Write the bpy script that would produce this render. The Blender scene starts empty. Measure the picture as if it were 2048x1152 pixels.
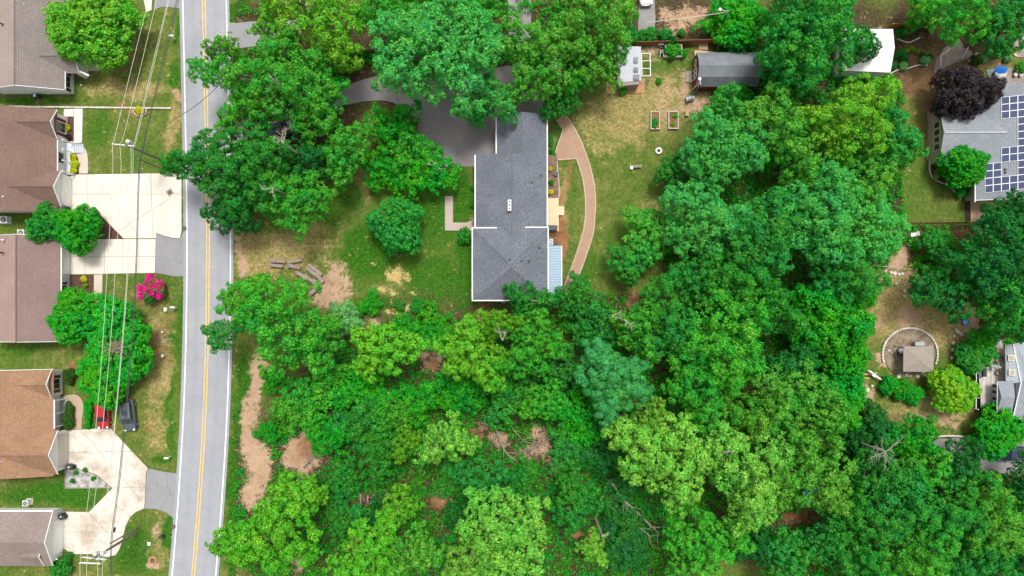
import bpy, math, random
import numpy as np
from mathutils import Matrix, Vector

# ------------------------------------------------------------------ camera, sky, sun, exposure
SC = bpy.context.scene
S, H, CX, CY = 0.07, 97.0, 1024.0, 620.0          # metres per photo pixel on the ground, flying height, nadir
cam_d = bpy.data.cameras.new('camera')
cam = bpy.data.objects.new('camera', cam_d)
SC.collection.objects.link(cam)
cam.location = (0, 0, H)
cam.rotation_euler = (0, 0, 0)
cam_d.sensor_width = 36.0
cam_d.lens = 36.0 * H / (2048 * S)
cam_d.shift_y = (CY - 576.0) / 2048.0
cam_d.clip_end = 5000
SC.camera = cam

SUN_EL, SUN_AZ = math.radians(70), math.radians(15)   # soft light from the top of the picture
world = bpy.data.worlds.new('World')
SC.world = world
world.use_nodes = True
nt = world.node_tree
bg = nt.nodes['Background']
sky = nt.nodes.new('ShaderNodeTexSky')
sky.sky_type = 'NISHITA'
sky.sun_disc = False
sky.sun_elevation = SUN_EL
sky.sun_rotation = SUN_AZ
sky.dust_density = 4.0
hs = nt.nodes.new('ShaderNodeHueSaturation')
hs.inputs['Saturation'].default_value = 0.12        # cloud cover greys the sky
nt.links.new(sky.outputs[0], hs.inputs['Color'])
nt.links.new(hs.outputs[0], bg.inputs['Color'])
bg.inputs['Strength'].default_value = 0.095

sun_d = bpy.data.lights.new('sun', 'SUN')
sun_d.energy = 1.5
sun_d.angle = math.radians(14)
sun_d.color = (1.0, 0.96, 0.9)
sun = bpy.data.objects.new('sun', sun_d)
SC.collection.objects.link(sun)
sd = Vector((math.sin(SUN_AZ) * math.cos(SUN_EL), math.cos(SUN_AZ) * math.cos(SUN_EL), math.sin(SUN_EL)))
sun.rotation_euler = sd.to_track_quat('Z', 'Y').to_euler()
sun.location = (0, 40, 120)

SC.view_settings.view_transform = 'Standard'
SC.view_settings.look = 'None'
SC.view_settings.gamma = 1.0
SC.view_settings.use_curve_mapping = False
SC.view_settings.exposure = 1.05
SC.render.engine = 'CYCLES'
SC.cycles.max_bounces = 6
SC.cycles.diffuse_bounces = 3
SC.cycles.glossy_bounces = 2
SC.cycles.transmission_bounces = 3
SC.cycles.use_denoising = True
SC.cycles.denoiser = 'OPENIMAGEDENOISE'
SC.cycles.denoising_input_passes = 'RGB_ALBEDO_NORMAL'
SC.cycles.denoising_prefilter = 'ACCURATE'

# ------------------------------------------------------------------ helpers
COL = SC.collection
rnd = random.Random(7)

def P(px, py, z=0.0):
    k = S * (H - z) / H
    return ((px - CX) * k, (CY - py) * k, z)

def G(px, py):
    return ((px - CX) * S, (CY - py) * S)

def frame_uv(me):
    """Box-style UV in metres: u along the level direction of every face, v up its slope."""
    uv = me.uv_layers.new(name='metric')
    n = len(me.loops)
    out = np.zeros((n, 2), np.float32)
    vs = me.vertices
    for f in me.polygons:
        nn = f.normal
        if abs(nn.z) > 0.995:
            u, v = Vector((1, 0, 0)), Vector((0, 1, 0))
        else:
            v = (Vector((0, 0, 1)) - nn * nn.z).normalized()
            u = v.cross(nn)
        for li in f.loop_indices:
            c = vs[me.loops[li].vertex_index].co
            out[li] = (c.dot(u), c.dot(v))
    uv.data.foreach_set('uv', out.ravel())

def place(o, parent):
    COL.objects.link(o)
    if parent is not None:
        o.parent = parent
        o.matrix_parent_inverse = Matrix.Translation(-Vector(parent.location))

def mesh(name, verts, faces, mat, parent=None, smooth=False, uv=True):
    me = bpy.data.meshes.new(name)
    me.from_pydata([tuple(v) for v in verts], [], faces)
    me.update()
    if uv:
        frame_uv(me)
    if mat is not None:
        me.materials.append(mat)
    if smooth:
        me.polygons.foreach_set('use_smooth', [True] * len(me.polygons))
    o = bpy.data.objects.new(name, me)
    place(o, parent)
    return o

def np_mesh(name, verts, quads, mat):
    """Fast mesh data from numpy arrays (quads only)."""
    me = bpy.data.meshes.new(name)
    nv, nf = len(verts), len(quads)
    me.vertices.add(nv)
    me.vertices.foreach_set('co', np.asarray(verts, np.float32).ravel())
    me.loops.add(nf * 4)
    me.loops.foreach_set('vertex_index', np.asarray(quads, np.int32).ravel())
    me.polygons.add(nf)
    me.polygons.foreach_set('loop_start', np.arange(0, nf * 4, 4, dtype=np.int32))
    me.polygons.foreach_set('loop_total', np.full(nf, 4, np.int32))
    me.update(calc_edges=True)
    if mat is not None:
        me.materials.append(mat)
    return me

def thing(name, label, cat, loc=(0, 0, 0), group=None):
    o = bpy.data.objects.new(name, None)
    o.location = loc
    o.empty_display_size = 0.3
    COL.objects.link(o)
    return tag(o, label, cat, group)

def tag(o, label, cat, group=None, kind=None):
    o['label'] = label
    o['category'] = cat
    if group:
        o['group'] = group
    if kind:
        o['kind'] = kind
    return o

def struct(o, label=None):
    o['kind'] = 'structure'
    if label:
        o['label'] = label
    return o

class MB:
    """Collects shapes into one mesh."""
    def __init__(self):
        self.v, self.f = [], []
    def add(self, verts, faces):
        b = len(self.v)
        self.v += [tuple(x) for x in verts]
        self.f += [tuple(i + b for i in f) for f in faces]
        return self
    def box(self, c, s, rz=0.0, rx=0.0, ry=0.0):
        m = Matrix.Translation(c) @ Matrix.Rotation(rz, 4, 'Z') @ Matrix.Rotation(ry, 4, 'Y') @ Matrix.Rotation(rx, 4, 'X')
        vs = [m @ Vector((x * s[0] / 2, y * s[1] / 2, z * s[2] / 2)) for x in (-1, 1) for y in (-1, 1) for z in (-1, 1)]
        return self.add(vs, [(0, 1, 3, 2), (4, 6, 7, 5), (0, 4, 5, 1), (2, 3, 7, 6), (0, 2, 6, 4), (1, 5, 7, 3)])
    def prism(self, pts, z0, z1):
        """pts: xy polygon; z1 may be a list of top heights."""
        pts = ccw(pts)
        n = len(pts)
        zt = z1 if isinstance(z1, (list, tuple)) else [z1] * n
        vs = [(p[0], p[1], z0) for p in pts] + [(p[0], p[1], zt[i]) for i, p in enumerate(pts)]
        fs = [tuple(range(n - 1, -1, -1)), tuple(range(n, 2 * n))]
        fs += [(i, (i + 1) % n, n + (i + 1) % n, n + i) for i in range(n)]
        return self.add(vs, fs)
    def slab(self, pts3, th):
        """A sloping plate: top polygon in 3-D, thickened straight down."""
        n = len(pts3)
        a = sum(pts3[i][0] * pts3[(i + 1) % n][1] - pts3[(i + 1) % n][0] * pts3[i][1] for i in range(n))
        if a < 0:
            pts3 = pts3[::-1]
        vs = [tuple(p) for p in pts3] + [(p[0], p[1], p[2] - th) for p in pts3]
        fs = [tuple(range(n)), tuple(range(2 * n - 1, n - 1, -1))]
        fs += [(i, n + i, n + (i + 1) % n, (i + 1) % n) for i in range(n)]
        return self.add(vs, fs)
    def plate(self, pts3, d):
        """Any planar polygon thickened along vector d."""
        n = len(pts3)
        d = Vector(d)
        nn = sum(((Vector(pts3[i]) - Vector(pts3[0])).cross(Vector(pts3[(i + 1) % n]) - Vector(pts3[0])) for i in range(1, n)), Vector())
        if nn.dot(d) > 0:
            pts3 = pts3[::-1]
        vs = [tuple(p) for p in pts3] + [tuple(Vector(p) + d) for p in pts3]
        fs = [tuple(range(n)), tuple(range(2 * n - 1, n - 1, -1))]
        fs += [(i, n + i, n + (i + 1) % n, (i + 1) % n) for i in range(n)]
        return self.add(vs, fs)
    def tube(self, pts, r, n=8, cap=True):
        pts = [Vector(p) for p in pts]
        rs = r if isinstance(r, (list, tuple)) else [r] * len(pts)
        rings = []
        up = None
        for i, p in enumerate(pts):
            d = (pts[min(i + 1, len(pts) - 1)] - pts[max(i - 1, 0)])
            d.normalize()
            if up is None or abs(up.dot(d)) > 0.98:
                up = Vector((0, 0, 1)) if abs(d.z) < 0.9 else Vector((1, 0, 0))
            a = d.cross(up).normalized()
            b = a.cross(d)
            rings.append([p + (a * math.cos(2 * math.pi * k / n) + b * math.sin(2 * math.pi * k / n)) * rs[i] for k in range(n)])
        vs = [v for rg in rings for v in rg]
        fs = []
        for i in range(len(pts) - 1):
            for k in range(n):
                fs.append((i * n + k, i * n + (k + 1) % n, (i + 1) * n + (k + 1) % n, (i + 1) * n + k))
        if cap:
            fs.append(tuple(range(n - 1, -1, -1)))
            fs.append(tuple((len(pts) - 1) * n + k for k in range(n)))
        return self.add(vs, fs)
    def lathe(self, c, prof, n=20):
        """prof: list of (radius, z)."""
        vs = []
        for r_, z in prof:
            vs += [(c[0] + r_ * math.cos(2 * math.pi * k / n), c[1] + r_ * math.sin(2 * math.pi * k / n), c[2] + z) for k in range(n)]
        fs = []
        for i in range(len(prof) - 1):
            for k in range(n):
                fs.append((i * n + k, i * n + (k + 1) % n, (i + 1) * n + (k + 1) % n, (i + 1) * n + k))
        fs.append(tuple(range(n - 1, -1, -1)))
        fs.append(tuple((len(prof) - 1) * n + k for k in range(n)))
        return self.add(vs, fs)
    def strip(self, pts, w, z, h=0.0):
        """A flat band along xy points (width w); h > 0 makes it a kerb-like bar."""
        L, R = offset(pts, w / 2), offset(pts, -w / 2)
        n = len(pts)
        if h <= 0:
            vs = [(p[0], p[1], z) for p in L] + [(p[0], p[1], z) for p in R]
            return self.add(vs, [(i, n + i, n + i + 1, i + 1) for i in range(n - 1)])
        vs = [(p[0], p[1], z) for p in L] + [(p[0], p[1], z) for p in R]
        vs += [(p[0], p[1], z + h) for p in L] + [(p[0], p[1], z + h) for p in R]
        fs = []
        for i in range(n - 1):
            fs += [(2 * n + i, 3 * n + i, 3 * n + i + 1, 2 * n + i + 1), (i, 2 * n + i, 2 * n + i + 1, i + 1),
                   (n + i, n + i + 1, 3 * n + i + 1, 3 * n + i)]
        fs += [(0, n, 3 * n, 2 * n), (n - 1, 3 * n - 1, 4 * n - 1, 2 * n - 1)]
        return self.add(vs, fs)
    def build(self, name, mat, parent=None, smooth=False):
        return mesh(name, self.v, self.f, mat, parent, smooth)

def ccw(pts):
    n = len(pts)
    a = sum(pts[i][0] * pts[(i + 1) % n][1] - pts[(i + 1) % n][0] * pts[i][1] for i in range(n))
    return list(pts) if a > 0 else list(pts)[::-1]

def offset(pts, d):
    out = []
    n = len(pts)
    for i, p in enumerate(pts):
        a, b = pts[max(i - 1, 0)], pts[min(i + 1, n - 1)]
        t = Vector((b[0] - a[0], b[1] - a[1])).normalized()
        out.append((p[0] - t.y * d, p[1] + t.x * d))
    return out

def spline(pts, k=6):
    """Catmull-Rom through the points."""
    out = []
    n = len(pts)
    for i in range(n - 1):
        p0, p1, p2, p3 = pts[max(i - 1, 0)], pts[i], pts[i + 1], pts[min(i + 2, n - 1)]
        for j in range(k):
            t = j / k
            out.append(tuple(0.5 * (2 * b + (c - a) * t + (2 * a - 5 * b + 4 * c - d) * t * t + (3 * b - a - 3 * c + d) * t ** 3)
                             for a, b, c, d in zip(p0, p1, p2, p3)))
    out.append(tuple(pts[-1]))
    return out

def clip_half(poly, a, b, side):
    """Keep the part of poly on one side of the line a-b."""
    nx, ny = -(b[1] - a[1]) * side, (b[0] - a[0]) * side
    d = lambda p: (p[0] - a[0]) * nx + (p[1] - a[1]) * ny
    out = []
    for i, p in enumerate(poly):
        q = poly[(i + 1) % len(poly)]
        dp, dq = d(p), d(q)
        if dp >= 0:
            out.append(p)
        if (dp > 0 and dq < 0) or (dp < 0 and dq > 0):
            t = dp / (dp - dq)
            out.append((p[0] + (q[0] - p[0]) * t, p[1] + (q[1] - p[1]) * t))
    return out

def area(p):
    return abs(sum(p[i][0] * p[(i + 1) % len(p)][1] - p[(i + 1) % len(p)][0] * p[i][1] for i in range(len(p)))) / 2

# ------------------------------------------------------------------ materials
def new_mat(name):
    m = bpy.data.materials.new(name)
    m.use_nodes = True
    t = m.node_tree
    return m, t, t.nodes['Principled BSDF']

def N(t, kind, **kw):
    n = t.nodes.new(kind)
    for k, v in kw.items():
        if k in n.inputs:
            n.inputs[k].default_value = v
        else:
            setattr(n, k, v)
    return n

def noise(t, vec, scale, detail=4, rough=0.6):
    n = N(t, 'ShaderNodeTexNoise', Scale=scale, Detail=detail, Roughness=rough)
    t.links.new(vec, n.inputs['Vector'])
    return n.outputs['Fac']

def ramp(t, fac, a, b):
    r = N(t, 'ShaderNodeMapRange')
    r.interpolation_type = 'SMOOTHSTEP'
    r.inputs['From Min'].default_value = a
    r.inputs['From Max'].default_value = b
    t.links.new(fac, r.inputs['Value'])
    return r.outputs['Result']

def mixc(t, fac, a, b, mode='MIX'):
    m = N(t, 'ShaderNodeMix', data_type='RGBA', blend_type=mode)
    if isinstance(fac, float):
        m.inputs[0].default_value = fac
    else:
        t.links.new(fac, m.inputs[0])
    for i, x in ((6, a), (7, b)):
        if isinstance(x, (tuple, list)):
            m.inputs[i].default_value = (*x[:3], 1)
        else:
            t.links.new(x, m.inputs[i])
    return m.outputs[2]

def math_n(t, op, a, b):
    m = N(t, 'ShaderNodeMath', operation=op)
    for i, x in enumerate((a, b)):
        if isinstance(x, (int, float)):
            m.inputs[i].default_value = x
        else:
            t.links.new(x, m.inputs[i])
    return m.outputs[0]

def bump(t, bsdf, h, strength, dist):
    b = N(t, 'ShaderNodeBump', Strength=strength, Distance=dist)
    t.links.new(h, b.inputs['Height'])
    t.links.new(b.outputs[0], bsdf.inputs['Normal'])

def scale_rgb(c, f):
    return tuple(min(1, x * f) for x in c)

MAT = {}
def mottled(name, c, var=0.25, scale=3.0, fine=25.0, rough=0.85, c2=None, metal=0.0, bmp=0.0):
    """A plain surface with patchy wear and fine grain."""
    if name in MAT:
        return MAT[name]
    m, t, b = new_mat(name)
    geo = N(t, 'ShaderNodeNewGeometry').outputs['Position']
    n1 = noise(t, geo, scale, 5)
    n2 = noise(t, geo, fine, 3)
    base = mixc(t, ramp(t, n1, 0.3, 0.7), scale_rgb(c, 1 - var), c2 or scale_rgb(c, 1 + var * 0.6))
    base = mixc(t, math_n(t, 'MULTIPLY', ramp(t, n2, 0.35, 0.7), 0.5), base, scale_rgb(c, 1 - var * 0.8))
    t.links.new(base, b.inputs['Base Color'])
    b.inputs['Roughness'].default_value = rough
    b.inputs['Metallic'].default_value = metal
    if bmp:
        bump(t, b, n2, bmp, 0.05)
    MAT[name] = m
    return m

def gloss(name, c, rough=0.3, metal=0.0, coat=0.0, spec=0.5):
    if name in MAT:
        return MAT[name]
    m, t, b = new_mat(name)
    geo = N(t, 'ShaderNodeNewGeometry').outputs['Position']
    base = mixc(t, ramp(t, noise(t, geo, 6.0, 4), 0.3, 0.75), scale_rgb(c, 0.88), scale_rgb(c, 1.06))
    t.links.new(base, b.inputs['Base Color'])
    b.inputs['Roughness'].default_value = rough
    b.inputs['Metallic'].default_value = metal
    b.inputs['Coat Weight'].default_value = coat
    b.inputs['Specular IOR Level'].default_value = spec
    MAT[name] = m
    return m

def shingles(name, c1, c2, row=0.3, speck=0.55):
    m, t, b = new_mat(name)
    uv = N(t, 'ShaderNodeUVMap', uv_map='metric').outputs[0]
    geo = N(t, 'ShaderNodeNewGeometry').outputs['Position']
    br = N(t, 'ShaderNodeTexBrick', Scale=1.0)
    br.inputs['Mortar Size'].default_value = 0.022
    br.inputs['Mortar Smooth'].default_value = 0.4
    br.inputs['Brick Width'].default_value = 0.42
    br.inputs['Row Height'].default_value = row
    br.inputs['Bias'].default_value = 0.0
    br.inputs['Color1'].default_value = (*c1, 1)
    br.inputs['Color2'].default_value = (*c2, 1)
    br.inputs['Mortar'].default_value = (*scale_rgb(c1, 0.5), 1)
    t.links.new(uv, br.inputs['Vector'])
    mp = N(t, 'ShaderNodeMapping')
    mp.inputs['Scale'].default_value = (3.5, 9.0, 1)
    t.links.new(uv, mp.inputs['Vector'])
    n2 = noise(t, mp.outputs[0], 1.0, 3, 0.7)
    col = mixc(t, math_n(t, 'MULTIPLY', ramp(t, n2, 0.42, 0.62), speck), br.outputs['Color'], scale_rgb(c2, 1.45))
    n4 = noise(t, mp.outputs[0], 0.73, 3, 0.7)
    col = mixc(t, math_n(t, 'MULTIPLY', ramp(t, n4, 0.5, 0.68), speck), col, scale_rgb(c1, 0.6))
    n3 = noise(t, geo, 0.22, 6, 0.65)
    col = mixc(t, math_n(t, 'MULTIPLY', ramp(t, n3, 0.38, 0.66), 0.42), col, scale_rgb(c1, 0.75))
    t.links.new(col, b.inputs['Base Color'])
    b.inputs['Roughness'].default_value = 0.95
    b.inputs['Specular IOR Level'].default_value = 0.2
    bump(t, b, br.outputs['Fac'], 0.5, -0.02)
    MAT[name] = m
    return m

def striped(name, c, pitch=0.2, axis='v', depth=0.4, dark=0.7, rough=0.6):
    """Siding or boards: thin dark joint lines at a pitch, along the metric UV."""
    m, t, b = new_mat(name)
    uv = N(t, 'ShaderNodeUVMap', uv_map='metric').outputs[0]
    sp = N(t, 'ShaderNodeSeparateXYZ')
    t.links.new(uv, sp.inputs[0])
    w = sp.outputs[1 if axis == 'v' else 0]
    fr = math_n(t, 'FRACT', math_n(t, 'DIVIDE', w, pitch), 0)
    ln = math_n(t, 'LESS_THAN', fr, 0.14)
    geo = N(t, 'ShaderNodeNewGeometry').outputs['Position']
    base = mixc(t, ramp(t, noise(t, geo, 1.2, 5), 0.35, 0.75), scale_rgb(c, 0.9), c)
    col = mixc(t, ln, base, scale_rgb(c, dark))
    t.links.new(col, b.inputs['Base Color'])
    b.inputs['Roughness'].default_value = rough
    bump(t, b, fr, depth, 0.02)
    MAT[name] = m
    return m

def concrete(name, c, stain, amt=0.5):
    m, t, b = new_mat(name)
    geo = N(t, 'ShaderNodeNewGeometry').outputs['Position']
    n1, n2, n3 = noise(t, geo, 0.28, 6, 0.65), noise(t, geo, 14, 3), noise(t, geo, 1.6, 6, 0.7)
    col = mixc(t, math_n(t, 'MULTIPLY', ramp(t, n1, 0.42, 0.72), amt), c, stain)
    col = mixc(t, math_n(t, 'MULTIPLY', ramp(t, n3, 0.5, 0.75), amt * 0.7), col, scale_rgb(stain, 0.85))
    col = mixc(t, math_n(t, 'MULTIPLY', ramp(t, n2, 0.4, 0.8), 0.25), col, scale_rgb(c, 0.75))
    t.links.new(col, b.inputs['Base Color'])
    b.inputs['Roughness'].default_value = 0.9
    bump(t, b, n2, 0.2, 0.01)
    MAT[name] = m
    return m

def asphalt(name, c, c2, crack=0.3, tracks=False):
    m, t, b = new_mat(name)
    geo = N(t, 'ShaderNodeNewGeometry').outputs['Position']
    n1, n2, n3 = noise(t, geo, 0.18, 5), noise(t, geo, 9, 4, 0.8), noise(t, geo, 1.1, 6, 0.7)
    col = mixc(t, ramp(t, n1, 0.3, 0.7), c, c2)
    col = mixc(t, math_n(t, 'MULTIPLY', ramp(t, n3, 0.45, 0.7), 0.42), col, scale_rgb(c, 0.68))
    col = mixc(t, math_n(t, 'MULTIPLY', ramp(t, n2, 0.35, 0.75), 0.45), col, scale_rgb(c, 0.62))
    vo = N(t, 'ShaderNodeTexVoronoi', feature='DISTANCE_TO_EDGE', Scale=0.16)
    wv = N(t, 'ShaderNodeVectorMath', operation='ADD')
    nc = N(t, 'ShaderNodeTexNoise', Scale=0.6, Detail=5)
    t.links.new(geo, nc.inputs['Vector'])
    t.links.new(geo, wv.inputs[0])
    t.links.new(nc.outputs['Color'], wv.inputs[1])
    t.links.new(wv.outputs[0], vo.inputs['Vector'])
    ck = math_n(t, 'MULTIPLY', math_n(t, 'LESS_THAN', vo.outputs['Distance'], 0.006), crack)
    col = mixc(t, ck, col, scale_rgb(c, 0.35))
    if tracks:
        # tyre-polished wheel tracks and an oil-darkened lane middle, by distance from the centre line
        sp = N(t, 'ShaderNodeSeparateXYZ')
        t.links.new(N(t, 'ShaderNodeUVMap', uv_map='lane').outputs[0], sp.inputs[0])
        w = math_n(t, 'COSINE', math_n(t, 'MULTIPLY', sp.outputs[0], 2 * math.pi / 1.55), 0)
        w = math_n(t, 'MULTIPLY', ramp(t, math_n(t, 'ADD', w, math_n(t, 'MULTIPLY', n3, 1.2)), 0.2, 1.6), 0.28)
        col = mixc(t, w, col, scale_rgb(c, 0.72))
    t.links.new(col, b.inputs['Base Color'])
    b.inputs['Roughness'].default_value = 0.9
    bump(t, b, n2, 0.25, 0.01)
    MAT[name] = m
    return m

def pavers(name, c1, c2, mortar, w=0.22, h=0.11):
    m, t, b = new_mat(name)
    geo = N(t, 'ShaderNodeNewGeometry').outputs['Position']
    br = N(t, 'ShaderNodeTexBrick', Scale=1.0)
    br.inputs['Mortar Size'].default_value = 0.012
    br.inputs['Brick Width'].default_value = w
    br.inputs['Row Height'].default_value = h
    br.inputs['Color1'].default_value = (*c1, 1)
    br.inputs['Color2'].default_value = (*c2, 1)
    br.inputs['Mortar'].default_value = (*mortar, 1)
    t.links.new(geo, br.inputs['Vector'])
    n1 = noise(t, geo, 0.9, 6)
    n5 = noise(t, geo, 5.0, 4, 0.75)
    col = mixc(t, math_n(t, 'MULTIPLY', ramp(t, n1, 0.35, 0.7), 0.45), br.outputs['Color'], mortar)
    col = mixc(t, math_n(t, 'MULTIPLY', ramp(t, n5, 0.45, 0.7), 0.4), col, scale_rgb(c1, 0.6))
    t.links.new(col, b.inputs['Base Color'])
    b.inputs['Roughness'].default_value = 0.95
    bump(t, b, br.outputs['Fac'], 0.5, -0.01)
    MAT[name] = m
    return m

def leaf_mat(name, trans=0.22, hue_var=0.035, val_var=0.5):
    m, t, b = new_mat(name)
    t.nodes.remove(b)
    out = t.nodes['Material Output']
    info = N(t, 'ShaderNodeObjectInfo')
    geo = N(t, 'ShaderNodeNewGeometry')
    hsv = N(t, 'ShaderNodeHueSaturation')
    isl = geo.outputs['Random Per Island']
    clump = noise(t, geo.outputs['Position'], 0.9, 3)
    hue = math_n(t, 'ADD', math_n(t, 'MULTIPLY', math_n(t, 'SUBTRACT', clump, 0.5), -hue_var * 1.8), 0.5)
    hue = math_n(t, 'ADD', hue, math_n(t, 'MULTIPLY', math_n(t, 'SUBTRACT', isl, 0.5), -hue_var))
    wide = noise(t, geo.outputs['Position'], 0.24, 2)
    hue = math_n(t, 'ADD', hue, math_n(t, 'MULTIPLY', math_n(t, 'SUBTRACT', wide, 0.5), -hue_var * 2.4))
    val = math_n(t, 'ADD', math_n(t, 'MULTIPLY', math_n(t, 'POWER', isl, 2.0), val_var * 1.2), 0.60)
    val = math_n(t, 'ADD', val, math_n(t, 'MULTIPLY', clump, 0.6))
    t.links.new(hue, hsv.inputs['Hue'])
    t.links.new(val, hsv.inputs['Value'])
    t.links.new(info.outputs['Color'], hsv.inputs['Color'])
    df = N(t, 'ShaderNodeBsdfDiffuse')
    tr = N(t, 'ShaderNodeBsdfTranslucent')
    gl = N(t, 'ShaderNodeBsdfGlossy', Roughness=0.45)
    gl.inputs['Color'].default_value = (0.8, 0.9, 0.8, 1)
    mx = N(t, 'ShaderNodeMixShader', Fac=trans)
    mg = N(t, 'ShaderNodeMixShader', Fac=0.01)
    t.links.new(hsv.outputs[0], df.inputs['Color'])
    t.links.new(hsv.outputs[0], tr.inputs['Color'])
    t.links.new(df.outputs[0], mx.inputs[1])
    t.links.new(tr.outputs[0], mx.inputs[2])
    t.links.new(mx.outputs[0], mg.inputs[1])
    t.links.new(gl.outputs[0], mg.inputs[2])
    t.links.new(mg.outputs[0], out.inputs['Surface'])
    MAT[name] = m
    return m

leaf_mat('leaf')
bark = mottled('bark', (0.16, 0.13, 0.10), 0.4, 4, 30, 0.95, bmp=0.5)
bark_pale = mottled('bark_pale', (0.42, 0.37, 0.31), 0.35, 5, 30, 0.95)
white_paint = mottled('white_paint', (0.80, 0.80, 0.79), 0.06, 0.8, 10, 0.5)
white_plastic = mottled('white_plastic', (0.75, 0.75, 0.74), 0.08, 4, 30, 0.4)
black_plastic = mottled('black_plastic', (0.025, 0.027, 0.032), 0.3, 6, 40, 0.5)
grey_metal = mottled('grey_metal', (0.36, 0.38, 0.40), 0.15, 3, 20, 0.45, metal=0.3)
dark_metal = mottled('dark_metal', (0.06, 0.065, 0.07), 0.3, 5, 30, 0.5, metal=0.3)
glass = gloss('window_glass', (0.03, 0.04, 0.045), 0.08)
siding_white = striped('siding_white', (0.78, 0.78, 0.78), 0.2, 'v', 0.3, 0.82)
siding_grey = striped('siding_grey', (0.60, 0.64, 0.70), 0.2, 'v', 0.3, 0.82)
siding_beige = striped('siding_beige', (0.42, 0.38, 0.31), 0.2, 'v', 0.3, 0.82)
conc = concrete('concrete', (0.62, 0.57, 0.50), (0.42, 0.36, 0.29), 0.3)
conc_stained = concrete('concrete_stained', (0.60, 0.55, 0.48), (0.26, 0.18, 0.11), 0.8)
conc_walk = concrete('concrete_walk', (0.50, 0.44, 0.36), (0.36, 0.30, 0.23), 0.5)
conc_pink = concrete('concrete_pink', (0.40, 0.32, 0.28), (0.30, 0.24, 0.20), 0.4)
asph_road = asphalt('asphalt_road', (0.32, 0.325, 0.345), (0.27, 0.28, 0.31), 0.14, True)
asph_apron = asphalt('asphalt_apron', (0.27, 0.27, 0.28), (0.235, 0.235, 0.245))
asph_dark = asphalt('asphalt_dark', (0.20, 0.185, 0.19), (0.27, 0.255, 0.25), 0.08)
mulch = mottled('mulch', (0.11, 0.055, 0.035), 0.5, 2, 22, 0.98, bmp=0.7)
brick_path = pavers('brick_path', (0.34, 0.195, 0.125), (0.28, 0.165, 0.11), (0.41, 0.29, 0.195))
brick_edge = mottled('brick_edge', (0.50, 0.42, 0.33), 0.3, 6, 30, 0.9)
stone_edge = mottled('stone_edge', (0.58, 0.54, 0.48), 0.3, 3, 20, 0.9)
wood_new = striped('wood_new', (0.58, 0.46, 0.28), 0.14, 'u', 0.4, 0.75)
wood_grey = mottled('wood_grey', (0.30, 0.26, 0.22), 0.35, 3, 25, 0.9, bmp=0.3)
wood_fence = striped('wood_fence', (0.30, 0.12, 0.045), 0.15, 'u', 0.5, 0.6)
wood_tan = striped('wood_tan', (0.40, 0.26, 0.13), 0.15, 'u', 0.5, 0.6)
# ------------------------------------------------------------------ ground
def vnoise(x, y, seed=0):
    """Smooth value noise on arrays."""
    def h(i, j):
        v = np.sin(i * 127.1 + j * 311.7 + seed * 74.7) * 43758.5453
        return v - np.floor(v)
    xi, yi = np.floor(x), np.floor(y)
    fx, fy = x - xi, y - yi
    fx, fy = fx * fx * (3 - 2 * fx), fy * fy * (3 - 2 * fy)
    return (h(xi, yi) * (1 - fx) + h(xi + 1, yi) * fx) * (1 - fy) + (h(xi, yi + 1) * (1 - fx) + h(xi + 1, yi + 1) * fx) * fy

def fbm(x, y, seed=0):
    return sum(vnoise(x * 2 ** k, y * 2 ** k, seed + k * 13) / 2 ** (k + 1) for k in range(4)) / 0.9375

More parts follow.
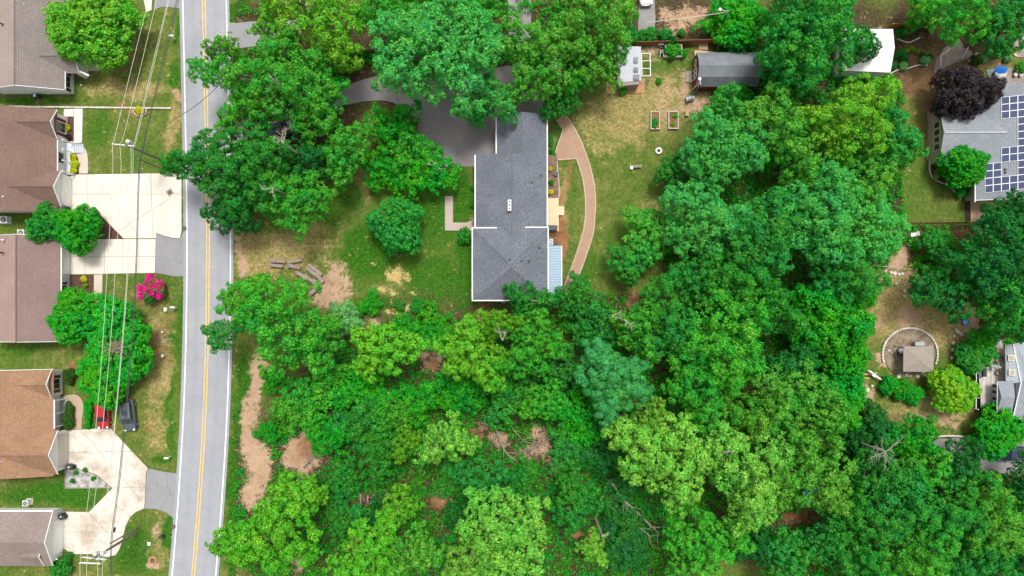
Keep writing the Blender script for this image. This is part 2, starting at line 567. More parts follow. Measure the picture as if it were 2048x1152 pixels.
# zone channels: soft ellipses (px, py, rx, ry[, weight[, tilt degrees]])
ZONES = {
 'litter': [(1600, 700, 330, 330), (1300, 830, 330, 260), (900, 860, 330, 230), (700, 1000, 240, 220), (1000, 1050, 420, 170),
            (1800, 1040, 330, 150), (1640, 350, 260, 230), (600, 120, 190, 120), (880, 110, 220, 130), (1150, 60, 150, 80), (1640, 100, 170, 120),
            (1370, 40, 90, 60), (1480, 60, 70, 60), (600, 250, 120, 110), (1920, 40, 160, 60), (1980, 560, 120, 130),
            (1840, 490, 60, 60), (1270, 615, 60, 40), (730, 140, 60, 50), (1850, 460, 100, 16), (930, 690, 90, 60), (1200, 640, 90, 50)],
 'dirt': [(505, 800, 16, 90), (512, 940, 26, 70), (520, 730, 22, 22), (500, 870, 14, 60), (605, 905, 42, 45), (668, 565, 36, 38, .82), (660, 590, 42, 26, .8), (480, 500, 8, 60),
          (357, 195, 9, 14), (1370, 35, 60, 30, .8), (1345, 190, 50, 50, .48), (1395, 210, 40, 25, .6), (1375, 165, 10, 30, .8), (1290, 100, 50, 12, .6),
          (1820, 635, 22, 20), (1760, 640, 12, 14, .8), (1730, 820, 24, 20), (1770, 720, 24, 14), (1935, 655, 24, 20), (1890, 840, 40, 20, .7), (1800, 550, 60, 10, .6),
          (590, 10, 30, 12), (1880, 810, 40, 40, .6), (325, 675, 18, 20, .6), (300, 590, 25, 14, .5), (1780, 460, 30, 12, .7), (1800, 520, 20, 30, .9),
          (1660, 790, 14, 10), (1735, 790, 18, 22), (320, 1060, 10, 30, .6), (305, 1121, 12, 12, .9), (210, 540, 6, 4), (1330, 600, 20, 20, .6), (860, 715, 26, 34, .8),
          (1080, 880, 30, 28, .66), (1105, 925, 18, 26, .66), (975, 850, 30, 16, .55), (860, 910, 20, 18, .8), (880, 1000, 26, 18, .7), (1070, 905, 44, 14, .7), (1000, 870, 18, 16, .8),
          (740, 990, 40, 14, .7), (600, 1130, 18, 18, .8), (1040, 480, 30, 20, .5), (745, 655, 18, 14, .6)],
 'orange': [(1122, 460, 12, 60), (1110, 470, 18, 18), (1140, 340, 10, 40, .6), (1130, 400, 10, 30, .6), (610, 895, 20, 24, .8), (320, 700, 16, 40, .55), (150, 735, 10, 12, .8),
            (135, 700, 12, 12, .5), (290, 600, 22, 30, .4), (290, 860, 6, 6), (1740, 815, 22, 12, .7), (860, 735, 14, 10, .9), (1690, 1020, 60, 22, .8), (1600, 1030, 40, 18, .7),
            (1270, 600, 26, 26, .6), (960, 625, 24, 24, .7), (1165, 1070, 24, 10, .9), (1000, 320, 4, 4), (245, 213, 22, 5, .7), (330, 655, 10, 30, .5), (1950, 470, 60, 16, .6),
            (700, 1090, 30, 20, .6), (870, 1010, 36, 20, .6), (950, 870, 30, 24, .5)],
 'lush': [(745, 495, 55, 60), (715, 470, 30, 40, .8), (870, 560, 80, 60, .75), (930, 520, 22, 90), (930, 600, 24, 30), (700, 520, 30, 20, .9), (880, 420, 60, 80, .75), (926, 390, 22, 55, .9),  # front-lawn patches near the trees: lush grass with tree shade painted in
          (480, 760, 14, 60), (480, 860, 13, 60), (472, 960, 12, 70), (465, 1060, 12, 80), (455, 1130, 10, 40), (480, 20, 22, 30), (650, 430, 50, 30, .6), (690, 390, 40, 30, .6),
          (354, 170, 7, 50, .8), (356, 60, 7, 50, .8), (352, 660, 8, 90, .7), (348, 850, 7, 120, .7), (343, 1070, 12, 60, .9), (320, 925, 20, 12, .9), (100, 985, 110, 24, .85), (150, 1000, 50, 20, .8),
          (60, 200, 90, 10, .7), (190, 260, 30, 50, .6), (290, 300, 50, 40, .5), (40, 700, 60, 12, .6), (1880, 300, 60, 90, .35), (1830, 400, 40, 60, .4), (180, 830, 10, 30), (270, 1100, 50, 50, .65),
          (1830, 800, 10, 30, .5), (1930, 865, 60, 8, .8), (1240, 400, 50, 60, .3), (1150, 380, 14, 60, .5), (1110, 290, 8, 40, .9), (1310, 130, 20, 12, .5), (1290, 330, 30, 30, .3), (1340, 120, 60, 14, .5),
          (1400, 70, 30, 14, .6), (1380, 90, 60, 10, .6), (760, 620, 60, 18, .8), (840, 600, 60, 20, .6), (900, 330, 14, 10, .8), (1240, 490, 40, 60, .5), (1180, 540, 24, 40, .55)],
 'dry': [(550, 495, 90, 45, .72), (610, 480, 60, 40, .6), (500, 530, 40, 30, .7), (1250, 230, 90, 70, .62), (1330, 200, 60, 70, .66), (1210, 270, 60, 50, .5), (1290, 420, 40, 40, .4), (1180, 480, 30, 80, .3), (1800, 600, 60, 80, .9), (1880, 640, 80, 60, .8),
         (1860, 820, 90, 40, .7), (310, 860, 30, 60, .6), (320, 760, 30, 60, .7), (320, 1100, 20, 40, .5), (310, 660, 30, 60, .6), (240, 80, 70, 80, .5), (260, 180, 90, 20, .7), (1860, 180, 40, 30, .6), (730, 355, 24, 40, .7),
         (860, 565, 30, 30, .6), (790, 590, 60, 20, .5), (735, 540, 16, 16, .4), (1380, 30, 70, 40, .7), (1130, 400, 12, 60, .8), (350, 250, 14, 60, .7), (690, 130, 40, 40, .6), (740, 240, 40, 30, .5), (640, 310, 40, 40, .6)],
 'sand': [(800, 556, 15, 22, .8), (780, 560, 7, 14, .75), (788, 594, 10, 7, .7), (825, 600, 6, 4, .7), (810, 628, 38, 7, .75), (760, 590, 9, 6, .6), (822, 560, 7, 10, .65)],
 'brown': [(1880, 250, 60, 60, .5), (1870, 200, 50, 40, .6), (1850, 460, 110, 12), (725, 150, 40, 34, .9), (1400, 20, 50, 20, .5), (1370, 60, 60, 20, .6), (850, 720, 24, 20, .6), (1920, 880, 50, 6, .5), (1840, 840, 80, 18, .5), (1830, 130, 70, 50), (1950, 120, 60, 30, .9), (1790, 110, 40, 40)],
}
RING = 30.0
gx = np.arange(-90, 2140, 5.0)
gy = np.arange(-70, 1225, 5.0)
X, Y = np.meshgrid(gx, gy)
wx = X + (fbm(X / 45, Y / 45, 3) - .5) * 46
wy = Y + (fbm(X / 45, Y / 45, 9) - .5) * 46
ZV = {}
for k, lst in ZONES.items():
    v = np.zeros_like(X)
    for e in lst:
        w = e[4] if len(e) > 4 else 1.0
        d = np.sqrt(((wx - e[0]) / e[2]) ** 2 + ((wy - e[1]) / e[3]) ** 2)
        v = np.maximum(v, w * np.clip(1.55 - d, 0, 1))
    if k in ('dirt', 'orange', 'sand'):
        v = v * (0.62 + 0.55 * fbm(X / 22, Y / 22, 41))
    ZV[k] = v
# lawns keep forest litter away from the left of the road
ZV['litter'][X < 470] = 0
for x0, x1, y0, y1 in ((1800, 1950, 150, 450), (1712, 1955, 535, 868), (1110, 1325, 100, 590)):
    ZV['litter'][(X > x0) & (X < x1) & (Y > y0) & (Y < y1)] = 0
relief = (fbm(X / 90, Y / 90, 21) - .5) * 0.10 - 0.06
flat = np.ones_like(X)
nvx, nvy = len(gx), len(gy)
gv = np.stack([(X - CX) * S, (CY - Y) * S, np.minimum(relief, -0.012)], -1).reshape(-1, 3)
ii = np.arange(nvx * nvy).reshape(nvy, nvx)
quads = np.stack([ii[1:, :-1], ii[1:, 1:], ii[:-1, 1:], ii[:-1, :-1]], -1).reshape(-1, 4)
# the same sheet runs on to the horizon
far = 3000.0
edge = [ii[0, 0], ii[0, -1], ii[-1, -1], ii[-1, 0]]
fv = np.array([(-far, far, -0.05), (far, far, -0.05), (far, -far, -0.05), (-far, -far, -0.05)])
nb = len(gv)
gverts = np.vstack([gv, fv])
rim = [(edge[0], edge[1], nb + 1, nb), (edge[1], edge[2], nb + 2, nb + 1), (edge[2], edge[3], nb + 3, nb + 2), (edge[3], edge[0], nb, nb + 3)]
quads = np.vstack([quads, np.array(rim)])

def ground_mat():
    m, t, b = new_mat('ground_cover')
    a = N(t, 'ShaderNodeVertexColor', layer_name='zone_a')
    c = N(t, 'ShaderNodeVertexColor', layer_name='zone_b')
    sa, sb = N(t, 'ShaderNodeSeparateColor'), N(t, 'ShaderNodeSeparateColor')
    t.links.new(a.outputs['Color'], sa.inputs[0])
    t.links.new(c.outputs['Color'], sb.inputs[0])
    geo = N(t, 'ShaderNodeNewGeometry').outputs['Position']
    big, mid, fine = noise(t, geo, 0.10, 4), noise(t, geo, 0.55, 6, 0.7), noise(t, geo, 4.5, 5, 0.75)
    tuft = noise(t, geo, 11.0, 4, 0.8)
    wild = noise(t, geo, 1.5, 7, 0.8)
    def msk(src, soft=0.22, amp=0.75, wamp=1.2):
        x = math_n(t, 'ADD', src, math_n(t, 'MULTIPLY', math_n(t, 'SUBTRACT', mid, 0.5), amp))
        x = math_n(t, 'ADD', x, math_n(t, 'MULTIPLY', math_n(t, 'SUBTRACT', fine, 0.5), 0.7))
        x = math_n(t, 'ADD', x, math_n(t, 'MULTIPLY', math_n(t, 'SUBTRACT', wild, 0.5), wamp))
        return ramp(t, x, 0.5 - soft, 0.5 + soft)
    grass = mixc(t, ramp(t, mid, 0.35, 0.65), (0.072, 0.112, 0.020), (0.130, 0.145, 0.040))
    grass = mixc(t, math_n(t, 'MULTIPLY', ramp(t, big, 0.4, 0.62), 0.6), grass, (0.055, 0.115, 0.014))
    dryc = mixc(t, ramp(t, fine, 0.3, 0.7), (0.17, 0.14, 0.055), (0.34, 0.265, 0.12))
    lush_shade_col = mixc(t, ramp(t, fine, 0.3, 0.7), (0.014, 0.072, 0.005), (0.042, 0.130, 0.010))  # lush grass green, deepened to carry the tree shade on the front lawn
    litc = mixc(t, ramp(t, fine, 0.3, 0.7), (0.030, 0.028, 0.014), (0.085, 0.060, 0.034))
    dirtc = mixc(t, ramp(t, fine, 0.3, 0.7), (0.36, 0.235, 0.15), (0.50, 0.345, 0.235))
    orgc = mixc(t, ramp(t, fine, 0.3, 0.7), (0.20, 0.095, 0.045), (0.34, 0.17, 0.085))
    sandc = mixc(t, ramp(t, fine, 0.3, 0.7), (0.42, 0.31, 0.11), (0.60, 0.46, 0.19))
    brc = mixc(t, ramp(t, fine, 0.3, 0.7), (0.10, 0.058, 0.034), (0.17, 0.10, 0.055))
    col = mixc(t, msk(sb.outputs[0], 0.28), grass, dryc)
    col = mixc(t, msk(sa.outputs[0], 0.3), col, lush_shade_col)
    col = mixc(t, msk(sb.outputs[2], 0.25), col, brc)
    col = mixc(t, msk(a.outputs['Alpha'], 0.15), col, litc)
    grain = noise(t, geo, 2.3, 7, 0.85)
    sp = math_n(t, 'MULTIPLY', ramp(t, grain, 0.42, 0.58), 0.62)
    col = mixc(t, sp, mixc(t, 1.0, col, (1.45, 1.4, 1.35), 'MULTIPLY'), mixc(t, 1.0, col, (0.50, 0.58, 0.45), 'MULTIPLY'))
    sp2 = math_n(t, 'MULTIPLY', ramp(t, noise(t, geo, 6.3, 5, 0.8), 0.52, 0.66), 0.55)
    col = mixc(t, sp2, col, mixc(t, 1.0, col, (0.55, 0.6, 0.5), 'MULTIPLY'))
    blot = math_n(t, 'MULTIPLY', ramp(t, noise(t, geo, 0.9, 5, 0.7), 0.5, 0.68), 0.5)
    col = mixc(t, blot, col, mixc(t, 1.0, col, (0.62, 0.86, 0.5), 'MULTIPLY'))
    pit = math_n(t, 'MULTIPLY', ramp(t, noise(t, geo, 2.1, 6, 0.8), 0.48, 0.7), 0.45)
    tone = math_n(t, 'MULTIPLY', ramp(t, noise(t, geo, 0.4, 5, 0.7), 0.4, 0.66), 0.55)
    def soil(x):
        x = mixc(t, tone, x, mixc(t, 1.0, x, (0.66, 0.60, 0.58), 'MULTIPLY'))
        return mixc(t, pit, x, mixc(t, 1.0, x, (0.62, 0.58, 0.55), 'MULTIPLY'))
    col = mixc(t, msk(sa.outputs[1], 0.25, 1.1, 2.6), col, soil(dirtc))
    col = mixc(t, msk(sa.outputs[2], 0.3, 1.0, 2.2), col, soil(orgc))
    col = mixc(t, msk(sb.outputs[1], 0.25, 1.4, 3.0), col, soil(sandc))
    t.links.new(col, b.inputs['Base Color'])
    b.inputs['Roughness'].default_value = 1.0
    b.inputs['Specular IOR Level'].default_value = 0.1
    bump(t, b, tuft, 0.6, 0.12)
    return m

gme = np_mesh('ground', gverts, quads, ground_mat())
def zone_attr(name, chans):
    at = gme.color_attributes.new(name, 'FLOAT_COLOR', 'POINT')
    arr = np.zeros((len(gverts), 4), np.float32)
    for i, c in enumerate(chans):
        if c is not None:
            arr[:nb, i] = ZV[c].ravel()
    at.data.foreach_set('color', arr.ravel())
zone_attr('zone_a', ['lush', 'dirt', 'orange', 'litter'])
zone_attr('zone_b', ['dry', 'sand', 'brown', None])
ground = bpy.data.objects.new('ground', gme)
COL.objects.link(ground)
struct(ground)

# ------------------------------------------------------------------ road
road_c = [(404, -160), (407.6, 0), (410.5, 125), (413, 250), (415.5, 400), (416, 531), (414.5, 650), (412, 750), (408, 850), (402, 950), (394, 1060), (386, 1152), (370, 1290)]
road_pts = [G(398, -2600), G(401, -1200)] + [G(*p) for p in spline(road_c, 6)] + [G(250, 2300), G(110, 3500)]
PX = S
mb = MB()
mb.add([(p[0], p[1], 0.020) for p in offset(road_pts, 51 * PX)] + [(p[0], p[1], 0.020) for p in offset(road_pts, -49 * PX)],
       [(i, i + 1, len(road_pts) + i + 1, len(road_pts) + i) for i in range(len(road_pts) - 1)])
road = struct(mb.build('road', asph_road))
lane = road.data.uv_layers.new(name='lane')
nr_ = len(road_pts)
for lp in road.data.loops:
    lane.data[lp.index].uv = ((51 if lp.vertex_index < nr_ else -49) * PX, 0.0)
paint_w = mottled('road_paint_white', (0.72, 0.72, 0.71), 0.2, 2, 12, 0.7)
paint_y = mottled('road_paint_yellow', (0.70, 0.44, 0.07), 0.2, 2, 12, 0.7, c2=(0.74, 0.52, 0.16))
for d, w, m in ((45 * PX, 0.17, paint_w), (-42 * PX, 0.17, paint_w), (2.6 * PX, 0.15, paint_y), (-2.6 * PX, 0.15, paint_y)):
    MB().strip(offset(road_pts, d), w, 0.024).build('road_marking', m, road)

def sheet(name, pxpts, z, mat, th=0.10):
    """A flat slab of paving seen from above: pixel outline, real thickness."""
    return MB().prism([G(*p) for p in pxpts], z - th, z).build(name, mat)

def slabs(name, pxpts, cuts, mat, z=0.03, gap=0.024, label=None):
    """A concrete drive poured in slabs: the outline cut along its joints, every slab a piece."""
    root = bpy.data.objects.new(name, None)
    COL.objects.link(root)
    struct(root, label)
    bed = MB().prism([G(*p) for p in pxpts], z - 0.14, z - 0.02).build('joint_bed', mottled('joint_dirt', (0.22, 0.18, 0.135), 0.3), root)
    polys = [list(map(tuple, pxpts))]
    for a, b in cuts:
        nxt = []
        for p in polys:
            for sd_ in (1, -1):
                q = clip_half(p, a, b, sd_)
                if len(q) >= 3 and area(q) > 25:
                    nxt.append(q)
        polys = nxt
    r_ = random.Random(len(pxpts))
    for p in polys:
        q = ccw([G(*x) for x in p])
        cl = [q[0]]
        for x in q[1:]:
            if math.dist(x, cl[-1]) > 0.03:
                cl.append(x)
        if math.dist(cl[0], cl[-1]) < 0.03:
            cl.pop()
        c = Vector((sum(x[0] for x in cl) / len(cl), sum(x[1] for x in cl) / len(cl)))
        ins = []
        for x in cl:
            d = (Vector(x) - c)
            ins.append(tuple(Vector(x) - d.normalized() * gap * 1.5))
        MB().prism(ins, z - 0.12, z + r_.uniform(-0.004, 0.006)).build('slab', mat, root)
    return root

# ------------------------------------------------------------------ drives and walks west of the road
slabs('driveway', [(142, 349), (252, 347.5), (363.5, 346), (363.5, 462), (360, 477), (345, 476), (328, 472), (312, 466), (312, 477), (247, 477), (196, 425), (142, 425)],
      [((176, 300), (176, 500)), ((100, 388), (216, 388)), ((216, 388), (271, 462)), ((236, 463), (316, 412)), ((300, 300), (306, 480))], conc)
slabs('driveway', [(140, 478), (246, 478), (312, 478), (310.5, 546), (140.5, 549)],
      [((100, 514), (330, 513)), ((170, 400), (170, 600)), ((209, 400), (209, 600)), ((246, 400), (246, 600)), ((278, 400), (278, 600))], conc)
slabs('driveway', [(135, 860), (178, 858), (221, 856), (258, 896), (296, 936), (293, 945), (289, 1017), (272, 1024), (260, 1035), (251, 1054), (246, 1075), (240, 1097), (232, 1110), (215, 1114),
                   (182, 1108), (144, 1108), (126, 1096), (126, 1023), (178, 1023.6), (225, 976), (195, 950), (156, 936), (135, 925)],
      [((199, 903), (282, 1000)), ((130, 905), (240, 903)), ((120, 1064), (209, 1065)), ((178, 1026), (226, 1076)), ((225, 976), (291, 974)), ((219, 1000), (276, 1045))], conc_stained)
struct(sheet('driveway_apron', [(312.6, 467), (330, 473.4), (345, 477), (360.5, 478), (365, 465), (369, 470), (369, 552), (350, 553), (330, 549), (311, 546), (312.4, 479)], 0.012, asph_apron))
struct(sheet('driveway_apron', [(296.5, 937), (330, 944), (353, 947), (347, 1037), (332, 1024), (312, 1018), (289.6, 1017), (293.6, 946)], 0.012, asph_apron))
struct(sheet('driveway_apron', [(312, -60), (364, -60), (365, 18), (340, 14), (322, 14), (308, 20)], 0.012, asph_apron))
struct(sheet('driveway', [(262, -60), (307, -60), (303, 20), (293, 24), (285, -10)], 0.03, conc))
struct(sheet('footpath', spline([(144.5, 286), (163, 290), (173, 303), (176, 322), (176, 347)], 4) + spline([(158, 347), (156, 318), (150, 306), (144, 301)], 4), 0.03, conc_walk))
struct(sheet('footpath', spline([(171, 125), (190, 121), (206, 122), (208, 135), (196, 141), (172, 141)], 4), 0.03, conc_walk))
struct(sheet('footpath', [(188, 549.5), (205, 548.5), (204, 640), (188, 640)], 0.03, conc_walk))
struct(sheet('footpath', spline([(127, 792), (148, 789), (162, 797), (167, 815), (164, 838), (163, 858)], 4) + spline([(147, 859), (149, 830), (144, 812), (127, 806)], 4), 0.03, concrete('concrete_brown', (0.40, 0.30, 0.22), (0.28, 0.20, 0.13), 0.6)))
struct(sheet('planting_bed', [(134, 234), (146.5, 233), (146.5, 284), (134, 284)], 0.02, mulch))
struct(sheet('planting_bed', spline([(136, 303), (148, 304), (155, 318), (157.5, 346.5), (142, 347), (136, 347)], 3), 0.02, mulch))
struct(sheet('planting_bed', [(141, 550), (187, 549.6), (187, 600), (141, 600)], 0.02, mulch))
struct(sheet('planting_bed', [(180, 424), (195.5, 425.5), (246, 477.3), (180, 477.3)], 0.02, mulch))
struct(sheet('planting_bed', [(143, 126), (170, 126), (170, 148), (143, 148)], 0.02, mottled('dark_mulch', (0.035, 0.022, 0.018), 0.4, 3, 25, 0.95)))
flag = pavers('flagstone', (0.62, 0.56, 0.52), (0.70, 0.68, 0.66), (0.46, 0.36, 0.30), 0.55, 0.4)
struct(sheet('flagstone_patio', [(148, 217.5), (165.6, 217.5), (164, 285), (148, 286)], 0.03, flag))
struct(sheet('flagstone_patio', [(128, 218), (147.4, 218), (147.4, 233), (128, 233)], 0.03, flag))
gravel = mottled('gravel_bed', (0.36, 0.31, 0.25), 0.6, 1.2, 9, 0.95, c2=(0.50, 0.50, 0.50), bmp=0.6)
struct(sheet('gravel_bed', [(132, 936), (160, 938), (195, 952), (222, 974), (131, 975)], 0.012, gravel))

# ------------------------------------------------------------------ drives and paths east of the road
struct(sheet('driveway_apron', [(454, 44), (470, 46), (500, 43), (600, 40), (600, 90), (515, 92), (480, 96), (456, 96)], 0.012, asph_apron))
struct(sheet('driveway', spline([(462, 300), (520, 262), (600, 228), (690, 210), (735, 202), (785, 205), (836, 240)], 5)
             + spline([(832, 330), (850, 333), (946, 333), (1085, 332), (1086, 250), (1085, 140), (1010, 132), (930, 150), (860, 158), (780, 150), (730, 158), (690, 172), (600, 196), (520, 222), (462, 250)], 2), 0.02, asph_dark))
struct(sheet('driveway', [(1015, -60), (1062, -60), (1062, 80), (1018, 84)], 0.014, asph_dark))
struct(sheet('driveway', [(1278, -60), (1306, -60), (1311, 40), (1307, 70), (1276, 72)], 0.014, asph_dark))
struct(sheet('driveway', [(1868, 878), (1910, 876), (1945, 877), (2160, 880), (2160, 960), (1990, 950), (1900, 920), (1860, 900)], 0.014, asph_dark))
tag(MB().strip([G(*p) for p in [(1862, 873), (1900, 871), (1945, 874), (2000, 876)]], 0.25, -0.02, 0.2).build('kerb', conc_walk),
    'tan concrete kerb strip along the dark drive near the blue pickup', 'kerb')
walk = sheet('footpath', [(890, 392), (906, 392), (906, 445), (932, 445), (943, 441), (943, 436), (950, 436), (950, 458), (945, 461), (890, 461)], 0.03, conc_pink)
struct(walk)
MB().prism([G(*p) for p in [(943.4, 437), (953, 437), (953, 457), (946, 457), (943.4, 450)]], 0.02, 0.30).build('step', mottled('brick_step', (0.26, 0.16, 0.14), 0.3), walk)
PATH_OUT = [(1130.5, 230), (1141, 243), (1152, 262), (1162, 282), (1171.6, 306), (1180, 332), (1188, 366), (1191, 398), (1190, 431), (1187, 464), (1179, 492), (1169.6, 520), (1160, 545), (1150, 568), (1145, 580)]
PATH_IN_A = [(1130.5, 230), (1111, 240), (1119, 250), (1126, 258), (1121, 275), (1114, 294), (1111, 306), (1115, 320), (1153, 317)]
PATH_IN_B = [(1153, 317), (1160, 338), (1166, 360), (1170, 390), (1171, 425), (1168, 455), (1162, 478), (1154, 503), (1144, 532), (1134, 557), (1129, 573)]
path_out, path_b = spline(PATH_OUT, 4), spline(PATH_IN_B, 4)
gp = struct(sheet('footpath', path_out + path_b[::-1] + PATH_IN_A[1:-1][::-1], 0.02, brick_path))
for pts in (path_out, path_b, PATH_IN_A[2:7], PATH_IN_A[7:]):
    MB().strip([G(*p) for p in pts], 0.12, -0.02, 0.07).build('brick_edging', brick_edge, gp)
patio_b = pavers('clay_pavers', (0.36, 0.155, 0.07), (0.42, 0.21, 0.11), (0.42, 0.27, 0.16), 0.3, 0.15)
struct(sheet('paver_patio', [(1212, 161), (1289, 158), (1289, 186), (1212, 188)], 0.02, patio_b))
struct(sheet('planting_bed', [(1096, 312), (1113, 312), (1116, 345), (1117, 396), (1096, 396)], 0.012, mottled('bed_soil', (0.22, 0.13, 0.09), 0.5, 1.5, 12, 0.95, bmp=0.5)))
MB().strip([G(*p) for p in spline([(1114, 322), (1116, 345), (1118, 370), (1118, 396)], 4)], 0.12, -0.02, 0.09).build('brick_edging', brick_edge, gp)

# far side gardens
flag2 = pavers('garden_flagstone', (0.24, 0.20, 0.19), (0.32, 0.27, 0.24), (0.20, 0.15, 0.11), 0.6, 0.45)
struct(sheet('footpath', spline([(1890, 95), (1908, 84), (1918, 78), (1930, 95), (1945, 105), (1936, 118), (1922, 122), (1905, 128), (1880, 140), (1868, 145), (1872, 120)], 3), 0.012, flag2))
struct(sheet('footpath', spline([(2020, 100), (2030, 80), (2060, 70), (2120, 70), (2120, 110), (2060, 114), (2030, 114)], 3), 0.012, flag2))
struct(sheet('paver_patio', [(2005, 136), (2120, 130), (2120, 172), (2008, 170)], 0.02, flag2))
struct(sheet('paver_patio', [(1972, 140), (2004, 136), (2004, 170), (1985, 172)], 0.024, mottled('blue_slate', (0.20, 0.24, 0.28), 0.2, 2, 15, 0.8)))
struct(sheet('paver_patio', [(1941, 400), (2160, 396), (2160, 442), (1941, 444)], 0.05, concrete('tan_concrete', (0.42, 0.31, 0.19), (0.30, 0.21, 0.13), 0.6)))
struct(sheet('planting_bed', [(1930, 404), (1940.4, 402), (1940.4, 443.5), (1931, 444)], 0.03, MAT['dark_mulch']))
struct(sheet('planting_bed', spline([(1860, 322), (1858, 345), (1868, 362), (1888, 370), (1904, 380), (1914, 392), (1922, 400), (1936, 400), (1936, 330), (1880, 320)], 3), 0.012, mulch))
# ------------------------------------------------------------------ foliage
def sprig_arrays(rng, cen, nrm, nleaf, ln, wd, dome=0.8):
    """Domed tufts of folded leaf blades: cen, nrm (n,3) -> verts, quads."""
    n = len(cen)
    nrm = nrm / np.linalg.norm(nrm, axis=1, keepdims=True)
    ref = np.where(np.abs(nrm[:, 2:3]) < 0.9, np.array([[0, 0, 1.0]]), np.array([[1.0, 0, 0]]))
    a = np.cross(nrm, ref)
    a /= np.linalg.norm(a, axis=1, keepdims=True)
    b = np.cross(nrm, a)
    ph = rng.uniform(0, 2 * np.pi, (n, 1)) + np.arange(nleaf)[None] * 2.399 + rng.normal(0, 0.3, (n, nleaf))
    th = 0.12 + 1.45 * np.sqrt((np.arange(nleaf)[None] + rng.uniform(0, 1, (n, nleaf))) / nleaf)
    h = np.cos(ph)[..., None] * a[:, None] + np.sin(ph)[..., None] * b[:, None]
    d = np.sin(th)[..., None] * h + np.cos(th)[..., None] * nrm[:, None]
    t = np.cos(th)[..., None] * h - np.sin(th)[..., None] * nrm[:, None]
    ld = t * 0.85 + d * 0.35 + rng.normal(0, 0.22, (n, nleaf, 3))
    ld /= np.linalg.norm(ld, axis=2, keepdims=True)
    side = np.cross(ld, d + rng.normal(0, 0.22, (n, nleaf, 3)))
    side /= np.linalg.norm(side, axis=2, keepdims=True) + 1e-9
    up = np.cross(side, ld)
    sz = rng.uniform(0.6, 1.35, (n, 1, 1))
    L = ln * sz * rng.uniform(0.75, 1.2, (n, nleaf, 1))
    W = wd * sz * rng.uniform(0.8, 1.2, (n, nleaf, 1))
    base = cen[:, None] + d * ln * dome * sz * rng.uniform(0.6, 1.1, (n, nleaf, 1)) - ld * L * 0.35
    mid = base + ld * L * 0.5
    tip = base + ld * L - up * L * 0.08
    v = np.stack([base, mid + side * W / 2 + up * W * 0.12, tip, mid - side * W / 2 + up * W * 0.12], 2).reshape(-1, 3)
    q = np.arange(len(v)).reshape(-1, 4)
    return v, q

def make_crown(seed, R, az, hc, lobe_r, spacing, nleaf, ln, wd, bottom=-0.25, irr=0.15, fill=1.0, squash=0.85, tries=2500, pack=1.2, deep=0.30):
    rng = np.random.default_rng(seed)
    ph0 = rng.uniform(0, 6.28, 4)
    lobes, rads = [], []
    for k in range(tries):
        d = rng.normal(0, 1, 3)
        d /= np.linalg.norm(d)
        if d[2] < bottom:
            continue
        phi = math.atan2(d[1], d[0])
        f = 0.93 + irr * (math.sin(2 * phi + ph0[0]) * 0.45 + math.sin(3 * phi + ph0[1]) * 0.55 + math.sin(5 * phi + ph0[2]) * 0.5 + math.sin(8 * phi + ph0[3]) * 0.3)
        lr = lobe_r * rng.uniform(0.55, 1.3)
        rad = (R * f - lr * 0.95) * rng.uniform(1 - deep, 1.0) if k % 3 else (R * f - lr) * rng.uniform(0.2, 0.7)
        c = np.array([d[0] * rad, d[1] * rad, hc + d[2] * rad * az / R])
        if lobes and min(np.linalg.norm(c - l) - pack * 0.5 * (lr + r2) for l, r2 in zip(lobes, rads)) < 0:
            continue
        lobes.append(c)
        rads.append(lr)
    cs, ns = [], []
    LB = np.array(lobes)
    RB = np.array(rads)
    for c, lr in zip(LB, RB):
        n = max(6, int(fill * 4.6 * lr * lr / spacing ** 2))
        out = np.array([c[0], c[1], (c[2] - hc) * 1.0]) / R
        d = rng.normal(0, 1, (n, 3)) + out[None] * 0.6 + np.array([0, 0, 0.5])
        d /= np.linalg.norm(d, axis=1, keepdims=True)
        p = c + d * lr * rng.uniform(0.6, 1.1, (n, 1)) * np.array([1, 1, squash])
        dist = np.linalg.norm(p[:, None] - LB[None], axis=2) / RB[None]
        keep = (dist < 0.55).sum(1) == 0
        cs.append(p[keep])
        ns.append((d + np.array([0, 0, 0.45]))[keep])
    v, q = sprig_arrays(rng, np.vstack(cs), np.vstack(ns), nleaf, ln, wd)
    me = np_mesh('crown', v, q, MAT['leaf'])
    # trunk with limbs reaching for the lobes
    mb = MB()
    r0 = 0.035 * R + 0.06
    top = hc - az * 0.15
    lean = rng.normal(0, 0.03 * R, 2)
    mb.tube([(0, 0, -0.3), (lean[0] * .2, lean[1] * .2, top * 0.3), (lean[0] * .6, lean[1] * .6, top * 0.7), (lean[0], lean[1], top)], [r0 * 1.35, r0, r0 * 0.8, r0 * 0.5], 8)
    order = rng.permutation(len(lobes))[: 16 if R > 3 else 6]
    for j in order:
        e = LB[j]
        s = np.array([lean[0] * .6, lean[1] * .6, top * rng.uniform(0.55, 0.95)])
        m1 = s + (e - s) * 0.4 + np.array([0, 0, -0.06 * R]) + rng.normal(0, 0.04 * R, 3)
        m2 = s + (e - s) * 0.75 + rng.normal(0, 0.04 * R, 3)
        o = e + (e - s) / np.linalg.norm(e - s) * RB[j] * 0.55
        mb.tube([s, m1, m2, e, o], [r0 * 0.42, r0 * 0.32, r0 * 0.22, r0 * 0.13, r0 * 0.05], 5)
    tm = bpy.data.meshes.new('trunk')
    tm.from_pydata(mb.v, [], mb.f)
    tm.update()
    tm.materials.append(bark)
    return dict(crown=me, trunk=tm, R=R, hc=hc, az=az, h=hc + az)

VAR = {}
def variant(k):
    if k not in VAR:
        VAR[k] = make_crown(*SPEC[k][0], **SPEC[k][1])
    return VAR[k]
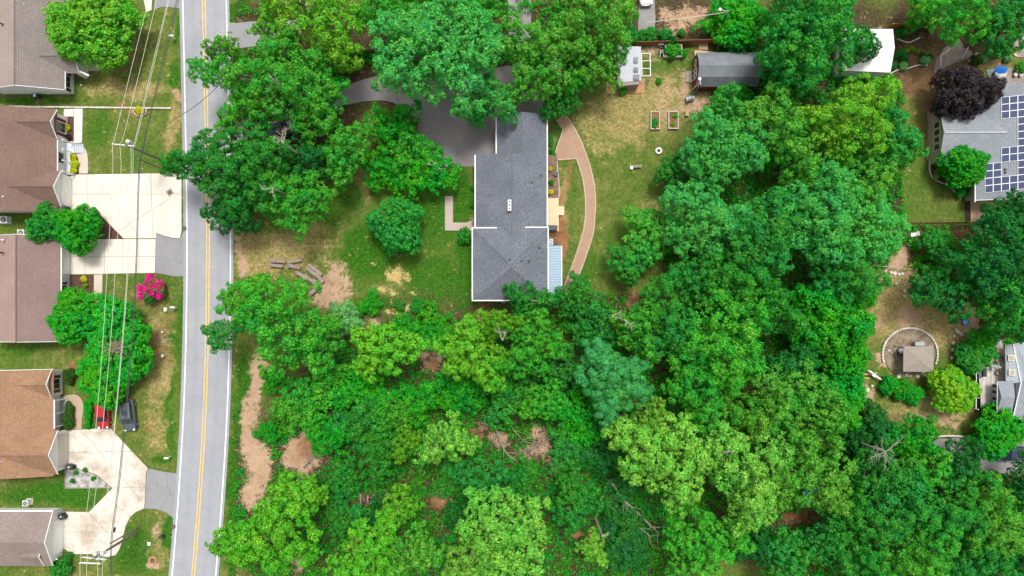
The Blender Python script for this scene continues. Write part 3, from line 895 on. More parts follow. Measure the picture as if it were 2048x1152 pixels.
# seed, R, az, crown-centre height, lobe radius, sprig spacing, leaves, leaf length, width
SPEC = {
 'oak1':   ((11, 6.8, 5.2, 9.0, 1.20, 0.46, 13, 0.33, 0.17), dict(irr=0.24, pack=1.62)),
 'oak2':   ((12, 6.8, 5.0, 9.0, 1.05, 0.46, 13, 0.33, 0.17), dict(irr=0.28, pack=1.70)),
 'oak3':   ((13, 6.8, 5.4, 9.0, 1.35, 0.46, 13, 0.32, 0.16), dict(irr=0.22, pack=1.60)),
 'maple1': ((21, 6.8, 5.6, 9.0, 1.25, 0.42, 14, 0.29, 0.15), dict(irr=0.16, pack=1.50)),
 'maple2': ((22, 6.8, 5.4, 9.0, 1.40, 0.42, 14, 0.29, 0.15), dict(irr=0.19, pack=1.50)),
 'oakm1':  ((31, 4.2, 3.3, 6.0, 0.95, 0.42, 13, 0.31, 0.16), dict(irr=0.28, pack=1.60)),
 'oakm2':  ((32, 4.2, 3.4, 6.0, 0.85, 0.42, 13, 0.31, 0.16), dict(irr=0.28, pack=1.65)),
 'maplem1': ((33, 4.2, 3.6, 5.6, 0.92, 0.40, 14, 0.28, 0.15), dict(irr=0.20, pack=1.45)),
 'maplem2': ((34, 4.2, 3.4, 5.6, 0.80, 0.40, 14, 0.28, 0.15), dict(irr=0.24, pack=1.48)),
 'dense1': ((41, 4.2, 3.6, 4.2, 0.85, 0.38, 12, 0.26, 0.15), dict(irr=0.15, pack=1.25, bottom=-0.5, deep=.2)),
 'dense2': ((42, 4.2, 3.8, 4.2, 0.70, 0.38, 12, 0.26, 0.15), dict(irr=0.2, pack=1.25, bottom=-0.5, deep=.2)),
 'pine1':  ((51, 4.6, 3.8, 8.0, 0.72, 0.40, 22, 0.34, 0.07), dict(irr=0.22, fill=1.1, pack=1.5)),
 'under1': ((61, 3.4, 2.0, 2.6, 0.72, 0.40, 11, 0.29, 0.15), dict(irr=0.36, pack=1.35, bottom=-0.1)),
 'under2': ((62, 3.4, 2.2, 2.8, 0.85, 0.40, 11, 0.29, 0.15), dict(irr=0.38, pack=1.35, bottom=-0.1)),
 'under3': ((63, 3.4, 1.9, 2.4, 0.60, 0.38, 12, 0.26, 0.13), dict(irr=0.36, pack=1.3, bottom=-0.1)),
 'shrub1': ((71, 1.0, 0.75, 0.7, 0.34, 0.20, 9, 0.15, 0.09), dict(irr=0.15, pack=0.95, bottom=-0.4, deep=.15)),
 'shrub2': ((72, 1.0, 0.85, 0.7, 0.28, 0.18, 10, 0.13, 0.07), dict(irr=0.2, pack=0.95, bottom=-0.4, deep=.15)),
}
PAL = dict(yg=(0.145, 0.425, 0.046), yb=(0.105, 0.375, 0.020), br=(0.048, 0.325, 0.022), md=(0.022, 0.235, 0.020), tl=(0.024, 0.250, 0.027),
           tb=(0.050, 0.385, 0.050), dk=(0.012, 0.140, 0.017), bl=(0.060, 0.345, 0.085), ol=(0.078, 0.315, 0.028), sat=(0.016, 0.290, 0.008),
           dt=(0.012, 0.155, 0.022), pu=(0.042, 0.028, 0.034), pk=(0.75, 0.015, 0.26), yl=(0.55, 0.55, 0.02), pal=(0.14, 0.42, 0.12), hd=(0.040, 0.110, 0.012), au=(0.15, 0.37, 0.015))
TREES = []
def tree(kind, px, py, r, col, label, name='tree', cat='tree', group=None, ry=None, h=None, parts=True, rot=None):
    """px, py: where the crown's middle shows; r: its radius there (photo pixels); h: total height in metres."""
    v = variant(kind)
    z = 0.6 * (h or v['h'])
    for _ in range(6):
        R = r * S * (H - z) / H
        s = R / v['R']
        sz = (h / v['h']) if h else max(0.75, min(1.15, s)) if v['R'] > 2.5 else s
        z = v['hc'] * sz
    p = P(px, py, z)
    root = thing(name, label, cat, (p[0], p[1], 0), group)
    sy = s if ry is None else s * ry / r
    a = rnd.uniform(0, 6.28) if ry is None else rnd.choice((0, math.pi))
    if rot is not None:
        a = rot
    c = PAL[col] if isinstance(col, str) else col
    j = [rnd.uniform(0.9, 1.1) for _ in range(3)]
    for nm in ('trunk', 'crown'):
        o = bpy.data.objects.new(nm, v[nm])
        COL.objects.link(o)
        o.parent = root
        o.color = (c[0] * j[0], c[1] * j[1], c[2] * j[2], 1)
    root.scale = (s, sy, sz)
    root.rotation_euler = (0, 0, a)
    TREES.append((px, py, r))
    return root

def limb(root, kind, px, py, r, col, z):
    """A leafy limb that reaches out from a tree already standing: foliage and the bough that carries it."""
    v = variant(kind)
    p = P(px, py, z)
    s = r * S * (H - z) / H / v['R']
    mw = Matrix.Translation(root.location) @ Matrix.Rotation(root.rotation_euler[2], 4, 'Z') @ Matrix.Diagonal((*root.scale, 1))
    inv = mw.inverted()
    c = PAL[col]
    o = bpy.data.objects.new('limb_foliage', v['crown'])
    COL.objects.link(o)
    o.parent = root
    o.matrix_parent_inverse = inv
    o.location = (p[0], p[1], z - v['hc'] * s)
    o.scale = (s, s, s)
    o.rotation_euler = (0, 0, rnd.uniform(0, 6.28))
    o.color = (*c, 1)
    a = Vector((root.location[0], root.location[1], z * .7))
    b = Vector(p)
    m = MB().tube([a, a + (b - a) * .35 + Vector((0, 0, .5)), a + (b - a) * .75 + Vector((0, 0, .3)), b], [.17, .13, .09, .04], 6).build('limb', bark)
    m.parent = root
    m.matrix_parent_inverse = inv

def shrub(px, py, r, col, label, kind='shrub1', group=None, h=None, ry=None, cat='shrub'):
    return tree(kind, px, py, r, col, label, 'shrub', cat, group, ry, h)
# ------------------------------------------------------------------ houses
sh_grey = shingles('shingles_blue_grey', (0.108, 0.120, 0.148), (0.145, 0.157, 0.185), speck=0.75)
sh_mauve = shingles('shingles_mauve', (0.165, 0.105, 0.086), (0.20, 0.13, 0.107), speck=0.25)
sh_taupe = shingles('shingles_taupe', (0.19, 0.163, 0.15), (0.225, 0.195, 0.18), speck=0.25)
sh_plum = shingles('shingles_plum', (0.20, 0.14, 0.128), (0.235, 0.165, 0.15), speck=0.25)
sh_orange = shingles('shingles_orange', (0.24, 0.14, 0.085), (0.31, 0.185, 0.11), speck=0.4)
sh_brown = shingles('shingles_brown', (0.21, 0.168, 0.152), (0.255, 0.205, 0.185), speck=0.4)
sh_light = shingles('shingles_light_grey', (0.21, 0.23, 0.255), (0.255, 0.275, 0.30), speck=0.4)
sh_pale = shingles('shingles_pale', (0.34, 0.38, 0.43), (0.38, 0.42, 0.46), speck=0.15)
shutter_m = mottled('shutter_maroon', (0.13, 0.012, 0.016), 0.2)
shutter_b = mottled('shutter_brown', (0.11, 0.045, 0.035), 0.2)
porch_floor = mottled('porch_floor', (0.33, 0.31, 0.29), 0.2)

def window_x(x, yc, zc, w, h, parent, mull=1, shut=None, out=1, frame_mat=None):
    """A window on a wall that faces +x (out=1) or -x."""
    fm = frame_mat or white_paint
    f = MB()
    t = 0.08
    f.box((x + out * 0.03, yc, zc + h / 2 - t / 2), (0.08, w, t)).box((x + out * 0.03, yc, zc - h / 2 + t / 2), (0.08, w, t))
    f.box((x + out * 0.03, yc - w / 2 + t / 2, zc), (0.08, t, h - 2 * t)).box((x + out * 0.03, yc + w / 2 - t / 2, zc), (0.08, t, h - 2 * t))
    fr = f.build('window', fm, parent)
    n = mull + 1
    pw = (w - 2 * t) / n
    for i in range(n):
        for k in range(2):
            MB().box((x + out * 0.025, yc - w / 2 + t + pw * (i + .5), zc + (k - .5) * (h / 2 - t)), (0.03, pw - 0.05, h / 2 - t - 0.05)).build('pane', glass, fr)
    if shut:
        for s in (-1, 1):
            MB().box((x + out * 0.03, yc + s * (w / 2 + 0.24), zc), (0.07, 0.40, h)).build('shutter', shut, parent)

def gable_front(house, X, yc, hw, ze, zp, depth_x, roof_m, wall_m, ov=0.3, trim=True):
    """A front gable facing +x: wall, two roof slopes running back to depth_x, white barge boards."""
    MB().plate([(X, yc - hw + ov, 0), (X, yc + hw - ov, 0), (X, yc + hw - ov, ze - 0.05), (X, yc, zp - 0.25), (X, yc - hw + ov, ze - 0.05)], (-0.2, 0, 0)).build('gable_wall', wall_m, house)
    xe = X + ov
    for s in (1, -1):
        sl = [(xe, yc, zp), (xe, yc + s * hw, ze), (depth_x[1], yc + s * hw, ze), (depth_x[0], yc, zp)]
        MB().slab(sl, 0.14).build('roof_slope', roof_m, house)
        MB().plate([(xe + 0.002, yc, zp + 0.01), (xe + 0.002, yc + s * (hw + .01), ze + 0.01), (xe + 0.002, yc + s * (hw + .01), ze - 0.19), (xe + 0.002, yc, zp - 0.19)], (0.06, 0, 0)).build('barge_board', white_paint, house)
    MB().tube([(xe, yc, zp + 0.0), (depth_x[0], yc, zp + 0.0)], 0.07, 6).build('ridge_cap', roof_m, house)

def garage_door(house, X, yc, w, h, mat, rows=4):
    d = MB().box((X + 0.03, yc, h / 2 + 0.02), (0.05, w, h)).build('garage_door', mat, house)
    for k in range(rows):
        for j in range(4):
            MB().box((X + 0.065, yc - w / 2 + w * (j + .5) / 4, h * (k + .5) / rows + .02), (0.03, w / 4 - 0.14, h / rows - 0.14)).build('door_panel', mat, d)

def pipe_vent(house, px, py, z, mat=None, r=0.09, h=0.45):
    x, y, _ = P(px, py, z)
    MB().lathe((x, y, z - 0.25), [(r * 1.7, 0), (r * 1.6, 0.25), (r, 0.27), (r, 0.25 + h)], 10).build('roof_vent', mat or white_plastic, house)

# --- house with the taupe roof, top of the street
h1 = thing('house', 'taupe roofed house behind the big yellow green street tree', 'house', (-66, 38, 0), 'houses across the road')
MB().prism([(-71.2, 30.25), (-61.3, 30.25), (-61.3, 47), (-71.2, 47)], 0, 2.65).build('wall', siding_white, h1)
MB().plate([(-71.2, 30.22, 0), (-61.28, 30.22, 0), (-61.28, 30.22, 2.6), (-66.3, 30.22, 4.4), (-71.2, 30.22, 2.6)], (0, 0.2, 0)).build('gable_wall', siding_white, h1)
MB().slab([(-66.3, 30.0, 4.7), (-60.9, 30.0, 2.8), (-60.9, 48, 2.8), (-66.3, 48, 4.7)], 0.14).build('roof_slope', sh_taupe, h1)
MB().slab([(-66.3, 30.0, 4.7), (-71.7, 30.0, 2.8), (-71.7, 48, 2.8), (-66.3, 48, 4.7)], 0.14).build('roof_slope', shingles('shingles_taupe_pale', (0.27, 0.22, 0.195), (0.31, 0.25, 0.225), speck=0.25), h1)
MB().tube([(-66.3, 30.0, 4.72), (-66.3, 48, 4.72)], 0.09, 6).build('ridge_cap', sh_taupe, h1)
for s, e in ((1, -60.9), (-1, -71.7)):
    MB().plate([(-66.3, 29.99, 4.71), (e, 29.99, 2.81), (e, 29.99, 2.62), (-66.3, 29.99, 4.52)], (0, -0.05, 0)).build('barge_board', white_paint, h1)
MB().slab([(-60.85, 36.6, 2.74), (-60.75, 36.6, 2.74), (-60.75, 30.0, 2.74), (-60.85, 30.0, 2.74)], 0.12).build('gutter', white_paint, h1)
gable_front(h1, -59.3, 34.2, 1.95, 2.6, 3.8, (-63.7, -60.9), sh_taupe, siding_white)
window_x(-61.3, 31.5, 1.5, 1.7, 1.4, h1, 1, mottled('shutter_black', (0.02, 0.02, 0.025), 0.2))
MB().box((-58.4, 32.3, 2.45), (1.5, 0.25, 0.12), rz=-0.45).build('downspout', white_paint, h1)
MB().box((-59.6, 32.45, 1.3), (0.2, 0.2, 2.6)).build('porch_post', white_paint, h1)
pipe_vent(h1, 52, 10, 3.9)
pipe_vent(h1, 4, 48, 4.2, dark_metal)

# --- house with the mauve roof
h2 = thing('house', 'mauve roofed house with maroon shutters by the wide white drive', 'house', (-68, 20, 0), 'houses across the road')
MB().prism([(-75, 13.6), (-62.3, 13.6), (-62.3, 27.0), (-75, 27.0)], 0, 2.6).build('wall', siding_white, h2)
MB().slab([(-61.93, 13.3, 2.8), (-61.93, 27.3, 2.8), (-68.6, 27.3, 4.75), (-68.6, 13.3, 4.75)], 0.14).build('roof_slope', sh_mauve, h2)
MB().slab([(-68.6, 27.3, 4.75), (-75.3, 27.3, 2.8), (-75.3, 13.3, 2.8), (-68.6, 13.3, 4.75)], 0.14).build('roof_slope', sh_mauve, h2)
gable_front(h2, -62.2, 25.25, 2.0, 2.8, 4.2, (-66.6, -62.0), sh_mauve, siding_white)
gable_front(h2, -61.67, 16.5, 2.45, 2.8, 4.4, (-67.4, -62.0), sh_mauve, siding_white)
window_x(-62.2, 25.2, 1.45, 1.5, 1.9, h2, 1, shutter_m)
garage_door(h2, -61.67, 16.5, 4.1, 2.15, white_paint)
MB().box((-61.82, 20.9, 2.72), (0.12, 4.4, 0.14)).build('gutter', white_paint, h2)
pf = MB().prism([(-62.25, 18.9), (-61.1, 18.9), (-61.1, 23.3), (-62.25, 23.3)], 0.0, 0.35).build('porch', siding_grey, h2)
for k, y in enumerate((18.95, 20.4, 21.9, 23.2)):
    MB().box((-61.2, y, 1.5), (0.14, 0.14, 2.35)).build('post', white_paint, pf)
MB().box((-61.2, 20.5, 1.2), (0.06, 3.0, 0.07)).build('rail', white_paint, pf)
for k in range(4):
    MB().box((-60.92 + 0.28 * k, 22.6, 0.27 - 0.07 * k), (0.28, 1.3, 0.10)).build('step', mottled('step_grey', (0.45, 0.48, 0.54), 0.1), pf)
MB().box((-60.5, 23.3, 0.85), (1.3, 0.07, 0.07), ry=0.25).build('rail', white_paint, pf)
window_x(-62.3, 21.0, 1.4, 1.6, 1.4, h2, 1)
pipe_vent(h2, 10, 394, 4.3)
pipe_vent(h2, 22, 416, 3.9)

# --- house with the plum roof
h3 = thing('house', 'plain plum brown roofed house with a pale front wall by the pink crape myrtle', 'house', (-66, 3, 0), 'houses across the road')
MB().prism([(-70.9, -4.0), (-61.9, -4.0), (-61.9, 9.8), (-70.9, 9.8)], 0, 2.45).build('wall', siding_grey, h3)
MB().slab([(-61.5, -4.3, 2.6), (-61.5, 10.1, 2.6), (-66.4, 10.1, 4.3), (-66.4, -4.3, 4.3)], 0.14).build('roof_slope', sh_plum, h3)
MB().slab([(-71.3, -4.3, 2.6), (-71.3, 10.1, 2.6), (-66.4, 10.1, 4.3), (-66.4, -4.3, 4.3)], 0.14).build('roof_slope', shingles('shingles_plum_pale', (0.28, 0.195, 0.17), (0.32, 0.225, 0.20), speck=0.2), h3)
MB().tube([(-66.4, -4.3, 4.32), (-66.4, 10.1, 4.32)], 0.11, 6).build('ridge_cap', sh_plum, h3)
for y in (9.75, -3.95):
    MB().plate([(-70.9, y, 2.3), (-61.9, y, 2.3), (-66.4, y, 4.1)], (0, 0.05, 0)).build('gable_wall', siding_grey, h3)
MB().box((-61.44, 2.9, 2.52), (0.12, 14.4, 0.13)).build('gutter', white_paint, h3)
for y in (10.13, -4.33):
    for e in (-61.5, -71.3):
        MB().plate([(-66.4, y, 4.31), (e, y, 2.61), (e, y, 2.43), (-66.4, y, 4.13)], (0, 0.05, 0)).build('barge_board', white_paint, h3)
window_x(-61.9, 3.0, 1.4, 1.0, 1.4, h3, 0, shutter_b)
garage_door(h3, -61.9, 7.2, 4.4, 2.1, white_paint)
MB().box((-61.6, 3.9, 1.9), (0.3, 0.14, 0.22)).build('wall_lamp', white_plastic, h3)
pipe_vent(h3, 105, 552, 2.75, h=0.1, r=0.14)
pipe_vent(h3, 2, 505, 4.1, dark_metal)
pipe_vent(h3, 4, 480, 4.0)

# --- house with the orange brown roof
h4 = thing('house', 'orange brown roofed house with a three bay porch beside the parked cars', 'house', (-68, -15, 0), 'houses across the road')
MB().prism([(-75, -22.3), (-63.2, -22.3), (-63.2, -8.4), (-75, -8.4)], 0, 2.6).build('wall', siding_white, h4)
MB().slab([(-62.33, -22.6, 2.8), (-62.33, -8.1, 2.8), (-68.8, -8.1, 4.65), (-68.8, -22.6, 4.65)], 0.14).build('roof_slope', sh_orange, h4)
MB().slab([(-75.3, -22.6, 2.8), (-75.3, -8.1, 2.8), (-68.8, -8.1, 4.65), (-68.8, -22.6, 4.65)], 0.14).build('roof_slope', sh_orange, h4)
gable_front(h4, -62.9, -10.05, 2.05, 2.8, 4.0, (-66.6, -62.4), sh_orange, siding_white)
gable_front(h4, -62.1, -19.35, 3.0, 2.8, 4.75, (-69.0, -62.4), sh_orange, siding_white)
window_x(-62.9, -10.2, 1.5, 1.5, 1.8, h4, 1, shutter_b)
garage_door(h4, -62.1, -19.4, 4.6, 2.15, mottled('garage_beige', (0.55, 0.50, 0.44), 0.1))
pf = MB().prism([(-63.15, -16.2), (-62.2, -16.2), (-62.2, -12.2), (-63.15, -12.2)], 0.0, 0.15).build('porch', porch_floor, h4)
for y in (-12.4, -14.2, -16.0):
    MB().box((-62.5, y, 1.42), (0.16, 0.16, 2.5)).build('post', white_paint, pf)
MB().box((-62.25, -14.2, 2.72), (0.13, 4.0, 0.14)).build('gutter', white_paint, h4)
for e0, e1 in ((-68.8, -62.33), (-68.8, -75.3)):
    MB().plate([(e0, -8.08, 4.66), (e1, -8.08, 2.81), (e1, -8.08, 2.62), (e0, -8.08, 4.47)], (0, 0.05, 0)).build('barge_board', white_paint, h4)
pipe_vent(h4, 3, 924, 4.4)
pipe_vent(h4, 7, 948, 3.4)

# --- house with the greyish brown roof, bottom corner
h5 = thing('house', 'grey brown roofed house with a white garage front near the utility pole', 'house', (-68, -31, 0), 'houses across the road')
MB().prism([(-76, -34.5), (-62.9, -34.5), (-62.9, -27.7), (-76, -27.7)], 0, 2.6).build('wall', siding_white, h5)
MB().plate([(-62.88, -34.5, 0), (-62.88, -27.7, 0), (-62.88, -27.7, 2.65), (-62.88, -31.1, 4.3), (-62.88, -34.5, 2.65)], (-0.2, 0, 0)).build('gable_wall', siding_white, h5)
MB().slab([(-62.5, -31.1, 4.5), (-62.5, -27.4, 2.8), (-76.4, -27.4, 2.8), (-76.4, -31.1, 4.5)], 0.14).build('roof_slope', sh_brown, h5)
MB().slab([(-62.5, -31.1, 4.5), (-62.5, -34.8, 2.8), (-76.4, -34.8, 2.8), (-76.4, -31.1, 4.5)], 0.14).build('roof_slope', sh_brown, h5)
for e in (-27.4, -34.8):
    MB().plate([(-62.49, -31.1, 4.51), (-62.49, e, 2.81), (-62.49, e, 2.6), (-62.49, -31.1, 4.3)], (0.06, 0, 0)).build('barge_board', white_paint, h5)
MB().box((-69.4, -27.34, 2.72), (13.9, 0.12, 0.13)).build('gutter', white_paint, h5)
garage_door(h5, -62.88, -31.3, 4.8, 2.15, white_paint)
gable_front(h5, -63.9, -33.2, 1.6, 2.9, 4.0, (-66.5, -64.0), sh_brown, siding_white)
MB().box((-62.6, -34.2, 1.9), (0.5, 0.14, 0.14)).build('wall_lamp', white_plastic, h5)
pipe_vent(h5, 2, 1108, 3.6)

# ------------------------------------------------------------------ the long house in the middle
hm = thing('house', 'long blue grey shingled house with a brick garden path behind it', 'house', (0, 15, 0))
def PP(*a):
    return [P(*x) for x in a]
ZE, ZR, ZH, ZA = 3.0, 4.85, 4.2, 6.35
brick_wall = pavers('house_brick', (0.24, 0.10, 0.07), (0.30, 0.14, 0.10), (0.40, 0.34, 0.30))
def inset(pxs, d):
    q = ccw([P(*p)[:2] for p in pxs])
    c = Vector((sum(p[0] for p in q) / len(q), sum(p[1] for p in q) / len(q)))
    return [(p[0] - math.copysign(d, p[0] - c.x), p[1] - math.copysign(d, p[1] - c.y)) for p in q]
MB().prism(inset([(994, 228, ZE), (1094, 228, ZE), (1094, 312, ZE), (994, 312, ZE)], 0.35), 0, ZE - 0.12).build('garage_wall', brick_wall, hm)
MB().prism(inset([(951, 310, ZE), (1094, 310, ZE), (1094, 460, ZE), (951, 460, ZE)], 0.4), 0, ZE - 0.12).build('wall', brick_wall, hm)
MB().prism(inset([(945.5, 457, ZH), (1095.5, 457, ZH), (1095.5, 600, ZH), (945.5, 600, ZH)], 0.4), 0, ZH - 0.12).build('wall', siding_grey, hm)
ZG = 4.3
main_w = P(1024, 400, ZR)[0]
# main range: two slopes
MB().slab(PP((1024, 305.5, ZR), (951, 310, ZE), (951, 484, ZE), (1024, 484, ZR)), 0.14).build('roof_slope', sh_grey, hm)
MB().slab(PP((1024, 305.5, ZR), (1093.5, 309.2, ZE), (1093.5, 484, ZE), (1024, 484, ZR)), 0.14).build('roof_slope', sh_grey, hm)
# garage range, ridge nearer the garden
MB().slab(PP((1043, 223.5, ZG), (993, 227.5, ZE), (993, 312, ZE), (1043, 312, ZG)), 0.14).build('roof_slope', sh_grey, hm)
MB().slab([P(1043, 223.5, ZG), P(1093.5, 227.5, ZE), P(1093.5, 309, ZE), P(1043, 309, ZG)], 0.14).build('roof_slope', sh_grey, hm)
MB().plate([P(994, 229, ZE), P(1093, 229, ZE), P(1043, 229, ZG - .1)], (0, -0.1, 0)).build('gable_wall', siding_white, hm)
MB().plate([P(952, 311, ZE), P(1092, 311, ZE), P(1024, 311, ZR - .1)], (0, -0.1, 0)).build('gable_wall', siding_white, hm)
# hip roof
C4 = PP((945.5, 456.5, ZH), (1095.5, 456.5, ZH), (1095.5, 600, ZH), (945.5, 600, ZH))
A1, A2 = P(1021, 531, ZA), P(1023, 535, ZA)
for q in ([C4[0], C4[1], A1], [C4[1], C4[2], A2, A1], [C4[2], C4[3], A2], [C4[3], C4[0], A1, A2]):
    MB().slab(list(q), 0.14).build('roof_slope', sh_grey, hm)
for c, a in zip(C4, (A1, A1, A2, A2)):
    MB().tube([(c[0], c[1], c[2] - .01), (a[0], a[1], a[2] - .01)], 0.05, 6).build('hip_cap', sh_grey, hm)
MB().tube(PP((1024, 305.5, ZR), (1024.5, 470, ZR)), 0.06, 6).build('ridge_cap', sh_grey, hm)
MB().tube(PP((1043, 223.5, ZG), (1043, 308, ZG)), 0.06, 6).build('ridge_cap', sh_grey, hm)
def gutter(a, b, w=0.14):
    A, B = Vector(a), Vector(b)
    d = B - A
    MB().box((A + B) / 2 - Vector((0, 0, 0.06)), (d.length if abs(d.x) > abs(d.y) else w, w if abs(d.x) > abs(d.y) else d.length, 0.14)).build('gutter', white_paint, hm)
gutter(P(950.2, 310, ZE), P(950.2, 456, ZE))
gutter(P(992.3, 228, ZE), P(992.3, 307, ZE))
gutter(P(1094.6, 228, ZE), P(1094.6, 455, ZE))
gutter(P(944.6, 455.5, ZH), P(944.6, 601, ZH))
gutter(P(1096.5, 455.5, ZH), P(1096.5, 601, ZH))
gutter(P(943.6, 601, ZH), P(1097.6, 601, ZH))
gutter(P(943.6, 455.4, ZH), P(994, 455.4, ZH))
gutter(P(1050, 454.6, ZH), P(1097.6, 454.6, ZH))
ch = P(1019, 411, 5.2)
chim = MB().box((ch[0], ch[1], 4.9), (0.46, 1.45, 1.3)).build('chimney', mottled('chimney_stucco', (0.72, 0.68, 0.66), 0.08), hm)
for k in (-1, 0, 1):
    MB().box((ch[0], ch[1] + k * 0.46, 5.56), (0.2, 0.2, 0.04)).build('flue', black_plastic, chim)
for a, b, z in ((1062.5, 364, 3.9), (1083, 350, 3.35), (1079, 494.5, 4.9), (1043.5, 521, 5.9), (1058, 521, 5.55), (1020, 519, 6.1)):
    x, y, _ = P(a, b, z)
    MB().lathe((x, y, z - 0.2), [(0.17, 0), (0.15, 0.2), (0.11, 0.22), (0.10, 0.42)], 10).build('roof_vent', dark_metal, hm)
MB().box(P(1008, 603, 0.9), (0.6, 0.4, 1.8)).build('meter_box', grey_metal, hm)

# lean-to with the blue ribbed roof
lt = thing('lean_to', 'light blue ribbed metal lean-to roof on the back of the long house', 'lean-to', P(1109, 540))
pan = gloss('blue_metal', (0.31, 0.42, 0.51), 0.35, 0.2)
z0, z1 = 3.0, 2.55
y0, y1 = P(0, 491, 2.8)[1], P(0, 589, 2.8)[1]
xa, xb = P(1097.5, 0, z0)[0], P(1123, 0, z1)[0]
n = 19
for k in range(n):
    ya, yb = y0 + (y1 - y0) * k / n, y0 + (y1 - y0) * (k + 1) / n
    MB().slab([(xa, ya, z0), (xb, ya, z1), (xb, yb + .01, z1), (xa, yb + .01, z0)], 0.04).add(
        [(xa, ya - .0, z0 + .01), (xb, ya, z1 + .01), (xb, ya - .07, z1 + .05), (xa, ya - .07, z0 + .05), (xa, ya - .12, z0 + .01), (xb, ya - .12, z1 + .01)], [(0, 1, 2, 3), (3, 2, 5, 4)]).build('roof_panel', pan, lt)
MB().box((xb + .04, (y0 + y1) / 2, z1 - .06), (0.09, y0 - y1, 0.16)).build('gutter', white_paint, lt)
for y in (y0 - .2, (y0 + y1) / 2, y1 + .2):
    MB().box((xb - .15, y, z1 / 2 - .05), (0.12, 0.12, z1 - .1)).build('post', white_paint, lt)

# deck at the back
dk = thing('deck', 'new pale timber deck with steps behind the long house', 'deck', P(1106, 430))
dx0, dx1 = P(1092, 0, .6)[0], P(1117.5, 0, .6)[0]
dy0, dy1 = P(0, 396, .6)[1], P(0, 462, .6)[1]
plank = mottled('deck_plank', (0.62, 0.50, 0.31), 0.12, 2, 20, 0.8)
nb_ = 13
for k in range(nb_):
    a = dx0 + (dx1 - dx0) * k / nb_
    MB().box((a + (dx1 - dx0) / nb_ / 2, (dy0 + dy1) / 2, 0.58), ((dx1 - dx0) / nb_ - 0.012, dy0 - dy1, 0.04)).build('plank', plank, dk)
MB().box(((dx0 + dx1) / 2, (dy0 + dy1) / 2, 0.27), (dx1 - dx0 - .1, dy0 - dy1 - .1, 0.54)).build('frame', wood_new, dk)
for k in range(3):
    MB().box((dx1 + .14 + .26 * k, P(0, 421, .4)[1], 0.44 - .17 * k), (0.26, 1.25, 0.05)).build('step', plank, dk)
MB().tube([P(1097, 468, 0.9), P(1124, 464, 0.9)], 0.05, 6).build('hand_rail', mottled('red_wood', (0.22, 0.07, 0.03), 0.2), dk)
MB().tube([P(1124, 464, 0.0), P(1124, 464, 0.9)], 0.05, 6).build('rail_post', MAT['red_wood'], dk)

def ac_unit(px, py, label, w=0.85, h=0.8, mat=None, gap=True):
    x, y = G(px, py)
    t = thing('air_conditioner', label, 'air conditioner', (x, y, 0))
    MB().box((x, y, 0.05), (w + .15, w + .15, 0.1)).build('pad', conc_walk, t)
    MB().box((x, y, 0.1 + h / 2), (w, w, h)).build('cabinet', mat or grey_metal, t)
    MB().lathe((x, y, 0.1 + h), [(w * .42, 0), (w * .42, 0.03)], 18).build('fan_grille', dark_metal, t)
    f = MB()
    for k in range(5):
        f.box((x, y, 0.145 + h), (w * .8, 0.05, 0.02), rz=k * math.pi / 5)
    f.lathe((x, y, .13 + h), [(w * .12, 0), (w * .1, 0.04)], 12)
    f.build('fan_blade', grey_metal, t)
ac_unit(1099.5, 485, 'grey air conditioner beside the blue lean-to roof', 0.8)
gr = thing('grill', 'round brown covered fire bowl beside the blue lean-to', 'fire bowl', (*G(1109, 485), 0))
MB().lathe((*G(1109, 485), 0), [(0.15, 0), (0.12, .35), (0.45, .55), (0.5, .7), (0.40, .76), (0.12, .8)], 14).build('bowl', mottled('bowl_brown', (0.13, 0.08, 0.06), 0.4), gr)
bg_ = thing('barbecue', 'barbecue under a black cover on the pale deck', 'barbecue', P(1104, 456, 0.6))
x, y, _ = P(1104, 456, 1.0)
MB().prism([(x - .75, y - .32), (x + .72, y - .28), (x + .78, y + .30), (x - .70, y + .34)], 0.6, [1.55, 1.5, 1.52, 1.6]).build('cover', black_plastic, bg_)

# ------------------------------------------------------------------ sheds in the back garden
sh = thing('garden_shed', 'pale grey flat roofed shed with a white pipe frame on its side', 'shed', P(1256, 128))
q = PP((1231, 92, 2.4), (1282, 93, 2.4), (1282.5, 161, 2.2), (1241, 165, 2.2))
MB().prism([(p[0] * 0.985, p[1] * 0.985) for p in q], 0, 2.1).build('wall', wood_grey, sh)
tin = striped('tin_roof', (0.40, 0.42, 0.46), 0.35, 'u', 0.3, 0.85)
for k in range(4):
    a, b = k / 4, (k + 1) / 4
    L = lambda p, q_, t_: tuple(p[i] + (q_[i] - p[i]) * t_ for i in range(3))
    zz = 0.01 * (k % 2)
    pts = [L(q[0], q[1], a), L(q[0], q[1], b), L(q[3], q[2], b), L(q[3], q[2], a)]
    MB().slab([(p[0], p[1], p[2] + zz) for p in pts], 0.05).build('roof_sheet', tin, sh)
for (a, b, w, d) in ((1243, 103, .5, .8), (1272, 120, .6, .8), (1272, 139, .6, .6), (1273, 154, .8, .7)):
    x, y, z = P(a, b, 2.5)
    MB().box((x, y, 2.46), (w, d, 0.02)).build('roof_patch', mottled('patch_grey', (0.20, 0.21, 0.22), 0.3), sh)
fr = thing('pipe_frame', 'open white plastic pipe frame beside the grey shed', 'frame', P(1292, 128))
za = 1.5
for a, b in (((1283, 107), (1300, 106.5)), ((1283.5, 122), (1300, 121.5)), ((1284, 137), (1301, 136.5)), ((1284, 152), (1301, 151.5))):
    MB().tube([P(*a, za), P(*b, za)], 0.05, 6).build('bar', white_plastic, fr)
for a, b in (((1283, 106), (1284, 153)), ((1300, 105.5), (1301.2, 152.5))):
    MB().tube([P(*a, za), P(*b, za)], 0.055, 6).build('bar', white_plastic, fr)
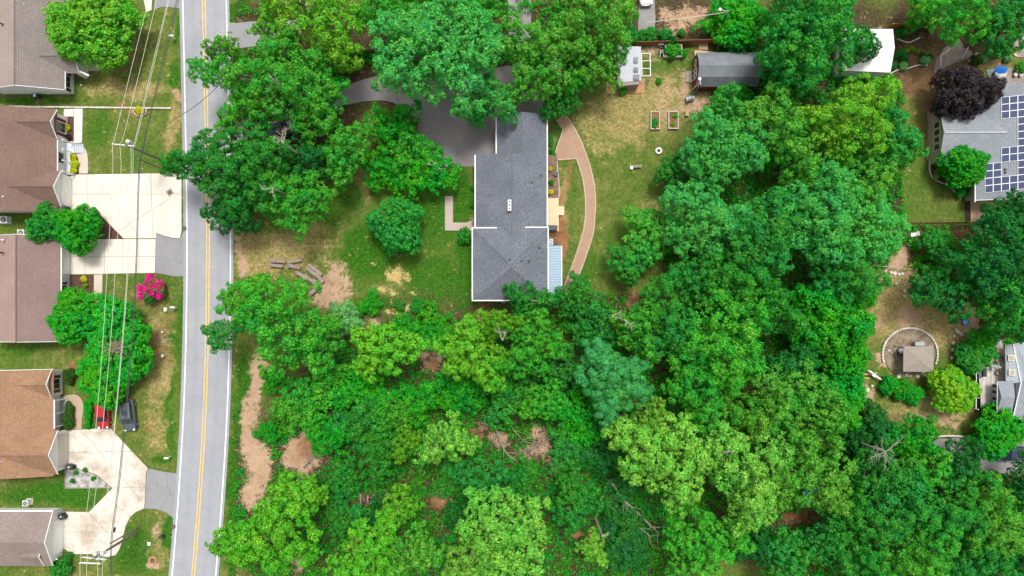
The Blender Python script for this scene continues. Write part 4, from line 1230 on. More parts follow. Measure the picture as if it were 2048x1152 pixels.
for p in ((1300, 106.5), (1300.5, 121.5), (1301, 136.5), (1301, 151.5), (1284, 152)):
    x, y, _ = P(*p, za)
    MB().tube([(x, y, 0), (x, y, za)], 0.045, 6).build('leg', white_plastic, fr)

rs = thing('barn_shed', 'red barn shed with white trimmed doors and grey gambrel roof', 'shed', P(1450, 145))
barn_red = striped('barn_red', (0.19, 0.012, 0.012), 0.25, 'u', 0.3, 0.8)
roof_g = mottled('rolled_roofing', (0.165, 0.18, 0.20), 0.18, 1.0, 18, 0.95)
xf, xbk = G(1385.5, 0)[0], G(1503, 0)[0]
y_top, y_bot = G(0, 118)[1], G(0, 181)[1]
yc = (y_top + y_bot) / 2
hw = (y_top - y_bot) / 2
prof = [(-hw, 0), (hw, 0), (hw, 2.2), (hw * 0.62, 3.2), (0, 3.75), (-hw * 0.62, 3.2), (-hw, 2.2)]
MB().plate([(xf, yc + a, z) for a, z in prof], (0.12, 0, 0)).build('front_wall', barn_red, rs)
MB().plate([(xbk, yc + a, z) for a, z in prof], (-0.12, 0, 0)).build('back_wall', barn_red, rs)
for s in (1, -1):
    MB().box(((xf + xbk) / 2, yc + s * (hw - .07), 1.1), (xbk - xf - .25, 0.12, 2.2)).build('side_wall', barn_red, rs)
    MB().slab([(xf - .12, yc, 3.8), (xbk + .12, yc, 3.8), (xbk + .12, yc + s * hw * .63, 3.25), (xf - .12, yc + s * hw * .63, 3.25)], 0.08).build('roof_slope', roof_g, rs)
    MB().slab([(xf - .12, yc + s * hw * .63, 3.25), (xbk + .12, yc + s * hw * .63, 3.25), (xbk + .12, yc + s * (hw + .14), 2.1), (xf - .12, yc + s * (hw + .14), 2.1)], 0.08).build('roof_slope', roof_g if s > 0 else mottled('rolled_roofing_shaded', (0.15, 0.165, 0.185), 0.25, 1.5, 22, 0.95), rs)  # slope away from the sun: its shade is painted as a darker roofing
def trim(pts, w=0.12):
    for a, b in zip(pts, pts[1:]):
        A, B = Vector((xf - .03, yc + a[0], a[1])), Vector((xf - .03, yc + b[0], b[1]))
        d = (B - A).normalized()
        nrm = Vector((0, -d.z, d.y)) * w / 2
        MB().plate([A + nrm, B + nrm, B - nrm, A - nrm], (-0.04, 0, 0)).build('trim', white_paint, rs)
trim([(hw - .06, 0.05), (hw - .06, 2.15)])
trim([(-hw + .06, 0.05), (-hw + .06, 2.15)])
trim([(-0.95, 0.05), (-0.95, 2.0), (0.35, 2.0), (0.35, 0.05)])
trim([(-0.3, 0.05), (-0.3, 2.0)])
trim([(-0.92, 1.0), (0.32, 1.0)])
trim([(0.75, 1.0), (1.55, 1.0), (1.55, 1.9), (0.75, 1.9), (0.75, 1.0)])
MB().box((xf - .02, yc + 1.15, 1.45), (0.05, 0.66, 0.76)).build('window', glass, rs)
trim([(hw - .1, 2.25), (hw * .6, 3.12), (0, 3.65), (-hw * .6, 3.12), (-hw + .1, 2.25)])
MB().box((G(1471, 0)[0], yc + .5, 3.63), (2.0, 0.3, 0.03), rx=-.28).build('roof_patch', MAT['patch_grey'], rs)
MB().box((xf - .55, yc - .3, 0.08), (0.8, 1.6, 0.16)).build('door_sill', wood_grey, rs)

# white roofed metal building
wb = thing('metal_garage', 'garage with a bright white metal roof below the garden beds', 'garage', P(1730, 105))
wm = striped('white_metal_roof', (0.80, 0.80, 0.79), 0.9, 'u', 0.1, 0.93, 0.4)
A, B, C_, D_, E_, F_ = P(1786, 58, 3.2), P(1789.5, 96, 4.2), P(1781, 145, 3.2), P(1690, 58, 3.2), P(1688, 92, 4.2), P(1684, 141, 3.2)
MB().slab([A, B, E_, D_], 0.08).build('roof_slope', wm, wb)
MB().slab([B, C_, F_, E_], 0.08).build('roof_slope', wm, wb)
MB().prism([(A[0] - .2, A[1] - .1), (C_[0] - .2, C_[1] + .15), (F_[0] + .2, F_[1] + .15), (D_[0] + .2, D_[1] - .1)], 0, 3.1).build('wall', siding_white, wb)
MB().tube([B, E_], 0.06, 6).build('ridge_cap', white_paint, wb)

# ------------------------------------------------------------------ house with the solar panels
r1 = thing('house', 'grey roofed house covered with solar panels and a beige gable', 'house', P(1990, 290))
PITCH = 0.31
XE = P(1951, 0, 3.0)[0]
def on_main(px, py, dz=0.0):
    z = 3.5
    for _ in range(12):
        X_ = (px - CX) * S * (H - z) / H
        z = 3.0 + PITCH * (X_ - XE)
    return Vector(P(px, py, z)) + Vector((0, 0, dz))
def main_at(x, y):
    return (x, y, 3.0 + PITCH * (x - XE))
yT, yB = P(0, 172, 3.2)[1], P(0, 400, 3.0)[1]
MB().slab([main_at(XE, yB), main_at(XE + 8.5, yB), main_at(XE + 8.5, yT), main_at(XE, yT)], 0.15).build('roof_slope', sh_light, r1)
MB().slab([main_at(XE + 8.5, yB), (XE + 17, yB, 3.0), (XE + 17, yT, 3.0), main_at(XE + 8.5, yT)], 0.15).build('roof_slope', sh_light, r1)
MB().prism([(XE + .5, yB + .35), (XE + 16.5, yB + .35), (XE + 16.5, yT - .35), (XE + .5, yT - .35)], 0, 2.85).build('wall', siding_beige, r1)
for e, w in ((XE - .05, .1),):
    MB().box((e, yB + 2.2, 2.93), (w, 5.0, 0.16)).build('gutter', white_paint, r1)
MB().plate([(XE, yB - .01, 3.02), (XE + 8.5, yB - .01, 3.02 + 8.5 * PITCH), (XE + 8.5, yB - .01, 2.8 + 8.5 * PITCH), (XE, yB - .01, 2.8)], (0, -0.06, 0)).build('barge_board', white_paint, r1)
ZW, ZWE = 4.1, 3.0
wx0 = P(1889, 0, ZW)[0]
wyc = P(0, 265, ZW)[1]
wh = 3.85
xj = XE + (ZW - 3.0) / PITCH
for s in (1, -1):
    MB().slab([(wx0, wyc, ZW + .02), (wx0, wyc + s * wh, ZWE + .02), (XE, wyc + s * wh, ZWE + .02), (xj + .05, wyc, ZW + .02)], 0.14).build('roof_slope', sh_light, r1)
    MB().plate([(wx0 - .01, wyc, ZW + .04), (wx0 - .01, wyc + s * wh, ZWE + .04), (wx0 - .01, wyc + s * wh, ZWE - .14), (wx0 - .01, wyc, ZW - .14)], (-0.05, 0, 0)).build('barge_board', MAT['siding_beige'], r1)
MB().tube([(wx0, wyc, ZW + .06), (xj - .1, wyc, ZW + .06)], 0.1, 6).build('ridge_cap', mottled('ridge_pale', (0.44, 0.47, 0.52), 0.15), r1)
wwx = wx0 + .45
MB().prism([(wwx, wyc - wh + .35), (XE + .6, wyc - wh + .35), (XE + .6, wyc + wh - .35), (wwx, wyc + wh - .35)], 0, 2.85).build('wall', siding_beige, r1)
MB().plate([(wwx - .01, wyc - wh + .4, 2.8), (wwx - .01, wyc + wh - .4, 2.8), (wwx - .01, wyc, ZW - .2)], (0.1, 0, 0)).build('gable_wall', siding_beige, r1)
for k in range(4):
    window_x(wwx, wyc + 1.6 - 1.0 * k, 1.75, 0.9, 1.35, r1, 0, None, -1, mottled('frame_cream', (0.62, 0.58, 0.50), 0.1))
for p in ((2010, 339), (2010, 345)):
    v = on_main(*p)
    MB().lathe((v.x, v.y, v.z - .1), [(0.16, 0), (0.14, .3)], 10).build('roof_vent', dark_metal, r1)

solar = thing('solar_array', 'blue grey solar panels in white frames on the grey roof', 'solar panels', on_main(2030, 290))
cell = gloss('solar_cell', (0.050, 0.064, 0.125), 0.45, 0.0, 0.0, 0.06)
alu = mottled('panel_frame_white', (0.78, 0.78, 0.80), 0.05, 4, 20, 0.4)
cols = [(1969, 1985.4), (1985.4, 2001.8), (2001.8, 2018.2), (2018.2, 2034.6), (2034.6, 2051), (2051, 2067.4)]
rows = {}
for r_ in range(13):
    cs = []
    if r_ <= 2: cs = [2, 3, 4, 5]
    elif r_ <= 6: cs = [4, 5]
    elif r_ <= 8: cs = [2, 3, 4, 5]
    elif r_ <= 10: cs = [0, 1, 4, 5]
    else: cs = [0, 1, 2, 3, 4, 5]
    for c in cs:
        xa_, xb_ = cols[c]
        ya = 195 + 14.45 * r_
        sk = lambda px, py: (px, py - 0.105 * (px - 2000))
        q = [on_main(*sk(a, b), .10) for a, b in ((xa_, ya), (xb_, ya), (xb_, ya + 14.45), (xa_, ya + 14.45))]
        p_ = MB().slab([tuple(v) for v in q], 0.05).build('solar_panel', alu, solar)
        cen = sum(q, Vector()) / 4
        MB().slab([tuple(cen + (v - cen) * 0.92 + Vector((0, 0, .012))) for v in q], 0.012).build('cell_sheet', cell, p_)

# ------------------------------------------------------------------ house with the weathered deck
r2 = thing('house', 'pale blue grey house with skylights behind a weathered white deck', 'house', P(2040, 770))
MB().prism([G(2010, 690), G(2075, 680), G(2075, 830), G(2004, 830), G(2004, 762), G(2010, 762)], 0, 2.7).build('wall', siding_grey, r2)
MB().slab(PP((2010, 690, 3.0), (2026, 688, 3.5), (2042, 766, 3.5), (2012, 766, 3.0)), 0.12).build('roof_slope', sh_pale, r2)
MB().slab(PP((2026, 688, 3.52), (2090, 676, 4.8), (2090, 765, 5.0), (2042, 766, 3.52)), 0.12).build('roof_slope', sh_pale, r2)
MB().slab(PP((2026.5, 836, 3.3), (2043, 764, 3.9), (2110, 764, 5.4), (2110, 840, 4.4)), 0.14).build('roof_slope', sh_light, r2)
for a, b in (((2026.0, 836.5, 3.34), (2042.5, 764, 3.94)), ((2026, 837, 3.34), (2110, 841, 4.4)), ((2026, 688, 3.56), (2042, 766, 3.56))):
    MB().tube([P(*a), P(*b)], 0.07, 6).build('barge_board', white_paint, r2)
bp = PP((1995, 763, 3.3), (2027, 762, 3.3), (2024, 824, 3.3), (1994, 824, 3.3))
ra, rb = P(2003, 794, 4.0), P(2030, 795, 4.0)
for q in ([bp[0], bp[1], rb, ra], [bp[3], bp[2], rb, ra], [bp[0], ra, bp[3]]):
    MB().slab(list(q), 0.12).build('roof_slope', sh_light, r2)
MB().tube([bp[0], bp[3], bp[2]], 0.06, 6).build('gutter', white_paint, r2)
for a, b in ((2023, 716), (2024, 745)):
    v = P(a, b, 3.45)
    f = MB().box(v, (0.75, 0.85, 0.1), ry=-0.3).build('skylight', mottled('skylight_frame', (0.62, 0.58, 0.48), 0.1), r2)
    MB().box((v[0], v[1], v[2] + .06), (0.55, 0.65, 0.03), ry=-0.3).build('pane', mottled('skylight_pane', (0.36, 0.33, 0.26), 0.15), f)
MB().prism([G(2030, 826), G(2100, 826), G(2100, 840), G(2030, 840)], 0, 2.6).build('brick_wall', brick_wall, r2)
for k, b in enumerate((772, 784, 797, 806)):
    v = P(1990, b, 1.6)
    f = MB().box(v, (0.1, 0.62, 1.0)).build('window', white_paint, r2)
    MB().box((v[0] - .06, v[1], v[2]), (0.03, 0.46, 0.84)).build('pane', glass, f)
MB().box(P(2042, 846, 0.6), (1.0, 0.5, 1.2)).build('meter_box', white_plastic, r2)

wd = thing('deck', 'weathered white plank deck with railing beside the pale blue house', 'deck', P(1975, 760))
grey_plank = [mottled('weathered_plank_%d' % k, c, 0.22, 2, 18, 0.9) for k, c in enumerate(((0.50, 0.46, 0.42), (0.44, 0.38, 0.33), (0.56, 0.54, 0.52)))]
ZD = 1.2
dpoly = [P(*p, ZD)[:2] for p in [(1952, 718), (1990, 690), (2003, 682), (2008, 700), (2012, 768), (1996, 768), (1996, 818), (1962, 815), (1960, 770)]]
xs = [p[0] for p in dpoly]
x_ = min(xs)
k = 0
while x_ < max(xs):
    q = clip_half(clip_half(ccw(dpoly), (x_, -99), (x_, 99), -1), (x_ + .2, -99), (x_ + .2, 99), 1)
    if len(q) >= 3 and area(q) > 0.03:
        MB().prism([(a + (0.008 if a < x_ + .1 else -0.008), b) for a, b in q], ZD - .05, ZD).build('plank', grey_plank[k % 3], wd)
    x_ += .2
    k += 1
rail = [(1952, 818), (1953, 770), (1952, 718), (1990, 689), (2003, 681)]
for zr in (ZD + .95, ZD + .5):
    MB().tube([P(*p, zr) for p in rail], 0.05, 6).build('rail', white_paint, wd)
for p in rail + [(1952, 745), (1970, 704), (1953, 795)]:
    x, y, _ = P(*p, ZD + .5)
    MB().box((x, y, ZD / 2 + .5), (0.1, 0.1, ZD + 1.0)).build('post', white_paint, wd)
# ------------------------------------------------------------------ utility poles and wires
pole_wood = mottled('pole_wood', (0.20, 0.17, 0.14), 0.3, 3, 20, 0.9)
arm_pale = mottled('arm_pale', (0.62, 0.62, 0.60), 0.15, 4, 20, 0.7)
def utility_pole(label, base, ztop, arms, stub=None, cans=()):
    x, y = G(*base)
    t = thing('utility_pole', label, 'utility pole', (x, y, 0))
    MB().tube([(x, y, -0.3), (x, y, ztop * .5), (x, y, ztop)], [0.19, 0.16, 0.12], 10).build('pole', pole_wood, t)
    for a, b, z in arms:
        A, B = Vector(P(*a, z)), Vector(P(*b, z))
        d = B - A
        am = MB().box((A + B) / 2, (d.length, 0.13, 0.15), rz=math.atan2(d.y, d.x)).build('crossarm', arm_pale, t)
        for f in (0.04, 0.36, 0.66, 0.96):
            p = A + d * f
            MB().lathe((p.x, p.y, p.z + .07), [(0.04, 0), (0.08, .06), (0.05, .12), (0.08, .18), (0.03, .24)], 8).build('insulator', white_plastic, am)
    for px, py, z in cans:
        c = P(px, py, z)
        cn = MB().lathe((c[0], c[1], z - .45), [(0.24, 0), (0.26, .05), (0.26, .8), (0.20, .88), (0.06, .9)], 12).build('transformer', arm_pale, t)
        MB().lathe((c[0] + .08, c[1], z + .43), [(0.05, 0), (0.07, .1), (0.03, .25)], 8).build('bushing', white_plastic, cn)
    return t
utility_pole('wooden utility pole with one crossarm by the mauve roofed house', (332, 324), 10.2, [((225, 288), (270.5, 292.5), 9.8)], cans=[(258, 284, 9.0)])
utility_pole('wooden utility pole with two crossarms and transformers beside the stained drive', (275, 1064), 10.2,
             [((165, 1114), (213, 1119), 9.6), ((160, 1125), (202, 1127), 10.0)], cans=[(193, 1107, 8.6), (200, 1111, 8.4), (206, 1106, 8.5)])
for lab, base, zt in (('short wooden support pole beside the one crossarm pole', (330, 340), 7.4), ('short wooden support pole beside the two crossarm pole', (277, 1054), 6.9)):
    x, y = G(*base)
    t = thing('support_pole', lab, 'pole', (x, y, 0))
    MB().tube([(x, y, -.3), (x, y, zt)], [0.13, 0.09], 8).build('pole', pole_wood, t)
    MB().box((x, y, zt - .3), (0.3, 0.12, 0.12)).build('bracket', arm_pale, t)
wire_pale = mottled('wire_pale', (0.55, 0.53, 0.46), 0.1)
wire_dark = mottled('wire_dark', (0.05, 0.055, 0.06), 0.1)
ZC = 10.0
wires = [
 ([(305, -40), (297, 0), (262, 140), (229, 277), (225, 288), (225.6, 345), (218, 480), (203, 720), (182.6, 945), (162, 1111), (160, 1152), (158, 1195)], ZC, 'pale power line nearest the roofs across the road'),
 ([(322, -40), (313.5, 0), (275, 160), (247, 273), (240, 289), (242, 345), (232, 520), (218, 720), (196, 945), (175, 1111), (173, 1152), (171, 1195)], ZC, 'second pale power line counted from the roofs across the road'),
 ([(344, -40), (336, 0), (300, 150), (270, 281), (262, 293), (262, 345), (253, 560), (241, 720), (219, 945), (197, 1111), (196, 1152), (195, 1195)], ZC, 'third pale power line counted from the roofs across the road'),
 ([(346, -40), (338, 0), (303, 150), (272.5, 281), (266, 293), (265.6, 345), (255, 560), (242.5, 720), (221, 945), (206, 1118), (205, 1152), (204, 1195)], ZC, 'fourth pale power line counted from the roofs across the road'),
 ([(362, -40), (353.5, 0), (302.7, 215), (285, 297), (277, 345), (271, 545), (259, 720), (239, 945), (222, 1077), (222, 1152), (222, 1195)], 7.3, 'thick dark telephone cable strung below the power lines'),
 ([(366, -40), (357, 0), (305, 215), (287, 297), (279, 345), (273, 545), (261.5, 720), (241.5, 945), (224.5, 1077), (224, 1152), (224, 1195)], 7.5, 'thin dark telephone cable beside the thick one'),
]
for pts, z, lab in wires:
    pp = spline([P(*p, z) for p in pts], 4)
    w = MB().tube(pp, 0.028 if z > 9 else 0.04, 5).build('power_line' if z > 9 else 'telephone_cable', wire_pale if z > 9 else wire_dark)
    tag(w, lab, 'cable', 'overhead lines along the road')
for k, (px, py) in enumerate(((284, 296), (279, 338), (230, 1055))):
    c = P(px, py, 7.25)
    c2 = P(px - 1.5, py + 9, 7.25)
    tag(MB().tube([c, c2], [0.13, 0.13], 8).build('cable_splice', black_plastic), ['black splice case on the dark cable above the one crossarm pole', 'black splice case on the dark cable over the mauve house lawn', 'black splice case on the dark cable over the stained drive'][k], 'splice case', 'overhead lines along the road')
tag(MB().tube(spline([P(283, 299, 7.2), P(340, 245, 7.4), P(400, 205, 7.6), P(480, 130, 8.0)], 5), 0.035, 5).build('service_line', wire_dark), 'thin service wire crossing over the road', 'cable')

# ------------------------------------------------------------------ vehicles
tyre_m = mottled('tyre', (0.02, 0.02, 0.022), 0.2)
rim_m = gloss('rim', (0.55, 0.56, 0.58), 0.3, 0.7)
lamp_m = gloss('headlamp', (0.75, 0.77, 0.80), 0.1)
def car(name, label, cat, px, py, rz, paint, length=4.4, width=1.78, height=1.48, kind='sedan', roof_mat=None, hood=0.27, tail=0.16):
    """Front points to local +x. Body lofted through cross-sections; glass, lamps and wheels are parts."""
    x, y = G(px, py)
    t = thing(name, label, cat, (x, y, 0))
    t.rotation_euler = (0, 0, rz)
    L, W, Hh = length, width, height
    belt = Hh * 0.60
    def part(mb, nm, m, par=t, smooth=False):
        me = bpy.data.meshes.new(nm)
        me.from_pydata(mb.v, [], mb.f)
        me.update()
        me.materials.append(m)
        if smooth:
            me.polygons.foreach_set('use_smooth', [True] * len(me.polygons))
        o = bpy.data.objects.new(nm, me)
        COL.objects.link(o)
        o.parent = par
        return o
    st = [(-0.5, .70, .42, .62), (-0.485, .86, .28, .80), (-0.44, .95, .22, .94), (-0.30, 1.0, .2, 1.0), (0.0, 1.0, .2, 1.0), (0.2, 1.0, .2, .97), (0.33, .98, .2, .90), (0.43, .92, .22, .80), (0.485, .78, .28, .66), (0.5, .60, .40, .54)]
    mb = MB()
    vs = []
    for u, w, zb, zt in st:
        hw_, z0, z1 = W / 2 * w, zb, belt * zt
        prof_ = [(-hw_ * .92, z0), (-hw_, z0 + (z1 - z0) * .35), (-hw_ * .99, z0 + (z1 - z0) * .75), (-hw_ * .90, z1), (-hw_ * .5, z1 + .035), (0, z1 + .045), (hw_ * .5, z1 + .035), (hw_ * .90, z1), (hw_ * .99, z0 + (z1 - z0) * .75), (hw_, z0 + (z1 - z0) * .35), (hw_ * .92, z0)]
        vs += [(u * L, a, z) for a, z in prof_]
    m_ = 11
    fs = [(i * m_ + k, i * m_ + k + 1, (i + 1) * m_ + k + 1, (i + 1) * m_ + k) for i in range(len(st) - 1) for k in range(m_ - 1)]
    fs += [(i * m_ + m_ - 1, i * m_, (i + 1) * m_, (i + 1) * m_ + m_ - 1) for i in range(len(st) - 1)]
    fs += [tuple(range(m_)), tuple((len(st) - 1) * m_ + k for k in range(m_ - 1, -1, -1))]
    mb.add(vs, fs)
    body = part(mb, 'body', paint, smooth=True)
    # cabin
    xr0, xr1 = -0.5 * L + tail * L * .35, 0.5 * L - hood * L
    ra_, rb_ = (xr0 + L * .10, xr1 - L * .17) if kind != 'pickup' else (-0.02 * L, xr1 - L * .13)
    if kind == 'pickup':
        xr0 = -0.06 * L
    if kind == 'wagon':
        ra_ = xr0 + L * .05
    bw, tw = W / 2 * .90, W / 2 * .74
    zb, zt = belt + .01, Hh
    b4 = [(xr0, -bw * .92, zb), (xr0, bw * .92, zb), (xr1, bw, zb), (xr1, -bw, zb)]
    t4 = [(ra_, -tw, zt - .03), (ra_, tw, zt - .03), (rb_, tw, zt - .02), (rb_, -tw, zt - .02)]
    def quad(a, b, c, d, ins=0.06, lift=0.0):
        q = [Vector(v) for v in (a, b, c, d)]
        cen = sum(q, Vector()) / 4
        return [cen + (v - cen) * (1 - ins) for v in q]
    cab = MB().add(b4 + t4, [(0, 3, 2, 1), (4, 5, 6, 7), (0, 1, 5, 4), (1, 2, 6, 5), (2, 3, 7, 6), (3, 0, 4, 7)])
    part(cab, 'cabin', paint)
    def pane(q, nm, nrm):
        q = quad(*q, ins=0.10)
        n_ = Vector(nrm).normalized() * 0.012
        part(MB().plate([v + n_ for v in q], -n_ * 2), nm, glass)
    pane((b4[3], b4[2], t4[2], t4[3]), 'windscreen', (1, 0, .8))
    pane((b4[0], b4[1], t4[1], t4[0]), 'rear_window', (-1, 0, .6))
    pane((b4[1], b4[2], t4[2], t4[1]), 'side_window', (0, 1, .3))
    pane((b4[0], b4[3], t4[3], t4[0]), 'side_window', (0, -1, .3))
    rp = [(ra_ - .02, -tw * .98, zt - .03), (ra_ - .02, tw * .98, zt - .03), (rb_ + .02, tw * .98, zt - .02), (rb_ + .02, -tw * .98, zt - .02)]
    top = [((v[0] - (ra_ + rb_) / 2) * .86 + (ra_ + rb_) / 2, v[1] * .8, zt + .035) for v in rp]
    part(MB().add(rp + top, [(0, 3, 2, 1), (4, 5, 6, 7), (0, 1, 5, 4), (1, 2, 6, 5), (2, 3, 7, 6), (3, 0, 4, 7)]), 'roof', roof_mat or paint)
    if kind == 'wagon':
        part(MB().box(((ra_ + rb_) / 2 + .25, 0, zt + .04), (0.7, tw * 1.2, 0.02)), 'sunroof', glass)
    if kind == 'pickup':
        part(MB().box((-0.28 * L, 0, belt + .06), (L * .36, W * .78, 0.03)), 'bed_cover', black_plastic)
    for s in (-1, 1):
        part(MB().add([(L * .44, s * W * .42, belt * .80), (L * .485, s * W * .34, belt * .64), (L * .495, s * W * .24, belt * .60), (L * .455, s * W * .27, belt * .84)], [(0, 1, 2, 3) if s < 0 else (3, 2, 1, 0)]) if False else
             MB().box((L * .455, s * W * .335, belt * .76), (0.26, 0.24, 0.16), rz=s * -.5), 'headlight', lamp_m)
        part(MB().box((-L * .475, s * W * .36, belt * .80), (0.12, 0.30, 0.16)), 'tail_light', gloss('tail_lamp', (0.4, 0.01, 0.01), 0.2))
        part(MB().box((xr1 - .30, s * (W / 2 + .06), belt + .07), (0.14, 0.2, 0.13)), 'mirror', paint)
        for u in (-.31, .31):
            w_ = MB()
            n_ = 16
            vv = []
            for yy, rr in ((s * (W / 2 - .20), .31), (s * (W / 2 - .01), .31), (s * (W / 2 + .01), .27)):
                vv += [(u * L + rr * math.cos(2 * math.pi * k / n_), yy, .31 + rr * math.sin(2 * math.pi * k / n_)) for k in range(n_)]
            ff = [(i * n_ + k, i * n_ + (k + 1) % n_, (i + 1) * n_ + (k + 1) % n_, (i + 1) * n_ + k) for i in range(2) for k in range(n_)]
            ff += [tuple(range(n_ - 1, -1, -1)), tuple(2 * n_ + k for k in range(n_))]
            w_.add(vv, ff)
            wo = part(w_, 'wheel', tyre_m)
            r_ = MB()
            r_.add([(u * L + .2 * math.cos(2 * math.pi * k / 12), s * (W / 2 + yy), .31 + .2 * math.sin(2 * math.pi * k / 12)) for yy in (.0, .022) for k in range(12)],
                   [tuple(range(11, -1, -1)), tuple(range(12, 24))] + [(k, (k + 1) % 12, 12 + (k + 1) % 12, 12 + k) for k in range(12)])
            part(r_, 'rim', rim_m, wo)
    return t
red = gloss('paint_red', (0.42, 0.012, 0.022), 0.25, 0.1, 0.4)
slate = gloss('paint_slate', (0.10, 0.115, 0.14), 0.25, 0.3, 0.4)
navy = gloss('paint_navy', (0.012, 0.03, 0.10), 0.25, 0.2, 0.4)
wht = gloss('paint_white', (0.75, 0.75, 0.75), 0.3, 0.0, 0.3)
car('red_car', 'red car parked nose to the stained drive under the trees', 'car', 211, 826, math.radians(-88), red, 4.2, 1.75, 1.45, hood=0.24)
car('grey_car', 'slate grey hatchback parked on the grass beside the red car', 'car', 262, 829, math.radians(-84), slate, 4.5, 1.85, 1.58, kind='wagon', hood=0.24)
car('pickup_truck', 'dark blue pickup truck on the shaded drive', 'pickup', 2012, 905, math.radians(180), navy, 5.4, 1.95, 1.8, kind='pickup')
car('white_van', 'white van at the end of the dark neighbouring drive', 'van', 1288, -20, math.radians(-85), wht, 5.0, 1.95, 2.1, kind='wagon', hood=0.2)
car('white_car', 'white car half hidden under the oak by the tan fence', 'car', 1108, 128, math.radians(92), wht, 4.6, 1.85, 1.5)
car('dark_car', 'dark car under the roadside trees by the curving drive', 'car', 566, 262, math.radians(20), slate, 4.4, 1.8, 1.5)

# ------------------------------------------------------------------ small street things
def mailbox(px, py, label, rz=0.0, mat=None):
    x, y = G(px, py)
    t = thing('mailbox', label, 'mailbox', (x, y, 0))
    MB().box((x, y, 0.5), (0.1, 0.1, 1.0)).build('post', white_paint, t)
    b = MB()
    n_ = 8
    prof_ = [(-.14, 0), (.14, 0)] + [(.14 * math.cos(a), .16 + .14 * math.sin(a)) for a in [math.pi * k / n_ for k in range(n_ + 1)]]
    b.plate([(x - .3, y + a, 1.0 + z) for a, z in prof_], (0.6, 0, 0)).build('box', mat or white_plastic, t)
    MB().box((x + .1, y + .17, 1.25), (0.14, 0.02, 0.05)).build('flag', red, t)
def flat_box(name, px, py, w, d, h, mat, label, cat, rz=0.0):
    x, y = G(px, py)
    t = thing(name, label, cat, (x, y, 0))
    MB().box((x, y, h / 2), (w, d, h), rz=rz).build('body', mat, t)
    MB().box((x, y, h + .02), (w * 1.06, d * 1.06, 0.05), rz=rz).build('lid', mat, t)
mailbox(351, 78, 'white mailbox on the verge by the taupe roofed house')
mailbox(353, 615, 'white mailbox on the verge near the pink crape myrtle')
mailbox(341, 913, 'white mailbox at the corner of the stained drive')
flat_box('utility_box', 333, 619, 0.35, 0.5, 0.35, white_plastic, 'small white utility box in the grass below the crape myrtle', 'utility box')
flat_box('utility_box', 325.5, 664, 0.2, 0.2, 0.2, white_plastic, 'tiny white marker box on bare soil by the dark evergreen', 'utility box')
flat_box('utility_box', 329, 711, 0.32, 0.40, 0.6, mottled('pale_green', (0.42, 0.52, 0.46), 0.1), 'pale green telephone pedestal beside the dark evergreen', 'utility box')
flat_box('utility_box', 327, 1071, 0.5, 0.4, 0.8, mottled('dark_green', (0.02, 0.05, 0.04), 0.2), 'dark green pedestal on the lush verge near the road', 'utility box', 0.3)
flat_box('utility_box', 299, 1087, 0.4, 0.45, 0.12, white_plastic, 'white water meter lid on the lawn by the utility pole', 'utility box')
flat_box('utility_box', 164, 171, 0.16, 0.16, 0.25, white_plastic, 'tiny white sprinkler post on the taupe house lawn', 'sprinkler')
flat_box('kennel', 77, 194, 0.75, 0.5, 0.6, black_plastic, 'black and white crate on the grass beside the taupe house', 'crate', -0.3)
MB().box((*G(75.6, 193), .68), (0.3, 0.5, 0.06), rz=-.3).build('top_panel', white_plastic, bpy.data.objects['kennel'])
ac_unit(16, 441, 'white air conditioner below the mauve roof', 0.95, 0.8, white_plastic)
ac_unit(50, 467, 'white air conditioner above the plum roof', 0.9, 0.8, white_plastic)
ac_unit(60, 1003, 'white topped air conditioner beside the grey brown roof', 0.75, 0.9, white_plastic)
def bin_(px, py, label, rz=0.0):
    x, y = G(px, py)
    t = thing('wheelie_bin', label, 'bin', (x, y, 0))
    t.rotation_euler = (0, 0, 0)
    b = MB()
    bt = [(-.26, -.3), (.26, -.3), (.26, .3), (-.26, .3)]
    c, s = math.cos(rz), math.sin(rz)
    R_ = lambda a, b_: (x + a * c - b_ * s, y + a * s + b_ * c)
    vs = [(*R_(a, b_), 0.06) for a, b_ in bt] + [(*R_(a * 1.15, b_ * 1.2), 1.0) for a, b_ in bt]
    b.add(vs, [(3, 2, 1, 0), (4, 5, 6, 7)] + [(i, (i + 1) % 4, 4 + (i + 1) % 4, 4 + i) for i in range(4)]).build('body', black_plastic, t)
    MB().box((x, y, 1.04), (0.66, 0.80, 0.08), rz=rz).build('lid', dark_metal, t)
    MB().box((x, y, 1.085), (0.18, 0.2, 0.012), rz=rz).build('label_plate', white_plastic, t)
    MB().tube([(*R_(-.25, -.33), 0.12), (*R_(.25, -.33), 0.12)], 0.12, 10).build('wheel', tyre_m, t)
    MB().tube([(*R_(-.25, -.44), 0.98), (*R_(.25, -.44), 0.98)], 0.03, 6).build('handle', black_plastic, t)
bin_(147, 931, 'black wheelie bin by the beige garage door of the orange brown house', 1.2)
bin_(131, 1029, 'black wheelie bin at the corner of the white garage front', 0.6)
iron = mottled('cast_iron', (0.12, 0.085, 0.07), 0.3)
def manhole(px, py, label, r=0.35, collar=None):
    t = thing('manhole', label, 'manhole', (*G(px, py), 0))
    if collar == 'square':
        MB().box((*G(px, py), 0.02), (0.85, 0.85, 0.06), rz=.6).build('collar', mottled('collar_brown', (0.34, 0.22, 0.17), 0.25), t)
    elif collar:
        MB().lathe((*G(px, py), -0.04), [(0.62, 0), (0.60, 0.07)], 20).build('collar', mottled('collar_orange', (0.42, 0.20, 0.09), 0.3), t)
    MB().lathe((*G(px, py), 0.0), [(r, 0), (r, 0.055), (r * .9, 0.06)], 20).build('cover', iron, t)
manhole(340, 385, 'manhole in a tilted square collar in the white drive', 0.26, 'square')
